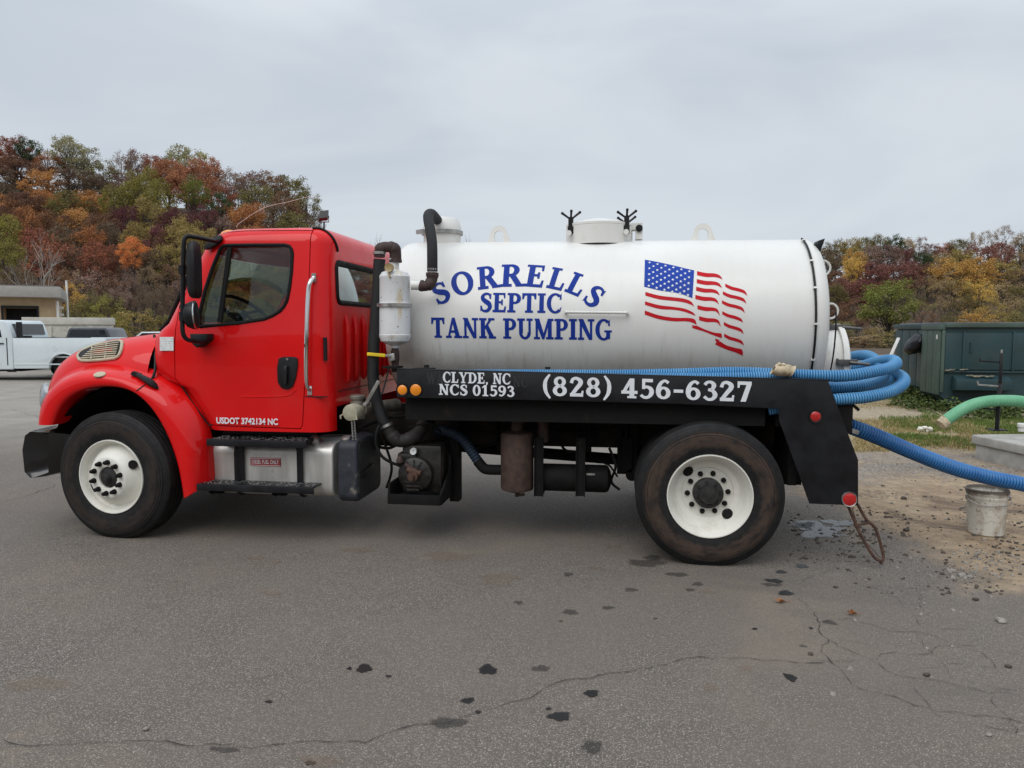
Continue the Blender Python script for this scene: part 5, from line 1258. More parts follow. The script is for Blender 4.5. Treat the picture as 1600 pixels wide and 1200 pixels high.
def tank_line(text, pxa, pya, pxb, pyb, hpx, mat):
    u0, s0 = tank_uv(pxa, pya); u1, s1 = tank_uv(pxb, pyb); _, st = tank_uv((pxa+pxb)/2, (pya+pyb)/2-hpx); _, sb = tank_uv((pxa+pxb)/2, (pya+pyb)/2)
    H = st-sb; tot = sum(glyph(c)[1]+.05 for c in text)-.05-(.04); x = 0; k_ = (u1-u0)/tot
    for c in text:
        g, adv = glyph(c)
        if g:
            x_ = x; put_letter(letter_mesh(g, lambda a, b, l: wrap(u0+(x_+a)*k_, lerp(s0, s1, (x_+a)/tot)+b*H, .002+l), SLC), mat, TANK)
        x += adv+.05
tank_line('SEPTIC', 750, 487, 877.5, 489, 29.5, BLUEL)
tank_line('TANK PUMPING', 675, 527, 955.5, 531, 31, BLUEL)
for c, px, py, rot, hpx, wf in (('S',688.5,457.5,27,33,1.05),('O',722.3,441.8,17,35,.93),('R',762.5,432.5,8,34,.90),('R',800.5,429.5,1.5,33.5,.94),('E',836.5,430.5,-5,33,.98),('L',871,435,-13,32.5,.95),('L',901,443.5,-23,33,.95),('S',928.5,462.5,-35,33,1.05)):
    u, s = tank_uv(px, py); _, sa = tank_uv(px, py-hpx/2); _, sb = tank_uv(px, py+hpx/2); H = (sa-sb); g, adv = glyph(c); r = math.radians(rot); cw_ = (adv-.04)/2
    def pl(a, b, l, u=u, s=s, H=H, r=r, cw_=cw_, wf=wf):
        dx, dy = (a-cw_)*H*wf, (b-.5)*H; return wrap(u+dx*math.cos(r)-dy*math.sin(r), s+dx*math.sin(r)+dy*math.cos(r), .002+l)
    put_letter(letter_mesh(g, pl, SLC), BLUEL, TANK)
# skirt lettering
def skirt_line(text, pxa, pya, pxb, pyb, hpx, mat, y=.0285, gap=.06):
    a = at(pxa, pya, y); b = at(pxb, pyb, y); H = hpx*(a-CAM).dot(FW)/F; tot = sum(glyph(c)[1]+gap for c in text)-gap-.04; x = 0
    for c in text:
        g, adv = glyph(c)
        if g:
            x_ = x; put_letter(letter_mesh(g, lambda p, q, l: Vector((lerp(a.x, b.x, (x_+p)/tot), y-l, lerp(a.z, b.z, (x_+p)/tot)+q*H))), mat, SKIRT)
        x += adv+gap
skirt_line('CLYDE, NC', 692, 597.5, 797.5, 600.5, 16.5, WHITEM)
skirt_line('NCS 01593', 686, 616.5, 803.5, 620, 16.5, WHITEM)
skirt_line('(828) 456-6327', 849.5, 617.5, 1174, 627.5, 29.5, WHITEM, gap=.08)
GHOST = pm('ghost_letter_mat', (.019, .0195, .022), .5, var=.1)
skirt_line('WA', 666, 600, 694, 601, 17, GHOST, y=.0297); skirt_line('NC', 802, 604, 824, 605, 17, GHOST, y=.0297)
a, b = hit(340.5, 661.5, BDOOR)[0], hit(435.5, 664, BDOOR)[0]
plane_text('USDOT 3742134 NC', a.x, b.x, (a.z, b.z), (a.z+.052, b.z+.052), min(a.y, b.y)-.013, WHITEM, DOORO, bold=.034)

# ------------------------------------------------------------------ flag decal
def fl(x, y): return tank_uv(960+x/4.2861, 320+y/4.2861)
def decal(polys, mat, name, lift=.002, slice_=True, kind=None):
    bm = bmesh.new()
    for k, p in enumerate(polys):
        vs_ = [bm.verts.new((u, s, 0)) for u, s in p]; bm.faces.new(vs_)
    bmesh.ops.triangulate(bm, faces=bm.faces[:])
    if slice_:
        ss = [v.co.y for v in bm.verts]; s_ = min(ss)
        while s_ < max(ss):
            s_ += .025; bmesh.ops.bisect_plane(bm, geom=bm.verts[:]+bm.edges[:]+bm.faces[:], plane_co=(0, s_, 0), plane_no=(0, 1, 0))
    for v in bm.verts: v.co = wrap(v.co.x, v.co.y, lift)
    me = bpy.data.meshes.new(name); bm.to_mesh(me); bm.free(); o = put_letter(me, mat, TANK, name)
    if kind: o['kind'] = kind
    return o
FLAGB = pm('flag_blue_mat', (.010, .05, .34), .6, var=.06, spec=.2)
top = spline([Vector((204, 368, 0)), Vector((300, 386, 0)), Vector((400, 408, 0)), Vector((480, 428, 0)), Vector((534, 440, 0))], 3)
bot = spline([Vector((522, 626, 0)), Vector((470, 605, 0)), Vector((400, 587, 0)), Vector((310, 575, 0)), Vector((199, 549, 0))], 3)
decal([[fl(p.x, p.y) for p in top+bot]], FLAGB, 'flag_canton')
rows_ = []
c00, c10, c01, c11 = Vector((204, 368)), Vector((534, 440)), Vector((199, 549)), Vector((522, 626))
stars = []
for r_ in range(9):
    n_ = 6 if r_ % 2 == 0 else 5
    for k in range(n_):
        fx = (k+.5+(0 if n_ == 6 else .5))/6*.97+.015; fy = (r_+.75)/9.5
        bow = math.sin(fx*math.pi)*4
        p = c00.lerp(c10, fx).lerp(c01.lerp(c11, fx), fy); p.y -= bow*(1-fy)-bow*fy
        u, s = fl(p.x, p.y); stars.append([(u+.0125*(1 if j % 2 == 0 else .42)*math.sin(math.pi*j/5), s+.0125*(1 if j % 2 == 0 else .42)*math.cos(math.pi*j/5)) for j in range(10)])
decal(stars, WHITEM, 'flag_stars', .003, False, 'stuff')
def stripe(tp, bt):
    A = spline([Vector((*p, 0)) for p in tp], 4); B = spline([Vector((*p, 0)) for p in bt], 4)
    decal([[fl(p.x, p.y) for p in A]+[fl(p.x, p.y) for p in B[::-1]]], REDF, 'flag_stripe')
stripe([(207,584),(300,608),(400,620),(470,630),(515,650),(534,682)], [(207,608),(300,633),(400,644),(460,652),(510,668),(534,682)])
stripe([(205,647),(300,672),(400,684),(470,696),(525,720),(544,745)], [(205,670),(300,697),(400,704),(460,714),(515,732),(544,745)])
stripe([(203,708),(300,740),(400,756),(500,758),(540,770),(550,805)], [(203,735),(300,766),(400,780),(480,780),(525,790),(550,805)])
stripe([(520,822),(545,808),(600,832),(670,856),(715,862),(719,892)], [(520,824),(545,832),(600,848),(660,872),(700,886),(719,892)])
stripe([(519,805),(530,808),(545,812)], [(519,809),(522,815),(535,815)])
stripe([(675,930),(700,912),(750,940),(810,958),(855,970),(860,1011)], [(675,934),(700,946),(745,966),(800,984),(840,1000),(860,1011)])
stripe([(675,895),(690,900),(706,905)], [(675,900),(678,912),(684,918)])
for k, (x0, y0, x1, y1) in enumerate(((553,445,724,500),(551,498,720,558),(547,549,706,608),(542,604,700,668),(556,672,707,744),(567,746,713,818))):
    h_ = 27; w_ = x1-x0
    stripe([(x0, y0), (x0+w_*.35, y0+12), (x0+w_*.7, y0+16), (x0+w_*.9, y0+30), (x1, y1)], [(x0, y0+h_), (x0+w_*.35, y0+h_+12), (x0+w_*.65, y0+h_+12), (x0+w_*.85, y0+h_+18), (x1, y1)])
for k, (x0, y0, x1, y1) in enumerate(((742,528,890,610),(726,580,884,663),(720,640,874,726),(722,712,862,788),(733,784,866,866),(735,862,868,943))):
    h_ = 26; w_ = x1-x0
    stripe([(x0, y0), (x0+w_*.3, y0+20), (x0+w_*.65, y0+33), (x0+w_*.9, y0+50), (x1, y1)], [(x0, y0+h_*.8), (x0+w_*.25, y0+h_+14), (x0+w_*.6, y0+h_+27), (x0+w_*.85, y0+h_+40), (x1, y1)])

# ------------------------------------------------------------------ fittings on the tank
def top_at(px): p = at(px, 376, YC); return p.x
# vent dome with clamp
x = top_at(691); zt1 = zc(x)+TR
mb = MB(); mb.lathe((x, YC, zt1-.05), (0, 0, 1), [(.165, 0), (.165, .125), (.175, .13), (.175, .138)], 36)
mb.lathe((x, YC, zt1+.09), (0, 0, 1), [(.17, 0), (.17, .045), (.15, .10), (.135, .12), (.06, .135), (.0, .137)], 36); part(mb, 'vent_dome', WHITEP, TANK)
mb = MB(); mb.lathe((x, YC, zt1+.085), (0, 0, 1), [(.168, -.018), (.185, -.016), (.185, .016), (.168, .018)], 36); mb.bar((x-.2, YC-.1, zt1+.085), (x-.12, YC-.17, zt1+.085), .03, .035); part(mb, 'clamp_band', STEEL, TANK)
# lifting lugs
for px in (780, 1098):
    x = top_at(px); z0 = zc(x)+TR-.01; mb = MB()
    outer_ = [(-.13, 0), (-.10, .02), (-.085, .06), (-.075, .09)]+[(.075*math.cos(math.radians(a)), .075*math.sin(math.radians(a))+.08) for a in range(170, 9, -20)]+[(.075, .09), (.085, .06), (.10, .02), (.13, 0)]
    n_ = len(outer_); inner_ = [(-.04, 0), (-.04, .02), (-.04, .05), (-.04, .07)]+[(.04*math.cos(math.radians(a)), .035*math.sin(math.radians(a))+.075) for a in range(170, 9, -20)]+[(.04, .07), (.04, .05), (.04, .02), (.04, 0)]
    for y0 in (YC-.02,):
        A = [Vector((x+a, y0, z0+b)) for a, b in outer_]; B = [Vector((x+a, y0, z0+b)) for a, b in inner_]
        mb.grid([A, B, [p+Vector((0, .03, 0)) for p in B], [p+Vector((0, .03, 0)) for p in A]], cu=True)
    part(mb, 'lifting_lug', WHITEP, TANK)
# manhole with star-handled clamps
x = top_at(936); z0 = zc(x)+TR-.04
mb = MB(); mb.lathe((x, YC, z0), (0, 0, 1), [(.285, 0), (.285, .155), (.28, .16)], 40); part(mb, 'manhole_neck', WHITEP, TANK)
mb = MB(); mb.lathe((x, YC, z0+.155), (0, 0, 1), [(.27, .0), (.285, .006), (.285, .024), (.25, .03), (.18, .055), (.08, .075), (.0, .08)], 40)
hx = x+.31; mb.box(x+.2, hx+.06, YC-.06, YC+.06, z0+.13, z0+.185); mb.box(hx, hx+.06, YC-.05, YC+.05, z0+.05, z0+.14); LID = part(mb, 'manhole_lid', WHITEP, TANK, bevel=.0)
for ang_ in (215, 325, 35):
    a = math.radians(ang_); c = Vector((x+.285*math.cos(a), YC+.285*math.sin(a), z0+.12)); mb = MB()
    mb.cyl(c+Vector((0, 0, -.04)), c+Vector((0, 0, .11)), .022, n=12); mb.box(c.x-.025, c.x+.025, c.y-.03, c.y+.03, c.z-.03, c.z+.03)
    for d_ in ((-.072, -.01, .052), (.004, -.01, .07), (.075, .01, .06)):
        mb.cyl(c+Vector((0, 0, .09)), c+Vector((0, 0, .09))+Vector(d_), .008, .010, n=8); mb.ball(c+Vector((0, 0, .09))+Vector(d_), .013, 8)
    part(mb, 'star_handle', PLAST, TANK)
for dx in (-.245, .23):
    mb = MB(); mb.lathe((x+dx, YC-.20, z0+.09), (0, -1, 0), [(.0, .04), (.022, .04), (.022, 0)], 14); part(mb, 'clamp_eye', WHITEP, TANK)
mb = MB(); mb.lathe((hx+.03, YC-.02, z0+.14), (0, -1, 0), [(.0, .06), (.012, .06), (.014, .05), (.03, .05), (.03, 0)], 16); part(mb, 'hinge_pin', BLACKP, TANK)
# twisted hand rail on the flank
a, b = hit(884, 488, BT)[0], hit(980, 489, BT)[0]; off = Vector((0, -.045, 0)); mb = MB()
P = resample([a+off, b+off], .006); mb.tube(P, [.0095+.0015*(k % 3) for k in range(len(P))], 10); mb.tube([a+off, a], .01, 8); mb.tube([b+off, b], .01, 8); part(mb, 'hand_rail', WHITEP, TANK)
# cable and clips along the rear ring
def ring_pt(deg, lift, xo=0.):
    a = math.radians(deg); X_ = TX1+.02+xo; return Vector((X_, YC-(TR+.004+lift)*math.cos(a), zc(X_)+(TR+.004+lift)*math.sin(a)))
mb = MB(); mb.tube([ring_pt(d, .012, -.03) for d in range(-42, 78, 4)], .0085, 8); part(mb, 'lamp_cable', PLAST, TANK)
for d in (68, 42, 22, 0, -22):
    q = ring_pt(d, .012, -.03); mb = MB(); a = math.radians(d); nr = Vector((0, -math.cos(a), math.sin(a))); tg = Vector((0, math.sin(a), math.cos(a))); mb.obox(q, (.013, 0, 0), nr*.010, tg*.007); part(mb, 'cable_clip', WHITEP, TANK)
# rear lamp, sight-glass rings, rear manhole
q = at(1277, 386, .95); mb = MB(); mb.obox(q, (.024, 0, .008), (0, .07, 0), (.016, 0, .052)); mb.obox(q+Vector((-.03, 0, -.008)), (.012, 0, .004), (0, .045, 0), (.008, 0, .03)); mb.tube([q+Vector((-.07, .0, .02)), q+Vector((-.08, 0, -.05)), q+Vector((-.1, .02, -.09))], .008, 6); part(mb, 'rear_work_lamp', PLAST, TANK, bevel=.01)
for px, py in ((1285, 419), (1297, 486)):
    q = at(px, py, 1.0); mb = MB(); P = [q+Vector((-.06, 0, .055))]+[q+Vector((.06*math.cos(math.radians(a)), 0, .06*math.sin(math.radians(a)))) for a in range(80, -81, -20)]+[q+Vector((-.05, 0, -.06))]; mb.tube(spline(P, 2), .0085, 8); mb.lathe(q+Vector((-.08, .03, 0)), (1, -.1, 0), [(.06, 0), (.06, .03), (.04, .035), (.0, .035)], 18); part(mb, 'sight_glass', WHITEP, TANK)
mb = MB(); mb.cyl(at(1292, 421, 1.02), at(1299, 422, 1.02), .008, n=8); part(mb, 'sight_valve', PLAST, TANK)
q0 = Vector((.97, 1.0, 1.40)); rm = .29
mb = MB(); mb.lathe(q0, (1, 0, 0), [(rm, -.12), (rm, .135), (rm+.02, .14), (rm+.02, .165), (rm-.02, .19), (.16, .225), (.0, .24)], 44); part(mb, 'rear_manhole', WHITEP, TANK)
mb = MB(); mb.lathe(q0, (1, 0, 0), [(rm+.012, .128), (rm+.026, .13), (rm+.026, .17), (rm+.012, .172)], 44); part(mb, 'manhole_band', WHITEP, TANK)
for dz, dy in ((.02, -.30), (-.13, -.27), (.29, -.08)):
    c = q0+Vector((.13, dy, dz)); mb = MB(); mb.box(c.x-.06, c.x+.09, c.y-.04, c.y-.0, c.z-.022, c.z+.022); mb.cyl(c+Vector((.03, -.05, 0)), c+Vector((.17, -.06, -.015)), .012, n=8); mb.cyl(c+Vector((-.06, -.045, -.02)), c+Vector((-.06, -.045, .03)), .01, n=8); part(mb, 'manhole_clamp', pm('dark_clamp_mat', (.12, .115, .11), .45, metal=.6), TANK, bevel=.003)
mb = MB(); c = q0+Vector((-.02, -.1, rm+.01)); mb.tube([c+Vector((.028*math.cos(2*math.pi*k/14), 0, .028*math.sin(2*math.pi*k/14))) for k in range(14)], .009, 8, closed=True); part(mb, 'lifting_eye', WHITEP, TANK)
mb = MB(); P = [ring_pt(d, -.055, .13) for d in range(8, -40, -4)]; mb.tube(P, .006, 6); part(mb, 'gauge_cord', BLACKP, TANK)
# tank saddles
mb = MB()
for x in (-2.2, -1.2, -.2, .7):
    P = [(YC-.62, 1.2), (YC+.62, 1.2)]+[(YC+.69*math.sin(math.radians(a)), zc(x)-.69*math.cos(math.radians(a))) for a in range(60, -61, -10)]
    mb.prism([(x, a, b) for a, b in P], [(x+.04, a, b) for a, b in P])
part(mb, 'tank_saddle', BLACKP)
mb = MB(); mb.box(-2.15, -2.0, .08, .2, 1.36, 1.38); mb.box(-2.42, -2.3, .2, .35, 1.37, 1.385); part(mb, 'skirt_bracket', UNDER)

# ================================================================== HOSES AND SMALL THINGS AROUND THE TRUCK
LB1, LB2 = (.05, .235, .50), (.11, .33, .58)
BLH = hose_mat('blue_hose_mat', LB1, LB2, .42, .6)
BLH2 = hose_mat('deep_blue_hose_mat', (.018, .13, .38), (.035, .20, .50), .4, .35)
GRH = hose_mat('green_hose_mat', (.14, .46, .24), (.25, .58, .35), .45, .35)
def hose_thing(name, path, r, pitch, depth, mat, label, n=16, group=None):
    mb = ribbed(path, r, pitch, depth, n); o = mb.build(name, mat, ang=80); rib_attr(o, mb.rib); tag(o, label, 'hose', group); return o
g_ = 'blue hoses stowed on the truck'
hose_thing('suction_hose', [at(640,586,.30), at(800,585.5,.26), at(950,586,.24), at(1050,584.5,.22), at(1150,582,.22), at(1250,586,.14), at(1320,587,.12), at(1365,580.5,.16), at(1392,574,.28), at(1400,567,.42), at(1392,562.5,.60), at(1370,565,.80), at(1345,572,.95), at(1310,580,1.05)], .042, .0175, .008, BLH, 'light blue ribbed hose, uppermost on the skirt, looping behind the tank', group=g_)
hose_thing('suction_hose', [at(1000,592,.20), at(1100,591.5,.16), at(1200,590,.14), at(1250,600,.20), at(1300,606,.24), at(1350,602,.30), at(1375,592,.42), at(1380,582,.6), at(1372,566,.82), at(1357,556,.95), at(1338,556,1.1), at(1310,562,1.25)], .042, .0175, .008, BLH, 'light blue hose under the uppermost one, its loop nearest the rear manhole', group=g_)
hose_thing('suction_hose', [at(1200,640,.12), at(1250,632,.10), at(1305,624.5,.09), at(1350,621,.10), at(1388,613,.16), at(1409,602,.28), at(1412,592,.42), at(1402,585,.56), at(1385,587,.70), at(1350,600,.8), at(1300,612,.85), at(1250,616,.85)], .042, .0175, .008, BLH, 'lowest light blue hose with the widest loop beside the dumpster', group=g_)
hose_thing('suction_hose', [at(1220,624,.3), at(1300,616,.34), at(1350,612,.38), at(1385,598,.5), at(1392,590,.66), at(1380,588,.8), at(1340,594,.9), at(1290,600,.95)], .041, .0175, .008, BLH, 'light blue hose squeezed between the upper and lowest loops', group=g_)
mb = MB(); mb.bar(at(1333, 633, .3), at(1342, 641, .3), .02, .02); part(mb, 'hose_hook', BLACKP)
mb = MB(); mb.bar(at(1391, 596, .55), at(1389, 600, .55), .02, .02); part(mb, 'hose_hook', BLACKP)
hose_thing('suction_hose', [at(1280,650,.46), at(1325,665,.50), at(1370,682,.60), at(1430,708,.76), at(1490,731,.90), at(1545,746,1.0), at(1600,757,1.06), at(1680,775,1.12), at(1770,803,1.2), Vector((3.9, 1.5, .075)), Vector((4.6, 1.9, .062)), Vector((5.6, 2.3, .062)), Vector((7.0, 2.4, .062))], .060, .0265, .013, BLH2, 'deep blue ribbed hose running from the truck tail over the bucket', 18)
# canvas glove on the skirt edge
CANV = pm('canvas_mat', (.50, .41, .28), .9, var=.25, vs_=20, bump=.6, bs=60)
c = at(1222, 580, .05); rows = []
for k in range(9):
    f = k/8; rr_ = .034+.014*math.sin(f*3.0)+(.012 if k == 8 else 0); rw_ = []
    cx = c+Vector((-.062+.135*f, -.01+.03*f, .012-.015*f))
    for j in range(14):
        a = 2*math.pi*j/14; q = 1+.18*mnoise.noise(Vector((k*.9, math.cos(a)*2, math.sin(a)*2)))
        rw_.append(cx+Vector((.02*math.sin(a), rr_*1.5*q*math.cos(a)*.8, rr_*q*math.sin(a)*.85)))
    rows.append(rw_)
mb = MB(); mb.grid(rows, cv=True); inn = [[p.lerp(sum(r, Vector())/len(r), .2) for p in r] for r in (rows[0], rows[2])]; mb.grid([rows[0], inn[0], inn[1]], cv=True); mb.add(rows[-1], [tuple(range(14))]); mb.add(inn[1], [tuple(range(14))])
for a_, b_, r_ in (((-.045, -.02, .03), (-.02, -.03, .058), .014), ((-.01, -.02, .03), (.005, -.03, .055), .013), ((.03, 0, .02), (.05, -.01, .042), .013)): mb.tube(spline([c+Vector(a_), c+(Vector(a_)+Vector(b_))/2+Vector((.004, 0, .0)), c+Vector(b_)], 4), [r_]*8+[r_*.5], 8)
o = mb.build('work_glove', CANV, ang=60); tag(o, 'crumpled tan canvas work glove lying on the skirt edge and hoses', 'glove')

# bucket
bc = gz(1549, 838); bc = Vector((bc.x, bc.y+.10, 0)); BKT = empty('bucket', bc, 'dirty white plastic bucket with muddy rim standing on the dirt', 'bucket')
t = NT('dirty_bucket_mat'); n = t.noise(7, 8, .7, stretch=(1, 1, .5)); n2 = t.noise(28, 5, .7); X, Y, Z = t.sep()
cc = t.mix(t.mr(n, .45, .68), (.60, .575, .51), (.36, .29, .21)); cc = t.mix(t.math('MULTIPLY', t.mr(n2, .56, .66), .8), cc, (.16, .11, .07)); rim = t.math('MULTIPLY', t.mr(t.math('ADD', Z, t.math('MULTIPLY', n, .09)), .37, .40), .85); cc = t.mix(rim, cc, (.07, .045, .03)); t.bsdf(cc, .55); BUCKM = t.mat
mb = MB(); mb.lathe((0, 0, .003), (0, 0, 1), [(.0, 0), (.128, 0), (.133, .005), (.146, .29), (.150, .292), (.152, .31), (.148, .315), (.152, .33), (.157, .334), (.157, .365), (.150, .372), (.147, .36), (.142, .2), (.138, .15), (.0, .15)], 40)
o = mb.build('shell', BUCKM, ang=30); o.parent = BKT
mb = MB(); mb.lathe((0, 0, .155), (0, 0, 1), [(.0, .01), (.07, .004), (.139, 0)], 24); o = mb.build('slurry', pm('slurry_mat', (.05, .035, .024), .35)); o.parent = BKT
mb = MB()
for s_ in (-1, 1): mb.cyl((.155*s_, -.02, .30), (.168*s_, -.02, .30), .018, n=10)
P = [(.162*math.cos(a), -.02-.155*math.sin(a)*.9, .30-.085*math.sin(a)+.045*math.sin(a)**2) for a in [math.pi*k/16 for k in range(17)]]; mb.tube(P, .0035, 6); o = mb.build('handle', STEEL); o.parent = BKT

# concrete pad, stand and green hose
CONC = pm('concrete_mat', (.36, .345, .315), .85, var=.18, vs_=5, bump=.5, bs=45, dirt=((.22, .19, .15), .35, 3))
pc = gz(1520, 716); pd = (gz(1600, 736)-pc); pd.z = 0; pd.normalize(); pr = Vector((-pd.y, pd.x, 0)); pr = pr if pr.x > 0 else -pr
zc1 = 1.67-(680-515)*(pc-CAM).dot(FH)/F
PAD = empty('concrete_pad', pc, 'low grey concrete pad with a thick capping slab at the right edge', 'concrete pad')
def padbox(a0, a1, b0, b1, z0, z1, mb): 
    P = [pc+pd*a0+pr*b0, pc+pd*a1+pr*b0, pc+pd*a1+pr*b1, pc+pd*a0+pr*b1]; mb.prism([p+Vector((0, 0, z0)) for p in P], [p+Vector((0, 0, z1)) for p in P])
mb = MB(); padbox(-.0, 1.35, .03, 2.6, -.1, zc1-.125, mb); part(mb, 'foundation', CONC, PAD, bevel=.01)
mb = MB(); padbox(1.375, 2.8, .03, 2.6, -.1, zc1-.125, mb); part(mb, 'foundation', CONC, PAD, bevel=.01)
mb = MB(); padbox(-.04, 2.84, -.01, 2.64, zc1-.122, zc1, mb); o = part(mb, 'capping_slab', CONC, PAD, bevel=.03, seg=3)
mb = MB(); r = random.Random(3); P = [pc+pd*1.362+pr*.018+Vector((r.uniform(-.015, .015), 0, zc1-.15-.035*k)) for k in range(5)]; mb.tube(P, .008, 5); part(mb, 'crack', CRACK, PAD)
sb = gz(1557.5, 672, zc1); Dp = (sb-CAM).dot(FW)
def sd_(px, py, dd=0.): return far(px, py, Dp+dd)
STN = empty('hose_stand', sb, 'black steel post with side arms holding up the green hose', 'stand')
tp = sd_(1565, 552); mb = MB(); mb.bar(sb, sd_(1562.5, 600), .048, .048); mb.bar(sd_(1562.5, 600), tp, .042, .042); part(mb, 'post', BLACKP, STN, bevel=.004)
mb = MB(); mb.cyl(tp, tp+Vector((0, 0, .05)), .012, n=8); part(mb, 'post_pin', STEEL, STN)
for (a, b) in (((1531, 564), (1564, 566)), ((1528, 601), (1561, 603.5)), ((1527, 637), (1560, 640))):
    mb = MB(); mb.bar(sd_(*a), sd_(*b), .022, .022); mb.bar(sd_(a[0]+.5, a[1]), sd_(a[0]-.5, a[1]-5), .018, .018); part(mb, 'arm', BLACKP if a[1] != 601 else STEEL, STN, bevel=.003)
mb = MB(); mb.obox(sb+Vector((0, 0, .006)), (.1, 0, 0), (0, .1, 0), (0, 0, .006)); part(mb, 'base_plate', BLACKP, STN)
hose_thing('discharge_hose', [sd_(1474,661,-.1), sd_(1485,652,-.1), sd_(1500,642,-.1), sd_(1520,632.5,-.09), sd_(1545,627,-.07), sd_(1572,626,-.05), sd_(1600,628,-.02), sd_(1650,638,.02), sd_(1705,660,.05), sd_(1745,690,.1), sd_(1770,712,.15), sd_(1800,716,.2)], .078, .02, .0045, GRH, 'pale green ribbed hose arching over the stand above the concrete pad', 18)
a, b = sd_(1470, 664, -.1), sd_(1478, 657.5, -.1); CUF = MB(); CUF.cyl(b, a, .082, .076, n=20, cap=False); CUF.cyl(a, a.lerp(b, .35), .072, n=18); CUF.tube([sd_(1486, 670, -.12), sd_(1487, 675, -.12), sd_(1488.5, 680, -.12)], .008, 5); CUF.tube([sd_(1476, 652, -.2), sd_(1464, 644, -.2)], .006, 5)
o = CUF.build('hose_cuff', CANV); tag(o, 'frayed tan cuff tied round the open end of the green hose', 'hose end')
mb = MB(); q = gz(1597, 674, zc1); mb.lathe(q, (0, 0, 1), [(.05, 0), (.05, .06), (.062, .062), (.062, .10), (.05, .11), (.0, .112)], 20); o = mb.build('pipe_cap', WHITEP); tag(o, 'white plastic pipe stub on top of the concrete pad', 'pipe')

# white stake, litter
mb = MB(); mb.bar(far(1387, 566, 13), far(1404, 528, 13), .035, .07, up=(0, 1, 0)); mb.bar(far(1386, 618, 13), far(1387, 566, 13), .035, .05, up=(0, 1, 0)); o = mb.build('stake', WHITEP, bevel=.006); tag(o, 'thin white board leaning upright in front of the dumpster', 'stake')
mb = MB(); q = gz(1445, 675); r = random.Random(8)
for k in range(7): mb.ball(q+Vector((r.uniform(-.07, .07), r.uniform(-.05, .05), .03+r.uniform(0, .05))), (r.uniform(.03, .06), r.uniform(.03, .05), r.uniform(.02, .045)), 8)
for v in mb.v: v += Vector((mnoise.noise(v*25), mnoise.noise(v*25+Vector((5, 0, 0))), mnoise.noise(v*25+Vector((0, 9, 0)))))*.025
o = mb.build('litter', pm('crumpled_paper_mat', (.72, .70, .62), .8)); tag(o, 'crumpled white paper litter on the grass', 'litter')

# ================================================================== DUMPSTER
GRN = paint('dumpster_green_mat', (.016, .046, .053), .5, .05, .35, (.07, .08, .06), 4, .2)
GRN_LIT = paint('sky_lit_green_mat', (.055, .085, .07), .6, .0, .5, (.10, .10, .07), 5, .2)  # green paled to paint in sky light on the end planks; grime mixed in
C1 = far(1472, 515, 15.0); C1.z = 0; C2 = far(1397, 515, 18.0); C2.z = 0
db = (C2-C1); LB = db.length; db.normalize(); da = Vector((db.y, -db.x, 0)); da = da if da.x > 0 else -da
DMP = empty('dumpster', C1+da*2+db*1.5, 'dark green steel dumpster with ribbed end and side doors', 'dumpster')
def db_(a0, a1, b0, b1, z0, z1, mb):
    P = [C1+da*a0+db*b0, C1+da*a1+db*b0, C1+da*a1+db*b1, C1+da*a0+db*b1]; return mb.prism([p+Vector((0, 0, z0)) for p in P], [p+Vector((0, 0, z1)) for p in P])
ZB, ZTp = .34, 1.755
LX = 4.2; bm_ = 1.0
# front compartment and set-back rear compartment
mb = MB(); P = [(0, ZB), (0, ZTp), (LX, ZTp), (LX, .18), (.9, .02), (.35, .02)]
mb.prism([C1+da*a+db*.02+Vector((0, 0, z)) for a, z in P], [C1+da*a+db*bm_+Vector((0, 0, z)) for a, z in P]); BODY = part(mb, 'body', GRN, DMP)
mb = MB(); P = [(.08, ZB+.05), (.08, ZTp), (LX, ZTp), (LX, .1), (.5, .1)]
mb.prism([C1+da*a+db*(bm_+.001)+Vector((0, 0, z)) for a, z in P], [C1+da*a+db*LB+Vector((0, 0, z)) for a, z in P]); part(mb, 'rear_body', GRN, DMP)
nn = 3
for k in range(nn):
    b0, b1 = bm_*k/nn+.012, bm_*(k+1)/nn-.012; mb = MB(); db_(-.045, -.002, b0, b1, ZB, ZTp-.10, mb); part(mb, 'end_plank', GRN_LIT, DMP, bevel=.006)
for k in range(4):
    b0, b1 = lerp(bm_, LB, k/4)+.015, lerp(bm_, LB, (k+1)/4)-.015; mb = MB(); db_(.035, .078, b0, b1, ZB+.06, ZTp-.1, mb); part(mb, 'end_plank', GRN, DMP, bevel=.006)
mb = MB(); db_(-.06, .06, -.02, bm_+.02, ZTp-.09, ZTp+.02, mb); part(mb, 'end_rail', GRN_LIT, DMP, bevel=.01)
mb = MB(); db_(.06, LX+.05, -.05, .06, ZTp-.04, ZTp+.05, mb); part(mb, 'top_rail', GRN_LIT, DMP, bevel=.01)
mb = MB(); db_(-.0, LX, bm_+.03, LB+.05, ZTp-.07, ZTp+.035, mb); part(mb, 'rear_rail', GRN, DMP, bevel=.01)
mb = MB(); db_(.1, LX, .07, LB-.02, ZTp+.0, ZTp+.06, mb); part(mb, 'lid', pm('dumpster_lid_mat', (.07, .085, .10), .45, var=.2, bump=.4, bs=14), DMP, bevel=.02)
mb = MB(); db_(.0, .06, -.03, .02, ZB+.05, ZTp-.1, mb); part(mb, 'corner_post', GRN_LIT, DMP, bevel=.006)
for (a0, a1, z0, z1) in ((.42, 1.30, .86, 1.60), (1.34, 1.95, .86, 1.60), (.07, .40, .86, 1.60)):
    mb = MB(); db_(a0, a1, -.015, .019, z0, z1, mb); part(mb, 'side_panel', GRN, DMP, bevel=.004)
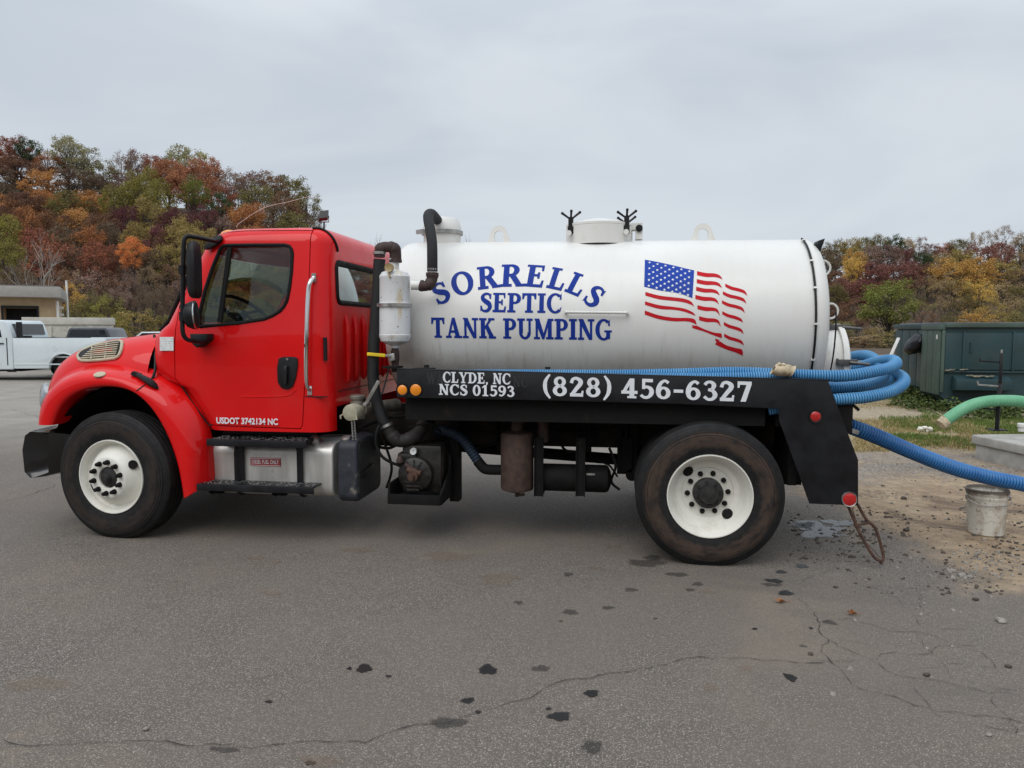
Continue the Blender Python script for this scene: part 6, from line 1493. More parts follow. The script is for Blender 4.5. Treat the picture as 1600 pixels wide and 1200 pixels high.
for a0, z0, z1 in ((.41, .84, 1.62), (1.32, .84, 1.62), (2.0, .2, 1.62), (2.7, .2, 1.62)):
    mb = MB(); db_(a0-.02, a0+.02, -.04, .02, z0, z1, mb); part(mb, 'side_rib', GRN, DMP, bevel=.004)
mb = MB(); db_(.06, LX, -.03, .02, .80, .835, mb); part(mb, 'side_ledge', GRN, DMP, bevel=.004)
mb = MB(); p = [(-.02, .74), (-.28, .66), (-.28, .46), (-.02, .42)]
mb.prism([C1+da*.22+db*b+Vector((0, 0, z)) for b, z in p], [C1+da*1.22+db*b+Vector((0, 0, z)) for b, z in p]); part(mb, 'lift_pocket', GRN, DMP, bevel=.006)
mb = MB(); mb.tube([C1+da*.53+db*-.02+Vector((0, 0, 1.22)), C1+da*.53+db*-.06+Vector((0, 0, 1.22)), C1+da*.53+db*-.06+Vector((0, 0, 1.4)), C1+da*.53+db*-.02+Vector((0, 0, 1.4))], .014, 6); part(mb, 'handle', GRN, DMP)
mb = MB(); q = C1+da*-.05+db*.12+Vector((0, 0, 1.52)); mb.obox(q, da*.004, db*.03, (0, 0, .045)); part(mb, 'label', WHITEP, DMP)
mb = MB(); r = random.Random(2)
for (a0, b_, z_) in ((.12, -.04, .80), (.2, -.04, .81), (.42, -.05, .82), (.5, -.15, .70), (.6, -.18, .69), (.72, -.14, .70), (.85, -.16, .69), (.4, .05, ZTp+.06), (.95, .0, ZTp+.05)):
    for k in range(6): 
        q = C1+da*(a0+r.uniform(-.06, .06))+db*(b_+r.uniform(-.03, .03))+Vector((0, 0, z_+.035+r.uniform(0, .02))); mb.obox(q, (r.uniform(.01, .03), r.uniform(-.02, .02), 0), (r.uniform(-.01, .01), .02, 0), (0, 0, .006))
o = mb.build('leaf_litter', pm('leaf_litter_mat', (.30, .27, .20), .9), DMP); o['kind'] = 'stuff'
# trash bag bulging from the end opening
q = C1.lerp(C2, .44)-da*.04+Vector((0, 0, 1.36)); mb = MB(); mb.ball((0, 0, 0), 1, 26); V = []
for v in mb.v:
    d = v.normalized(); k = 1+.16*mnoise.noise(d*2.3)+.07*abs(mnoise.noise(d*7)); s_ = Vector((d.x*.22*k, d.y*.34*k, d.z*.21*k)); s_.z -= .12*max(0, -d.x)+.05*d.y; V.append(q+s_)
mb.v = V; o = mb.build('trash_bag', pm('bin_bag_mat', (.004, .004, .006), .32, var=.2, bump=.9, bs=22, spec=.3), ang=60); tag(o, 'black plastic trash bag bulging out of the dumpster end', 'trash bag')

# ================================================================== GRASS AND WEEDS
def blade_mat(name, c1, c2):
    t = NT(name); g = t.n('ShaderNodeNewGeometry'); c = t.mix(g.outputs['Random Per Island'], c1, c2); t.bsdf(c, .6, spec=.25); return t.mat
def grass(name, mat, areas, hmin, hmax, wd, seed, label, dens=-.05):
    r = random.Random(seed); mb = MB()
    for (x0, x1, y0, y1, n) in areas:
        for _ in range(n):
            px, py = r.uniform(x0, x1), r.uniform(y0, y1); c = gz(px, py)
            if mnoise.noise(Vector((c.x*.9, c.y*.9, seed))) < dens+r.uniform(-.25, .25): continue
            for q in range(3):
                b = c+Vector((r.uniform(-.04, .04), r.uniform(-.06, .06), 0)); a = r.uniform(0, 6.28); h_ = r.uniform(hmin, hmax); w2 = wd*r.uniform(.6, 1.2); d = Vector((math.cos(a), math.sin(a), 0)); ln = Vector((r.uniform(-1, 1), r.uniform(-1, 1), 0))*h_*.6
                mb.add([b-d*w2, b+d*w2, b+d*w2*.6+ln*.4+Vector((0, 0, h_*.6)), b-d*w2*.6+ln*.4+Vector((0, 0, h_*.6)), b+ln+Vector((0, 0, h_))], [(0, 1, 2, 3), (3, 2, 4)])
    o = mb.build(name, mat, ang=0, fix=False); return tag(o, label, 'grass', kind='stuff')
GRA = blade_mat('grass_mat', (.06, .115, .02), (.17, .21, .045)); STRAW = blade_mat('straw_mat', (.24, .18, .075), (.42, .33, .16))
grass('grass', GRA, [(1375,1610,652,690,7500), (1440,1610,640,662,1800), (1500,1610,690,702,400), (1340,1440,612,630,1500), (1430,1510,688,698,260)], .025, .07, .006, 11, 'short green grass between the dirt track and the concrete pad')
grass('grass', STRAW, [(1335,1520,655,706,3600), (1500,1610,668,690,700), (1335,1600,630,640,500)], .02, .06, .006, 12, 'dry straw coloured grass beside the gravel', -.2)
def leafy(name, spots, mat, label, seed):
    r = random.Random(seed); mb = MB()
    for (px, py, h_, rad, n) in spots:
        c = gz(px, py)
        for k in range(n):
            a, q = r.uniform(0, 6.28), rad*math.sqrt(r.random()); z = h_*(1-(q/rad)**2*.7)*r.uniform(.25, 1); p = c+Vector((q*math.cos(a), q*math.sin(a), z)); s = r.uniform(.02, .05)
            u = Vector((r.gauss(0, 1), r.gauss(0, 1), r.gauss(0, .5))).normalized(); v = u.cross(Vector((r.gauss(0, 1), r.gauss(0, 1), r.gauss(0, 1)))).normalized()
            mb.add([p-u*s, p+v*s*.55, p+u*s, p-v*s*.55], [(0, 1, 2, 3)])
    o = mb.build(name, mat, ang=0, fix=False); return tag(o, label, 'weeds', kind='stuff')
WEED = blade_mat('weed_mat', (.03, .055, .015), (.10, .13, .03))
leafy('weeds', [(1408,622,.42,.5,420),(1425,626,.36,.45,380),(1440,630,.5,.5,520),(1456,634,.55,.45,520),(1470,638,.45,.4,380),(1418,636,.25,.4,260),(1448,642,.25,.4,260),(1395,620,.3,.4,260),(1485,645,.35,.35,240),(1360,618,.25,.5,200),(1380,616,.3,.5,260),(1545,652,.3,.5,300),(1580,650,.35,.5,360),(1520,655,.25,.35,200),(1600,654,.4,.5,300)], WEED, 'leafy green weeds growing at the foot of the dumpster', 21)

# ================================================================== FAR SIDE OF THE YARD
def frame_at(px, D, dirl):
    o = far(px, 515, D); o.z = 0; return o
class LF:      # local frame: x to the image right, y away from the camera, z up
    def __init__(s, px, D, rot=0.):
        s.o = frame_at(px, D, 0); a = -0. + rot
        s.x = (RT*math.cos(a)+FH*math.sin(a)); s.y = Vector((-s.x.y, s.x.x, 0)); s.y = s.y if s.y.dot(FH) > 0 else -s.y; s.k = D/F
    def p(s, x, y, z): return s.o+s.x*x+s.y*y+Vector((0, 0, z))
    def prism(s, mb, poly, y0, y1, mi=0): return mb.prism([s.p(x, y0, z) for x, z in poly], [s.p(x, y1, z) for x, z in poly], mi)
    def box(s, mb, x0, x1, y0, y1, z0, z1, mi=0): return s.prism(mb, [(x0, z0), (x1, z0), (x1, z1), (x0, z1)], y0, y1, mi)
PKW = paint('white_car_paint_mat', (.62, .68, .70), .25, .5, .12, (.3, .28, .25), 3)
CARG = paint('grey_car_paint_mat', (.05, .055, .062), .3, .5, .15)
def arch(cx, r, z0, n=10): return [(cx+r*math.cos(math.radians(a)), max(z0, .38+r*math.sin(math.radians(a)))) for a in [lerp(0, 180, k/n) for k in range(n+1)]]
def carwheel(L, x, y, parent, s=1):
    mb = MB(); c = L.p(x, y, .38); ax = L.y*s
    mb.lathe(c, ax, [(.24, .02), (.25, 0), (.34, -.01), (.375, .02), (.38, .06), (.38, .2), (.36, .24), (.2, .24)], 32); e = part(mb, 'wheel', RUBBER, parent)
    mb = MB(); mb.lathe(c, ax, [(.0, .04), (.06, .03), (.08, .06), (.2, .05), (.23, .01), (.245, .005)], 24); part(mb, 'rim', STEEL, e)
# white pickup, tail to the right
L = LF(97, 24.0)
PK = empty('pickup_truck', L.p(-1.5, 1, 0), 'white pickup truck with a long bed and black headache rack behind the red hood', 'pickup')
body = [(1.38, .55), (1.38, 1.36), (1.36, 1.395), (-1.62, 1.395), (-1.62, .36), (-.50, .36)]+[(-x, z) for x, z in arch(0, .47, .36)][::1][::-1][0:0]
ar = [(.47*math.cos(math.radians(a)), .40+.47*math.sin(math.radians(a))) for a in range(180, -1, -15)]
body = [(-1.62, .40), (-1.62, 1.395), (1.36, 1.395), (1.39, 1.34), (1.39, .55), (1.2, .5), (.47, .42)]+ar[::-1]+[(-.47, .40)]
def dedup(P): return [p for k, p in enumerate(P) if k == 0 or (abs(p[0]-P[k-1][0])+abs(p[1]-P[k-1][1])) > .01]
mb = MB(); L.prism(mb, dedup(body), 0, .09); BED = part(mb, 'bed_side', PKW, PK, bevel=.02)
mb = MB(); L.prism(mb, dedup(body), 1.89, 1.98); part(mb, 'bed_side', PKW, PK, bevel=.02)
mb = MB(); L.box(mb, -1.6, 1.36, .09, 1.89, .75, .80); L.box(mb, 1.30, 1.36, .09, 1.89, .6, 1.38); part(mb, 'bed_floor', PKW, PK)
mb = MB(); L.box(mb, -1.55, .9, .0, .06, 1.40, 1.415); part(mb, 'bed_rail', PLAST, PK)
mb = MB(); L.prism(mb, [(.47*math.cos(math.radians(a))*1.02, .40+.47*1.02*math.sin(math.radians(a))) for a in range(0, 181, 15)], .095, .5); part(mb, 'wheel_well', UNDER, PK)
cabp = [(-1.66, .36), (-1.66, 1.42), (-1.70, 1.62), (-1.82, 1.90), (-1.92, 1.98), (-2.9, 2.0), (-3.1, 1.94), (-3.65, 1.43), (-3.7, .36)]
mb = MB(); L.prism(mb, cabp, .03, 1.95); part(mb, 'cab', PKW, PK, bevel=.05, seg=3)
mb = MB(); L.prism(mb, [(-2.0, 1.42), (-2.03, 1.62), (-2.10, 1.85), (-2.45, 1.88), (-2.5, 1.42)], .022, .04); L.prism(mb, [(-2.6, 1.42), (-2.58, 1.88), (-2.95, 1.88), (-3.4, 1.42)], .022, .04); part(mb, 'side_window', DKGLASS, PK)
mb = MB(); L.prism(mb, [(-1.675, 1.5), (-1.70, 1.62), (-1.80, 1.86), (-1.72, 1.86), (-1.64, 1.5)], .25, 1.73); part(mb, 'rear_window', DKGLASS, PK)
mb = MB(); L.box(mb, -1.86, -1.83, .024, .04, .5, 1.4); part(mb, 'door_seam', PLAST, PK)
mb = MB(); L.box(mb, -2.12, -1.94, .0, .03, 1.20, 1.235); part(mb, 'door_handle', PLAST, PK)
hood_ = [(-3.7, .45), (-3.7, 1.42), (-4.6, 1.36), (-5.2, 1.25), (-5.3, 1.1), (-5.3, .5), (-4.6, .45)]; mb = MB(); L.prism(mb, hood_, .03, 1.95); part(mb, 'hood', PKW, PK, bevel=.06, seg=3)
mb = MB()
L.box(mb, -1.58, -1.44, .12, .22, 1.39, 1.92); L.box(mb, -1.56, -1.50, .12, .3, 1.42, 1.48)
part(mb, 'headache_rack', BLACKP, PK)
mb = MB(); L.box(mb, -1.55, -.7, .10, .6, 1.33, 1.41); L.box(mb, -1.5, -1.3, .12, .5, 1.41, 1.47); part(mb, 'bed_toolbox', BLACKP, PK, bevel=.02)
mb = MB(); c = L.p(-.28, -.002, 1.05); mb.lathe(c, -L.y, [(.085, -.004), (.085, .003), (.08, .0032), (.079, .001), (.0, .001)], 24); part(mb, 'fuel_flap', PKW, BED)
mb = MB(); L.box(mb, -1.9, -1.62, .06, .1, .28, .40); L.box(mb, -3.5, -1.5, .2, 1.8, .30, .38); L.box(mb, -1.0, 1.4, .3, 1.7, .42, .62); part(mb, 'chassis', UNDER, PK)
for x, y, s_ in ((0, .07, 1), (-4.35, .07, 1), (0, 1.91, -1), (-4.35, 1.91, -1)): carwheel(L, x, y, PK, s_)
mb = MB(); L.box(mb, -1.60, 1.37, -.012, .0, .52, .56); part(mb, 'body_crease', PKW, BED, bevel=.006)
mb = MB(); mb.tube([L.p(.50*math.cos(math.radians(a)), -.005, .40+.50*math.sin(math.radians(a))) for a in range(0, 181, 12)], .022, 8); part(mb, 'wheel_arch_flare', PKW, BED)
# dark pickup seen from behind
L = LF(137, 28.0, .12)
DK = empty('pickup_truck', L.p(0, 1.2, 0), 'dark grey pickup seen from behind beyond the white pickup bed', 'pickup')
rowz = [(.35, .93), (1.18, .95), (1.24, .93), (1.30, .78), (1.66, .66), (1.72, .58)]
mb = MB(); P0 = [(x_, z) for z, x_ in rowz]+[(-x_, z) for z, x_ in rowz[::-1]]
L.prism(mb, [(.95, .4), (.95, 1.22), (-.95, 1.22), (-.95, .4)], -1.6, 3.5); part(mb, 'body', CARG, DK, bevel=.05)
mb = MB(); cabq = [(.86, 1.2), (.70, 1.68), (.60, 1.76), (-.60, 1.76), (-.70, 1.68), (-.86, 1.2)]; L.prism(mb, cabq, .0, 1.7); part(mb, 'cab', CARG, DK, bevel=.05, seg=3)
mb = MB(); L.prism(mb, [(.74, 1.26), (.60, 1.66), (-.60, 1.66), (-.74, 1.26)], -.012, .01); part(mb, 'rear_window', DKGLASS, DK)
for x, y in ((-.8, -.7), (.8, -.7), (-.8, 2.6), (.8, 2.6)):
    mb = MB(); mb.lathe(L.p(x-.11, y, .38), L.x, [(.2, 0), (.36, 0), (.38, .03), (.38, .19), (.36, .22), (.2, .22)], 24); part(mb, 'wheel', RUBBER, DK)
# white steel dump trailer
L = LF(108, 31.0, .45); k = 31/F
TRL = empty('dump_trailer', L.p(0, 1, 0), 'rust-stained white steel dump body standing in front of the tan building', 'trailer')
RUSTW = paint('rusty_white_mat', (.56, .53, .46), .65, 0, .6, (.20, .11, .055), 3.5, .15)
mb = MB(); L.box(mb, -1.66, 1.64, -.06, 2.0, 1.88, 2.18); part(mb, 'top_rail', RUSTW, TRL, bevel=.01)
mb = MB(); L.box(mb, -1.58, 1.58, .0, 1.9, .85, 1.88); part(mb, 'side_panel', RUSTW, TRL)
for x in (-1.62, -.75, .0, .75, 1.5):
    mb = MB(); L.box(mb, x, x+.12, -.06, .0, .8, 1.80); part(mb, 'side_post', RUSTW, TRL)
mb = MB(); L.prism(mb, [(-1.5, 1.75), (-1.3, 1.78), (1.0, .9), (.8, .86)], -.03, .0); L.prism(mb, [(-2.3, 1.35), (-2.3, 1.25), (0.0, .95), (0.0, 1.05)], -.12, -.06); part(mb, 'diagonal_brace', RUSTW, TRL)
mb = MB(); L.box(mb, -2.2, 1.7, .3, .45, .62, .8); L.box(mb, -2.2, 1.7, 1.4, 1.55, .62, .8); part(mb, 'chassis', UNDER, TRL)
for x in (-.3, .6): carwheel(L, x, .1, TRL)
mb = MB(); L.box(mb, -1.75, -1.6, .2, .4, 0, .65); L.box(mb, 1.4, 1.55, .2, .4, 0, .65); part(mb, 'stand_leg', UNDER, TRL)
# tan building with flat roof
L = LF(97, 36.0, .5); k = 36/F
TANW = NT('tan_block_wall_mat'); n = TANW.noise(3, 4, .6); bt = TANW.n('ShaderNodeTexBrick'); bt.inputs['Scale'].default_value = 2.2; TANW.l(TANW.co, bt.inputs['Vector']); TANW.bsdf(TANW.mix(TANW.mr(n, .3, .7), (.40, .285, .165), (.47, .345, .21)), .85); TANW = TANW.mat
BLD = empty('garage_building', L.p(-4, 3, 0), 'flat-roofed tan garage building with grey fascia at the left edge', 'building')
zt_ = 1.67+(515-450)*k; zf = 1.67+(515-466)*k; zo = 1.67+(515-482)*k; xo0, xo1 = (22-97)*k, (65-97)*k
mb = MB(); L.box(mb, -9, xo0, 0, 6, 0, zf); L.box(mb, xo1, -.25, 0, 6, 0, zf); L.box(mb, xo0, xo1, 0, 6, zo, zf); part(mb, 'wall', TANW, BLD)
mb = MB(); L.box(mb, -9.5, .05, -.55, 6.5, zf, zt_); part(mb, 'fascia', pm('fascia_mat', (.36, .34, .31), .8, var=.08), BLD, bevel=.02)
mb = MB(); L.box(mb, -9.4, -.05, -.45, 6.4, zt_, zt_+.06); part(mb, 'roof', pm('roof_mat', (.2, .19, .18), .9), BLD)
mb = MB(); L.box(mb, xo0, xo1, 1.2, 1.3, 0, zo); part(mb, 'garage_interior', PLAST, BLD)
mb = MB(); L.box(mb, xo0-.08, xo0, -.04, .1, 0, zo+.08); L.box(mb, xo1, xo1+.08, -.04, .1, 0, zo+.08); L.box(mb, xo0-.08, xo1+.08, -.05, .1, zo+.0, zo+.1); part(mb, 'door_frame', BLACKP, BLD)
mb = MB(); mb.cyl(L.p(-.14, -.08, 0), L.p(-.14, -.08, zf-.15), .06, n=12); part(mb, 'downpipe', WHITEP, BLD)
for z in (zf-.5, zf-.85, zf-1.2): 
    mb = MB(); L.box(mb, -.26, .02, .9, 1.9, z, z+.12); part(mb, 'side_louvre', WHITEP, BLD)
L = LF(107, 37.5); mb = MB(); mb.cyl(L.p(0, 0, 0), L.p(0, 0, 1.67+(515-440)*37.5/F), .05, n=12); mb.cyl(L.p(0, 0, 1.67+(515-440)*37.5/F), L.p(0, 0, 1.67+(515-439)*37.5/F), .06, n=12); o = mb.build('vent_pipe', WHITEP); tag(o, 'thin white vent pipe rising beside the building corner', 'pipe')
# parked car beyond the hood
L = LF(228, 42.0)
CR = empty('parked_car', L.p(0, .9, 0), 'pale parked car whose roof shows just above the red hood', 'car')
mb = MB(); L.prism(mb, [(-2.2, .3), (-2.25, .8), (-1.5, .95), (-1.0, 1.0), (2.0, 1.0), (2.1, .8), (2.1, .3)], 0, 1.75); part(mb, 'body', PKW, CR, bevel=.06, seg=3)
mb = MB(); L.prism(mb, [(-1.05, .98), (-.35, 1.54), (1.2, 1.56), (1.75, .98)], .12, 1.63); part(mb, 'cabin', PKW, CR, bevel=.06, seg=3)
mb = MB(); L.prism(mb, [(-.8, 1.02), (-.28, 1.47), (1.1, 1.48), (1.5, 1.02)], .105, .13); part(mb, 'side_window', DKGLASS, CR)
for x in (-1.4, 1.35): carwheel(L, x, -.02, CR)

# ================================================================== TREES
def leaf_mat(name, col, dark=.6):
    t = NT(name); g = t.n('ShaderNodeNewGeometry'); oi = t.n('ShaderNodeObjectInfo')
    c = t.mix(g.outputs['Random Per Island'], tuple((x*.93+.07*sum(col)/3)*dark*2.0 for x in col), tuple(min(1, (x*.93+.07*sum(col)/3)*2.6) for x in col))
    nb = t.noise(4.5, 3, .6); nb2 = t.noise(2.2, 2, .5, vec=t.co)
    c = t.mix(t.math('MULTIPLY', t.mr(nb, .5, .68), .6), c, tuple(min(1, x*y*1.75) for x, y in zip(col, (1.25, 1.35, .9)))); c = t.mix(t.math('MULTIPLY', t.mr(nb, .48, .32), .5), c, tuple(x*y for x, y in zip(col, (.75, .85, 1.1))))
    hs = t.n('ShaderNodeHueSaturation'); hs.inputs['Saturation'].default_value = .9; t.l(c, hs.inputs['Color']); t.put(hs.inputs['Value'], t.mr(oi.outputs['Random'], 0, 1, .82, 1.15, False)); t.put(hs.inputs['Hue'], t.mr(oi.outputs['Random'], 0, 1, .49, .51, False))
    d = t.n('ShaderNodeBsdfDiffuse'); t.l(hs.outputs[0], d.inputs[0]); tr = t.n('ShaderNodeBsdfTranslucent'); t.l(hs.outputs[0], tr.inputs[0])
    m = t.n('ShaderNodeMixShader'); m.inputs[0].default_value = .3; t.l(d.outputs[0], m.inputs[1]); t.l(tr.outputs[0], m.inputs[2]); t.l(m.outputs[0], t.out.inputs[0]); return t.mat
PAL = dict(rust=(.20,.068,.032), orange=(.26,.105,.022), flame=(.40,.125,.012), brown=(.125,.062,.035), umber=(.10,.066,.042), olive=(.115,.095,.03), oldgold=(.19,.135,.035),
    yellowgreen=(.17,.15,.028), gold=(.33,.19,.024), green=(.115,.118,.022), evergreen=(.032,.052,.02), burgundy=(.10,.032,.036), maroon=(.13,.046,.036), mauve=(.16,.10,.08), sage=(.20,.18,.095), tan=(.20,.135,.065))
CNAME = dict(rust='rust red', orange='orange brown', flame='bright orange', brown='brown', umber='dark brown', olive='olive', oldgold='old gold', yellowgreen='yellow green', gold='golden yellow', green='fresh green', evergreen='dark green', burgundy='burgundy', maroon='maroon', mauve='mauve grey', sage='pale sage', tan='tan')
LM = {k: leaf_mat(k+'_leaf_mat', v) for k, v in PAL.items()}
BARK = pm('bark_mat', (.07, .055, .045), .9, var=.3); PALEBARK = pm('pale_bark_mat', (.30, .27, .235), .85, var=.3, vs_=2)
def limb(mb, a, b, r0, r1, r, n=5, wob=.04):
    P = [a]; 
    for k in range(1, 5): P.append(a.lerp(b, k/4)+(Vector((r.uniform(-1, 1), r.uniform(-1, 1), r.uniform(-.5, .5)))*wob*(b-a).length if k < 4 else Vector()))
    mb.tube(P, [lerp(r0, r1, k/4) for k in range(5)], n)
def make_variant(seed, nclump, per, lsize, base=.26, spread=.33, lobes=True, droop=0.):
    r = random.Random(seed); tk = MB(); cr = MB(); cl = []
    for k in range(nclump):
        for _ in range(50):
            d = Vector((r.gauss(0, 1), r.gauss(0, 1), r.gauss(0, 1))).normalized(); q = r.uniform(.35, 1)**.55
            f = 1+.30*mnoise.noise(d*1.6+Vector((seed*3.1, 0, 0)))
            c = Vector((d.x*spread*q*f, d.y*spread*q*f, (base+1)/2+d.z*(1-base)/2*q*min(1.0, f)*.93))
            if all((c-o_[0]).length > .05 for o_ in cl): break
        cl.append((c, r.uniform(.055, .105)))
    limb(tk, Vector((0, 0, -.05)), Vector((r.uniform(-.03, .03), r.uniform(-.03, .03), .72)), .020, .006, r, 7, .02)
    for c, rad in cl:
        if r.random() < .55: limb(tk, Vector((0, 0, lerp(.12, .55, r.random()))), c, .008, .0025, r, 4, .07)
    for c, rad in cl:
        for _ in range(per):
            d = Vector((r.gauss(0, 1), r.gauss(0, 1), r.gauss(0, 1))).normalized(); p = c+Vector((d.x, d.y, d.z*.75))*rad*r.uniform(.25, 1.15)
            s = lsize*r.uniform(.6, 1.35); u = (d*.4+Vector((r.gauss(0, 1), r.gauss(0, 1), r.gauss(0, .6)))).normalized(); v = u.cross(Vector((r.gauss(0, 1), r.gauss(0, 1), r.gauss(0, 1)))).normalized()
            cr.add([p-u*s*.6, p+v*s*.42, p+u*s*.6, p-v*s*.42], [(0, 1, 2, 3)])
    return tk.mesh('trunk', ang=60, fix=False), cr.mesh('crown', ang=0, fix=False)
def make_twiggy(seed, leaves=0, lsize=.011):
    r = random.Random(seed); tk = MB(); cr = MB(); tips = []
    def grow(a, d, L_, rad, lev):
        b = a+d*L_; limb(tk, a, b, rad, rad*.6, r, 5 if lev < 2 else 3, .07)
        if lev >= 4: tips.append(b); return
        for k in range(3 if lev < 3 else 3):
            nd = (d+Vector((r.gauss(0, 1), r.gauss(0, 1), r.gauss(0, .55)+.22))*.55).normalized(); grow(a.lerp(b, r.uniform(.55, 1)), nd, L_*r.uniform(.58, .78), rad*.55, lev+1)
    grow(Vector((0, 0, -.03)), Vector((r.uniform(-.06, .06), r.uniform(-.06, .06), 1)).normalized(), .36, .020, 0)
    zm = max(t_.z for t_ in tips); s = 1/zm; wm = max(math.hypot(t_.x, t_.y) for t_ in tips); sx_ = .36/wm
    tk.v = [Vector((v.x*sx_, v.y*sx_, v.z*s)) for v in tk.v]
    for k in range(leaves):
        t_ = r.choice(tips); p = Vector((t_.x*sx_, t_.y*sx_, t_.z*s))+Vector((r.gauss(0, 1), r.gauss(0, 1), r.gauss(0, 1)))*.022; sz = lsize*r.uniform(.6, 1.3)
        u = Vector((r.gauss(0, 1), r.gauss(0, 1), r.gauss(0, 1))).normalized(); v = u.cross(Vector((r.gauss(0, 1), r.gauss(0, 1), r.gauss(0, 1)))).normalized(); cr.add([p-u*sz*.6, p+v*sz*.42, p+u*sz*.6, p-v*sz*.42], [(0, 1, 2, 3)])
    return tk.mesh('trunk', ang=60, fix=False), (cr.mesh('crown', ang=0, fix=False) if leaves else None)
VAR = {}
VAR['d'] = [make_variant(s, 75, 85, .019) for s in range(1, 7)]                       # dense crowns
VAR['s'] = [make_variant(s, 62, 68, .018, .20, .35) for s in range(21, 25)]            # open crowns
VAR['t'] = [make_twiggy(s, 3200) for s in (41, 43, 45)]                                # twiggy with few leaves
VAR['b'] = [make_twiggy(s, 0) for s in (51, 52)]                                       # bare
VAR['u'] = [make_variant(s, 60, 75, .022, .04, .42) for s in (61, 62, 63)]             # bushes
MESHM = {}
def with_mat(me, m):
    k = (me.name, m.name)
    if k not in MESHM:
        c = me.copy(); c.materials.clear(); c.materials.append(m); MESHM[k] = c
    return MESHM[k]
TREES = []
def tree(px, top, wpx, D, col, kind='d', label=None, name=None, group=None, pale=False, base=None):
    p = far(px, top, D/FW.dot(FH)*1.0) if False else far(px, top, D); g = hill(p.x, p.y) if base is None else base
    H = max(1.2, p.z-g+.3); r = random.Random(int(px*31+top*7+D)); me_t, me_c = VAR[kind][r.randrange(len(VAR[kind]))]
    sx_ = wpx*D/F/.72; nm = name or ('bush' if kind == 'u' else ('bare_tree' if kind == 'b' else 'tree'))
    e = empty(nm, (p.x, p.y, g-.3), label, 'bush' if kind == 'u' else 'tree', group); e.scale = (sx_, sx_, H/.97); e.rotation_euler = (0, 0, r.uniform(0, 6.28))
    o = bpy.data.objects.new('trunk', with_mat(me_t, PALEBARK if pale else BARK)); COL.objects.link(o); o.parent = e
    if me_c is not None: o = bpy.data.objects.new('crown', with_mat(me_c, LM[col])); COL.objects.link(o); o.parent = e; f = min(1, 1.55*wpx*D/F/H) if kind in 'ds' else 1; o.scale = (1, 1, f); o.location = (0, 0, .97*(1-f))
    TREES.append((px, top, D, e)); return e
ORD = ['first', 'second', 'third', 'fourth', 'fifth', 'sixth', 'seventh', 'eighth', 'ninth', 'tenth', 'eleventh', 'twelfth', 'thirteenth', 'fourteenth', 'fifteenth', 'sixteenth', 'seventeenth', 'eighteenth', 'nineteenth', 'twentieth', 'twenty-first', 'twenty-second', 'twenty-third', 'twenty-fourth', 'twenty-fifth', 'twenty-sixth', 'twenty-seventh', 'twenty-eighth', 'twenty-ninth', 'thirtieth']
KW = {'d': 'full', 's': 'open-crowned', 't': 'twiggy', 'b': 'bare', 'u': 'bushy'}
def row(lst, D, where, group):
    for i, (px, top, wpx, col, kind) in enumerate(sorted(lst)):
        c = ('%s %s tree' % (KW[kind], CNAME[col])) if kind != 'b' else 'bare grey tree'
        tree(px, top, wpx, D+((px*7) % 5)-2, col, kind, '%s in the %s, %s from left' % (c, where, ORD[min(i, 29)]), group=group)
gl = 'trees on the left hillside'
row([(-12,222,70,'orange','d'),(20,209,62,'rust','d'),(45,214,40,'evergreen','d'),(75,238,60,'orange','d'),(105,209,55,'sage','d'),(130,222,60,'sage','s'),(160,250,52,'olive','d'),(188,239,48,'mauve','t'),(214,235,48,'mauve','d'),(240,240,44,'rust','d'),(287,226,78,'sage','d'),(262,238,50,'olive','s'),(328,246,52,'rust','d'),(358,262,44,'mauve','s'),(395,264,62,'mauve','d'),(425,268,48,'brown','d'),(452,271,66,'olive','d'),(478,290,50,'olive','s'),(494,322,36,'umber','t')], 112, 'skyline row of the left hill', gl)
row([(-5,262,80,'umber','s'),(32,246,90,'brown','d'),(70,262,70,'orange','d'),(118,262,75,'umber','d'),(158,276,60,'umber','d'),(195,270,60,'mauve','d'),(225,262,66,'yellowgreen','d'),(262,252,70,'rust','d'),(300,249,84,'rust','d'),(345,282,55,'rust','d'),(372,288,50,'umber','s'),(400,282,60,'olive','s'),(440,300,70,'brown','d'),(476,328,55,'umber','s')], 103, 'second row of the left hill', gl)
row([(-2,306,70,'orange','d'),(38,302,75,'brown','d'),(72,296,66,'orange','d'),(108,300,75,'olive','d'),(142,300,70,'orange','d'),(178,288,56,'yellowgreen','d'),(214,272,60,'yellowgreen','d'),(250,285,60,'yellowgreen','d'),(303,275,44,'green','d'),(340,300,60,'evergreen','s'),(385,314,76,'orange','d'),(425,318,60,'umber','s'),(455,334,64,'olive','d'),(484,345,50,'umber','t')], 95, 'third row of the left hill', gl)
row([(10,322,50,'brown','d'),(48,324,70,'orange','d'),(86,330,66,'brown','d'),(122,322,70,'orange','d'),(160,328,62,'brown','d'),(196,318,56,'burgundy','d'),(232,310,66,'oldgold','d'),(272,322,60,'burgundy','d'),(322,320,54,'burgundy','d'),(352,340,60,'mauve','d'),(290,338,70,'oldgold','d'),(400,350,70,'orange','d'),(440,360,60,'olive','d'),(478,372,50,'brown','d')], 87, 'fourth row of the left hill', gl)
row([(2,330,62,'yellowgreen','d'),(60,352,70,'rust','d'),(100,352,60,'umber','d'),(138,350,66,'orange','d'),(172,350,56,'umber','d'),(216,344,60,'oldgold','d'),(250,352,60,'burgundy','d'),(278,348,76,'oldgold','d'),(318,352,76,'oldgold','d'),(360,372,70,'yellowgreen','d'),(400,385,70,'yellowgreen','d'),(440,390,66,'gold','d'),(480,398,60,'brown','d')], 79, 'fifth row of the left hill', gl)
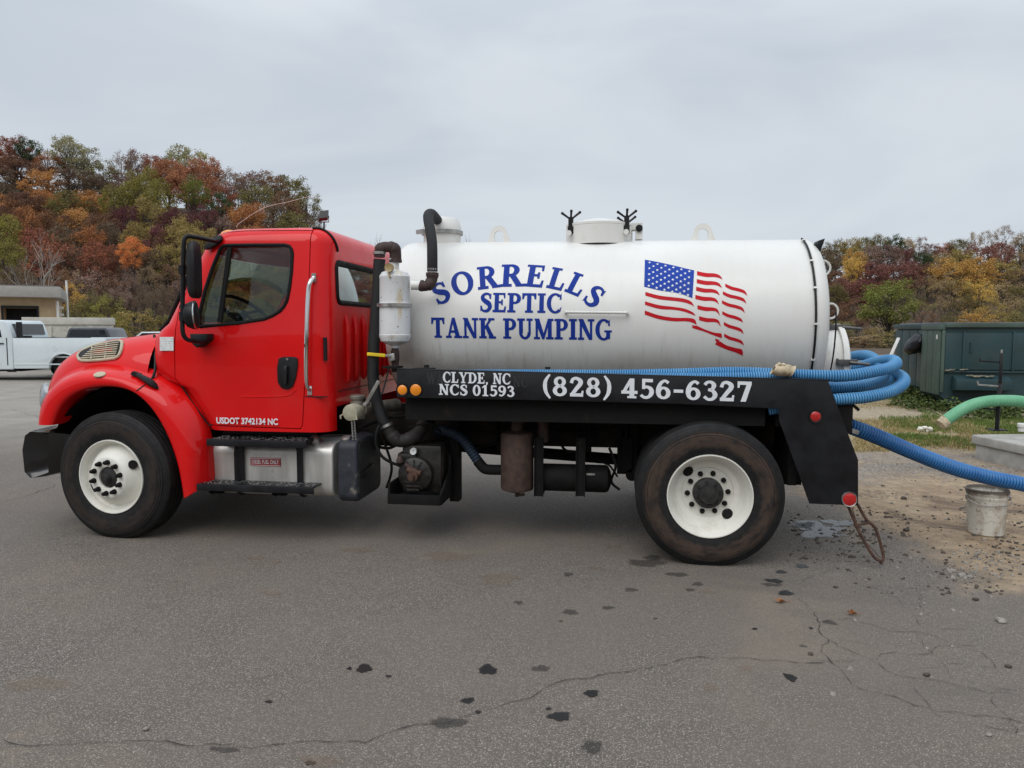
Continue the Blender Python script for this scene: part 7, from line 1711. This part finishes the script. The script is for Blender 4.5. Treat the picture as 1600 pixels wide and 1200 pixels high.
row([(12,380,60,'yellowgreen','d'),(80,366,86,'rust','s'),(118,384,60,'umber','d'),(155,376,64,'rust','d'),(185,388,40,'brown','s'),(240,386,60,'umber','d'),(268,374,66,'oldgold','d'),(300,398,66,'tan','d'),(340,400,66,'yellowgreen','d'),(380,412,70,'yellowgreen','d'),(420,418,66,'yellowgreen','d'),(460,425,60,'olive','d')], 72, 'sixth row of the left hill', gl)
tree(205, 371, 50, 69, 'flame', 'd', 'bright orange round tree standing alone in the middle of the left hillside', group=gl)
tree(392, 316, 62, 90, 'orange', 'd', 'round orange brown tree just above the cab roof', group=gl)
row([(100,412,60,'brown','s'),(140,420,70,'mauve','s'),(175,418,66,'brown','s'),(208,424,60,'mauve','t'),(236,422,66,'tan','t'),(262,418,60,'brown','t'),(290,430,60,'mauve','s'),(330,440,60,'yellowgreen','d'),(375,450,70,'gold','d'),(420,455,70,'yellowgreen','d'),(25,410,60,'umber','s')], 65, 'seventh row of the left hill', gl)
row([(112,442,44,'gold','s'),(148,452,60,'olive','s'),(170,462,66,'yellowgreen','s'),(196,440,50,'mauve','t'),(226,448,60,'umber','t'),(250,450,60,'umber','t'),(128,462,60,'olive','s'),(275,455,60,'umber','s'),(310,462,60,'yellowgreen','s'),(360,468,66,'olive','s'),(410,470,66,'yellowgreen','s'),(450,472,60,'olive','s')], 58, 'lowest row of the left hill', gl)
tree(64, 362, 130, 56, 'brown', 'b', 'bare white-limbed tree rising behind the tan building', pale=True, base=0)
for px, top, wpx, col, lab in ((216,481,66,'oldgold','olive bush showing above the red hood'),(176,487,50,'yellowgreen','yellow green bush right of the white dump body'),(246,486,44,'olive','darker bush touching the windshield pillar')):
    tree(px, top, wpx, 47, col, 'u', lab, group='bushes at the foot of the hill', base=0)
gr_ = 'trees on the right hillside'
for i, (px, top, wpx, col) in enumerate(((1290,520,60,'olive'),(1322,528,56,'brown'),(1352,522,56,'tan'),(1382,530,54,'olive'),(1415,526,50,'evergreen'),(1450,518,56,'tan'),(1486,514,56,'olive'),(1522,516,56,'brown'),(1558,512,60,'oldgold'),(1596,514,60,'olive'))):
    tree(px, top, wpx, 68, col, 'u', '%s bush along the foot of the right hill, %s from left' % (CNAME[col], ORD[i]), group='bushes at the foot of the right hill')
row([(1306,375,46,'olive','d'),(1330,372,44,'oldgold','d'),(1354,372,42,'olive','d'),(1376,367,40,'olive','d'),(1398,367,34,'evergreen','d'),(1418,370,34,'tan','d'),(1438,370,32,'mauve','s'),(1456,377,28,'mauve','s'),(1476,380,44,'rust','d'),(1500,375,44,'olive','d'),(1522,366,36,'tan','t'),(1545,364,44,'tan','t'),(1572,356,50,'tan','t'),(1598,362,46,'tan','s'),(1622,360,46,'olive','d')], 134, 'skyline row of the right hill', gr_)
row([(1295,390,54,'umber','d'),(1336,388,38,'gold','d'),(1362,384,50,'mauve','d'),(1388,384,54,'mauve','d'),(1416,387,38,'burgundy','d'),(1440,392,36,'evergreen','d'),(1466,392,52,'tan','d'),(1500,390,56,'oldgold','d'),(1535,378,66,'maroon','d'),(1562,380,50,'maroon','d'),(1592,392,60,'tan','d'),(1622,390,60,'olive','d')], 124, 'second row of the right hill', gr_)
row([(1335,404,38,'gold','d'),(1312,418,56,'brown','d'),(1360,412,66,'maroon','d'),(1396,408,62,'maroon','d'),(1424,408,46,'maroon','d'),(1452,406,56,'brown','s'),(1490,402,80,'gold','d'),(1528,404,66,'gold','d'),(1562,404,60,'oldgold','s'),(1596,412,60,'tan','s')], 115, 'third row of the right hill', gr_)
row([(1296,440,54,'olive','d'),(1322,434,60,'maroon','d'),(1352,436,54,'maroon','d'),(1428,432,60,'brown','t'),(1460,430,66,'tan','t'),(1498,432,66,'oldgold','s'),(1530,436,60,'gold','s'),(1566,438,60,'tan','s'),(1600,442,60,'olive','s')], 104, 'fourth row of the right hill', gr_)
row([(1306,468,60,'brown','s'),(1340,466,60,'brown','s'),(1440,462,60,'olive','t'),(1474,460,60,'tan','t'),(1510,464,60,'olive','t'),(1546,466,60,'oldgold','s'),(1582,462,66,'tan','s'),(1615,468,60,'olive','s')], 92, 'fifth row of the right hill', gr_)
tree(1392, 433, 96, 80, 'green', 'd', 'rounded fresh green tree standing out behind the dumpster', group=gr_)
row([(1310,498,60,'olive','s'),(1342,500,60,'brown','t'),(1372,510,56,'oldgold','s'),(1418,512,54,'evergreen','s'),(1455,490,60,'brown','t'),(1490,488,60,'olive','t'),(1528,482,66,'gold','s'),(1566,486,60,'oldgold','s'),(1600,484,60,'olive','s')], 76, 'lowest row of the right hill', gr_)
tree(595, 366, 46, 118, 'umber', 'b', 'bare twiggy tree top showing between the cab roof and the white tank', group='trees behind the truck')
tree(728, 367, 40, 118, 'umber', 'b', 'bare twigs showing just right of the white vent dome', group='trees behind the truck')
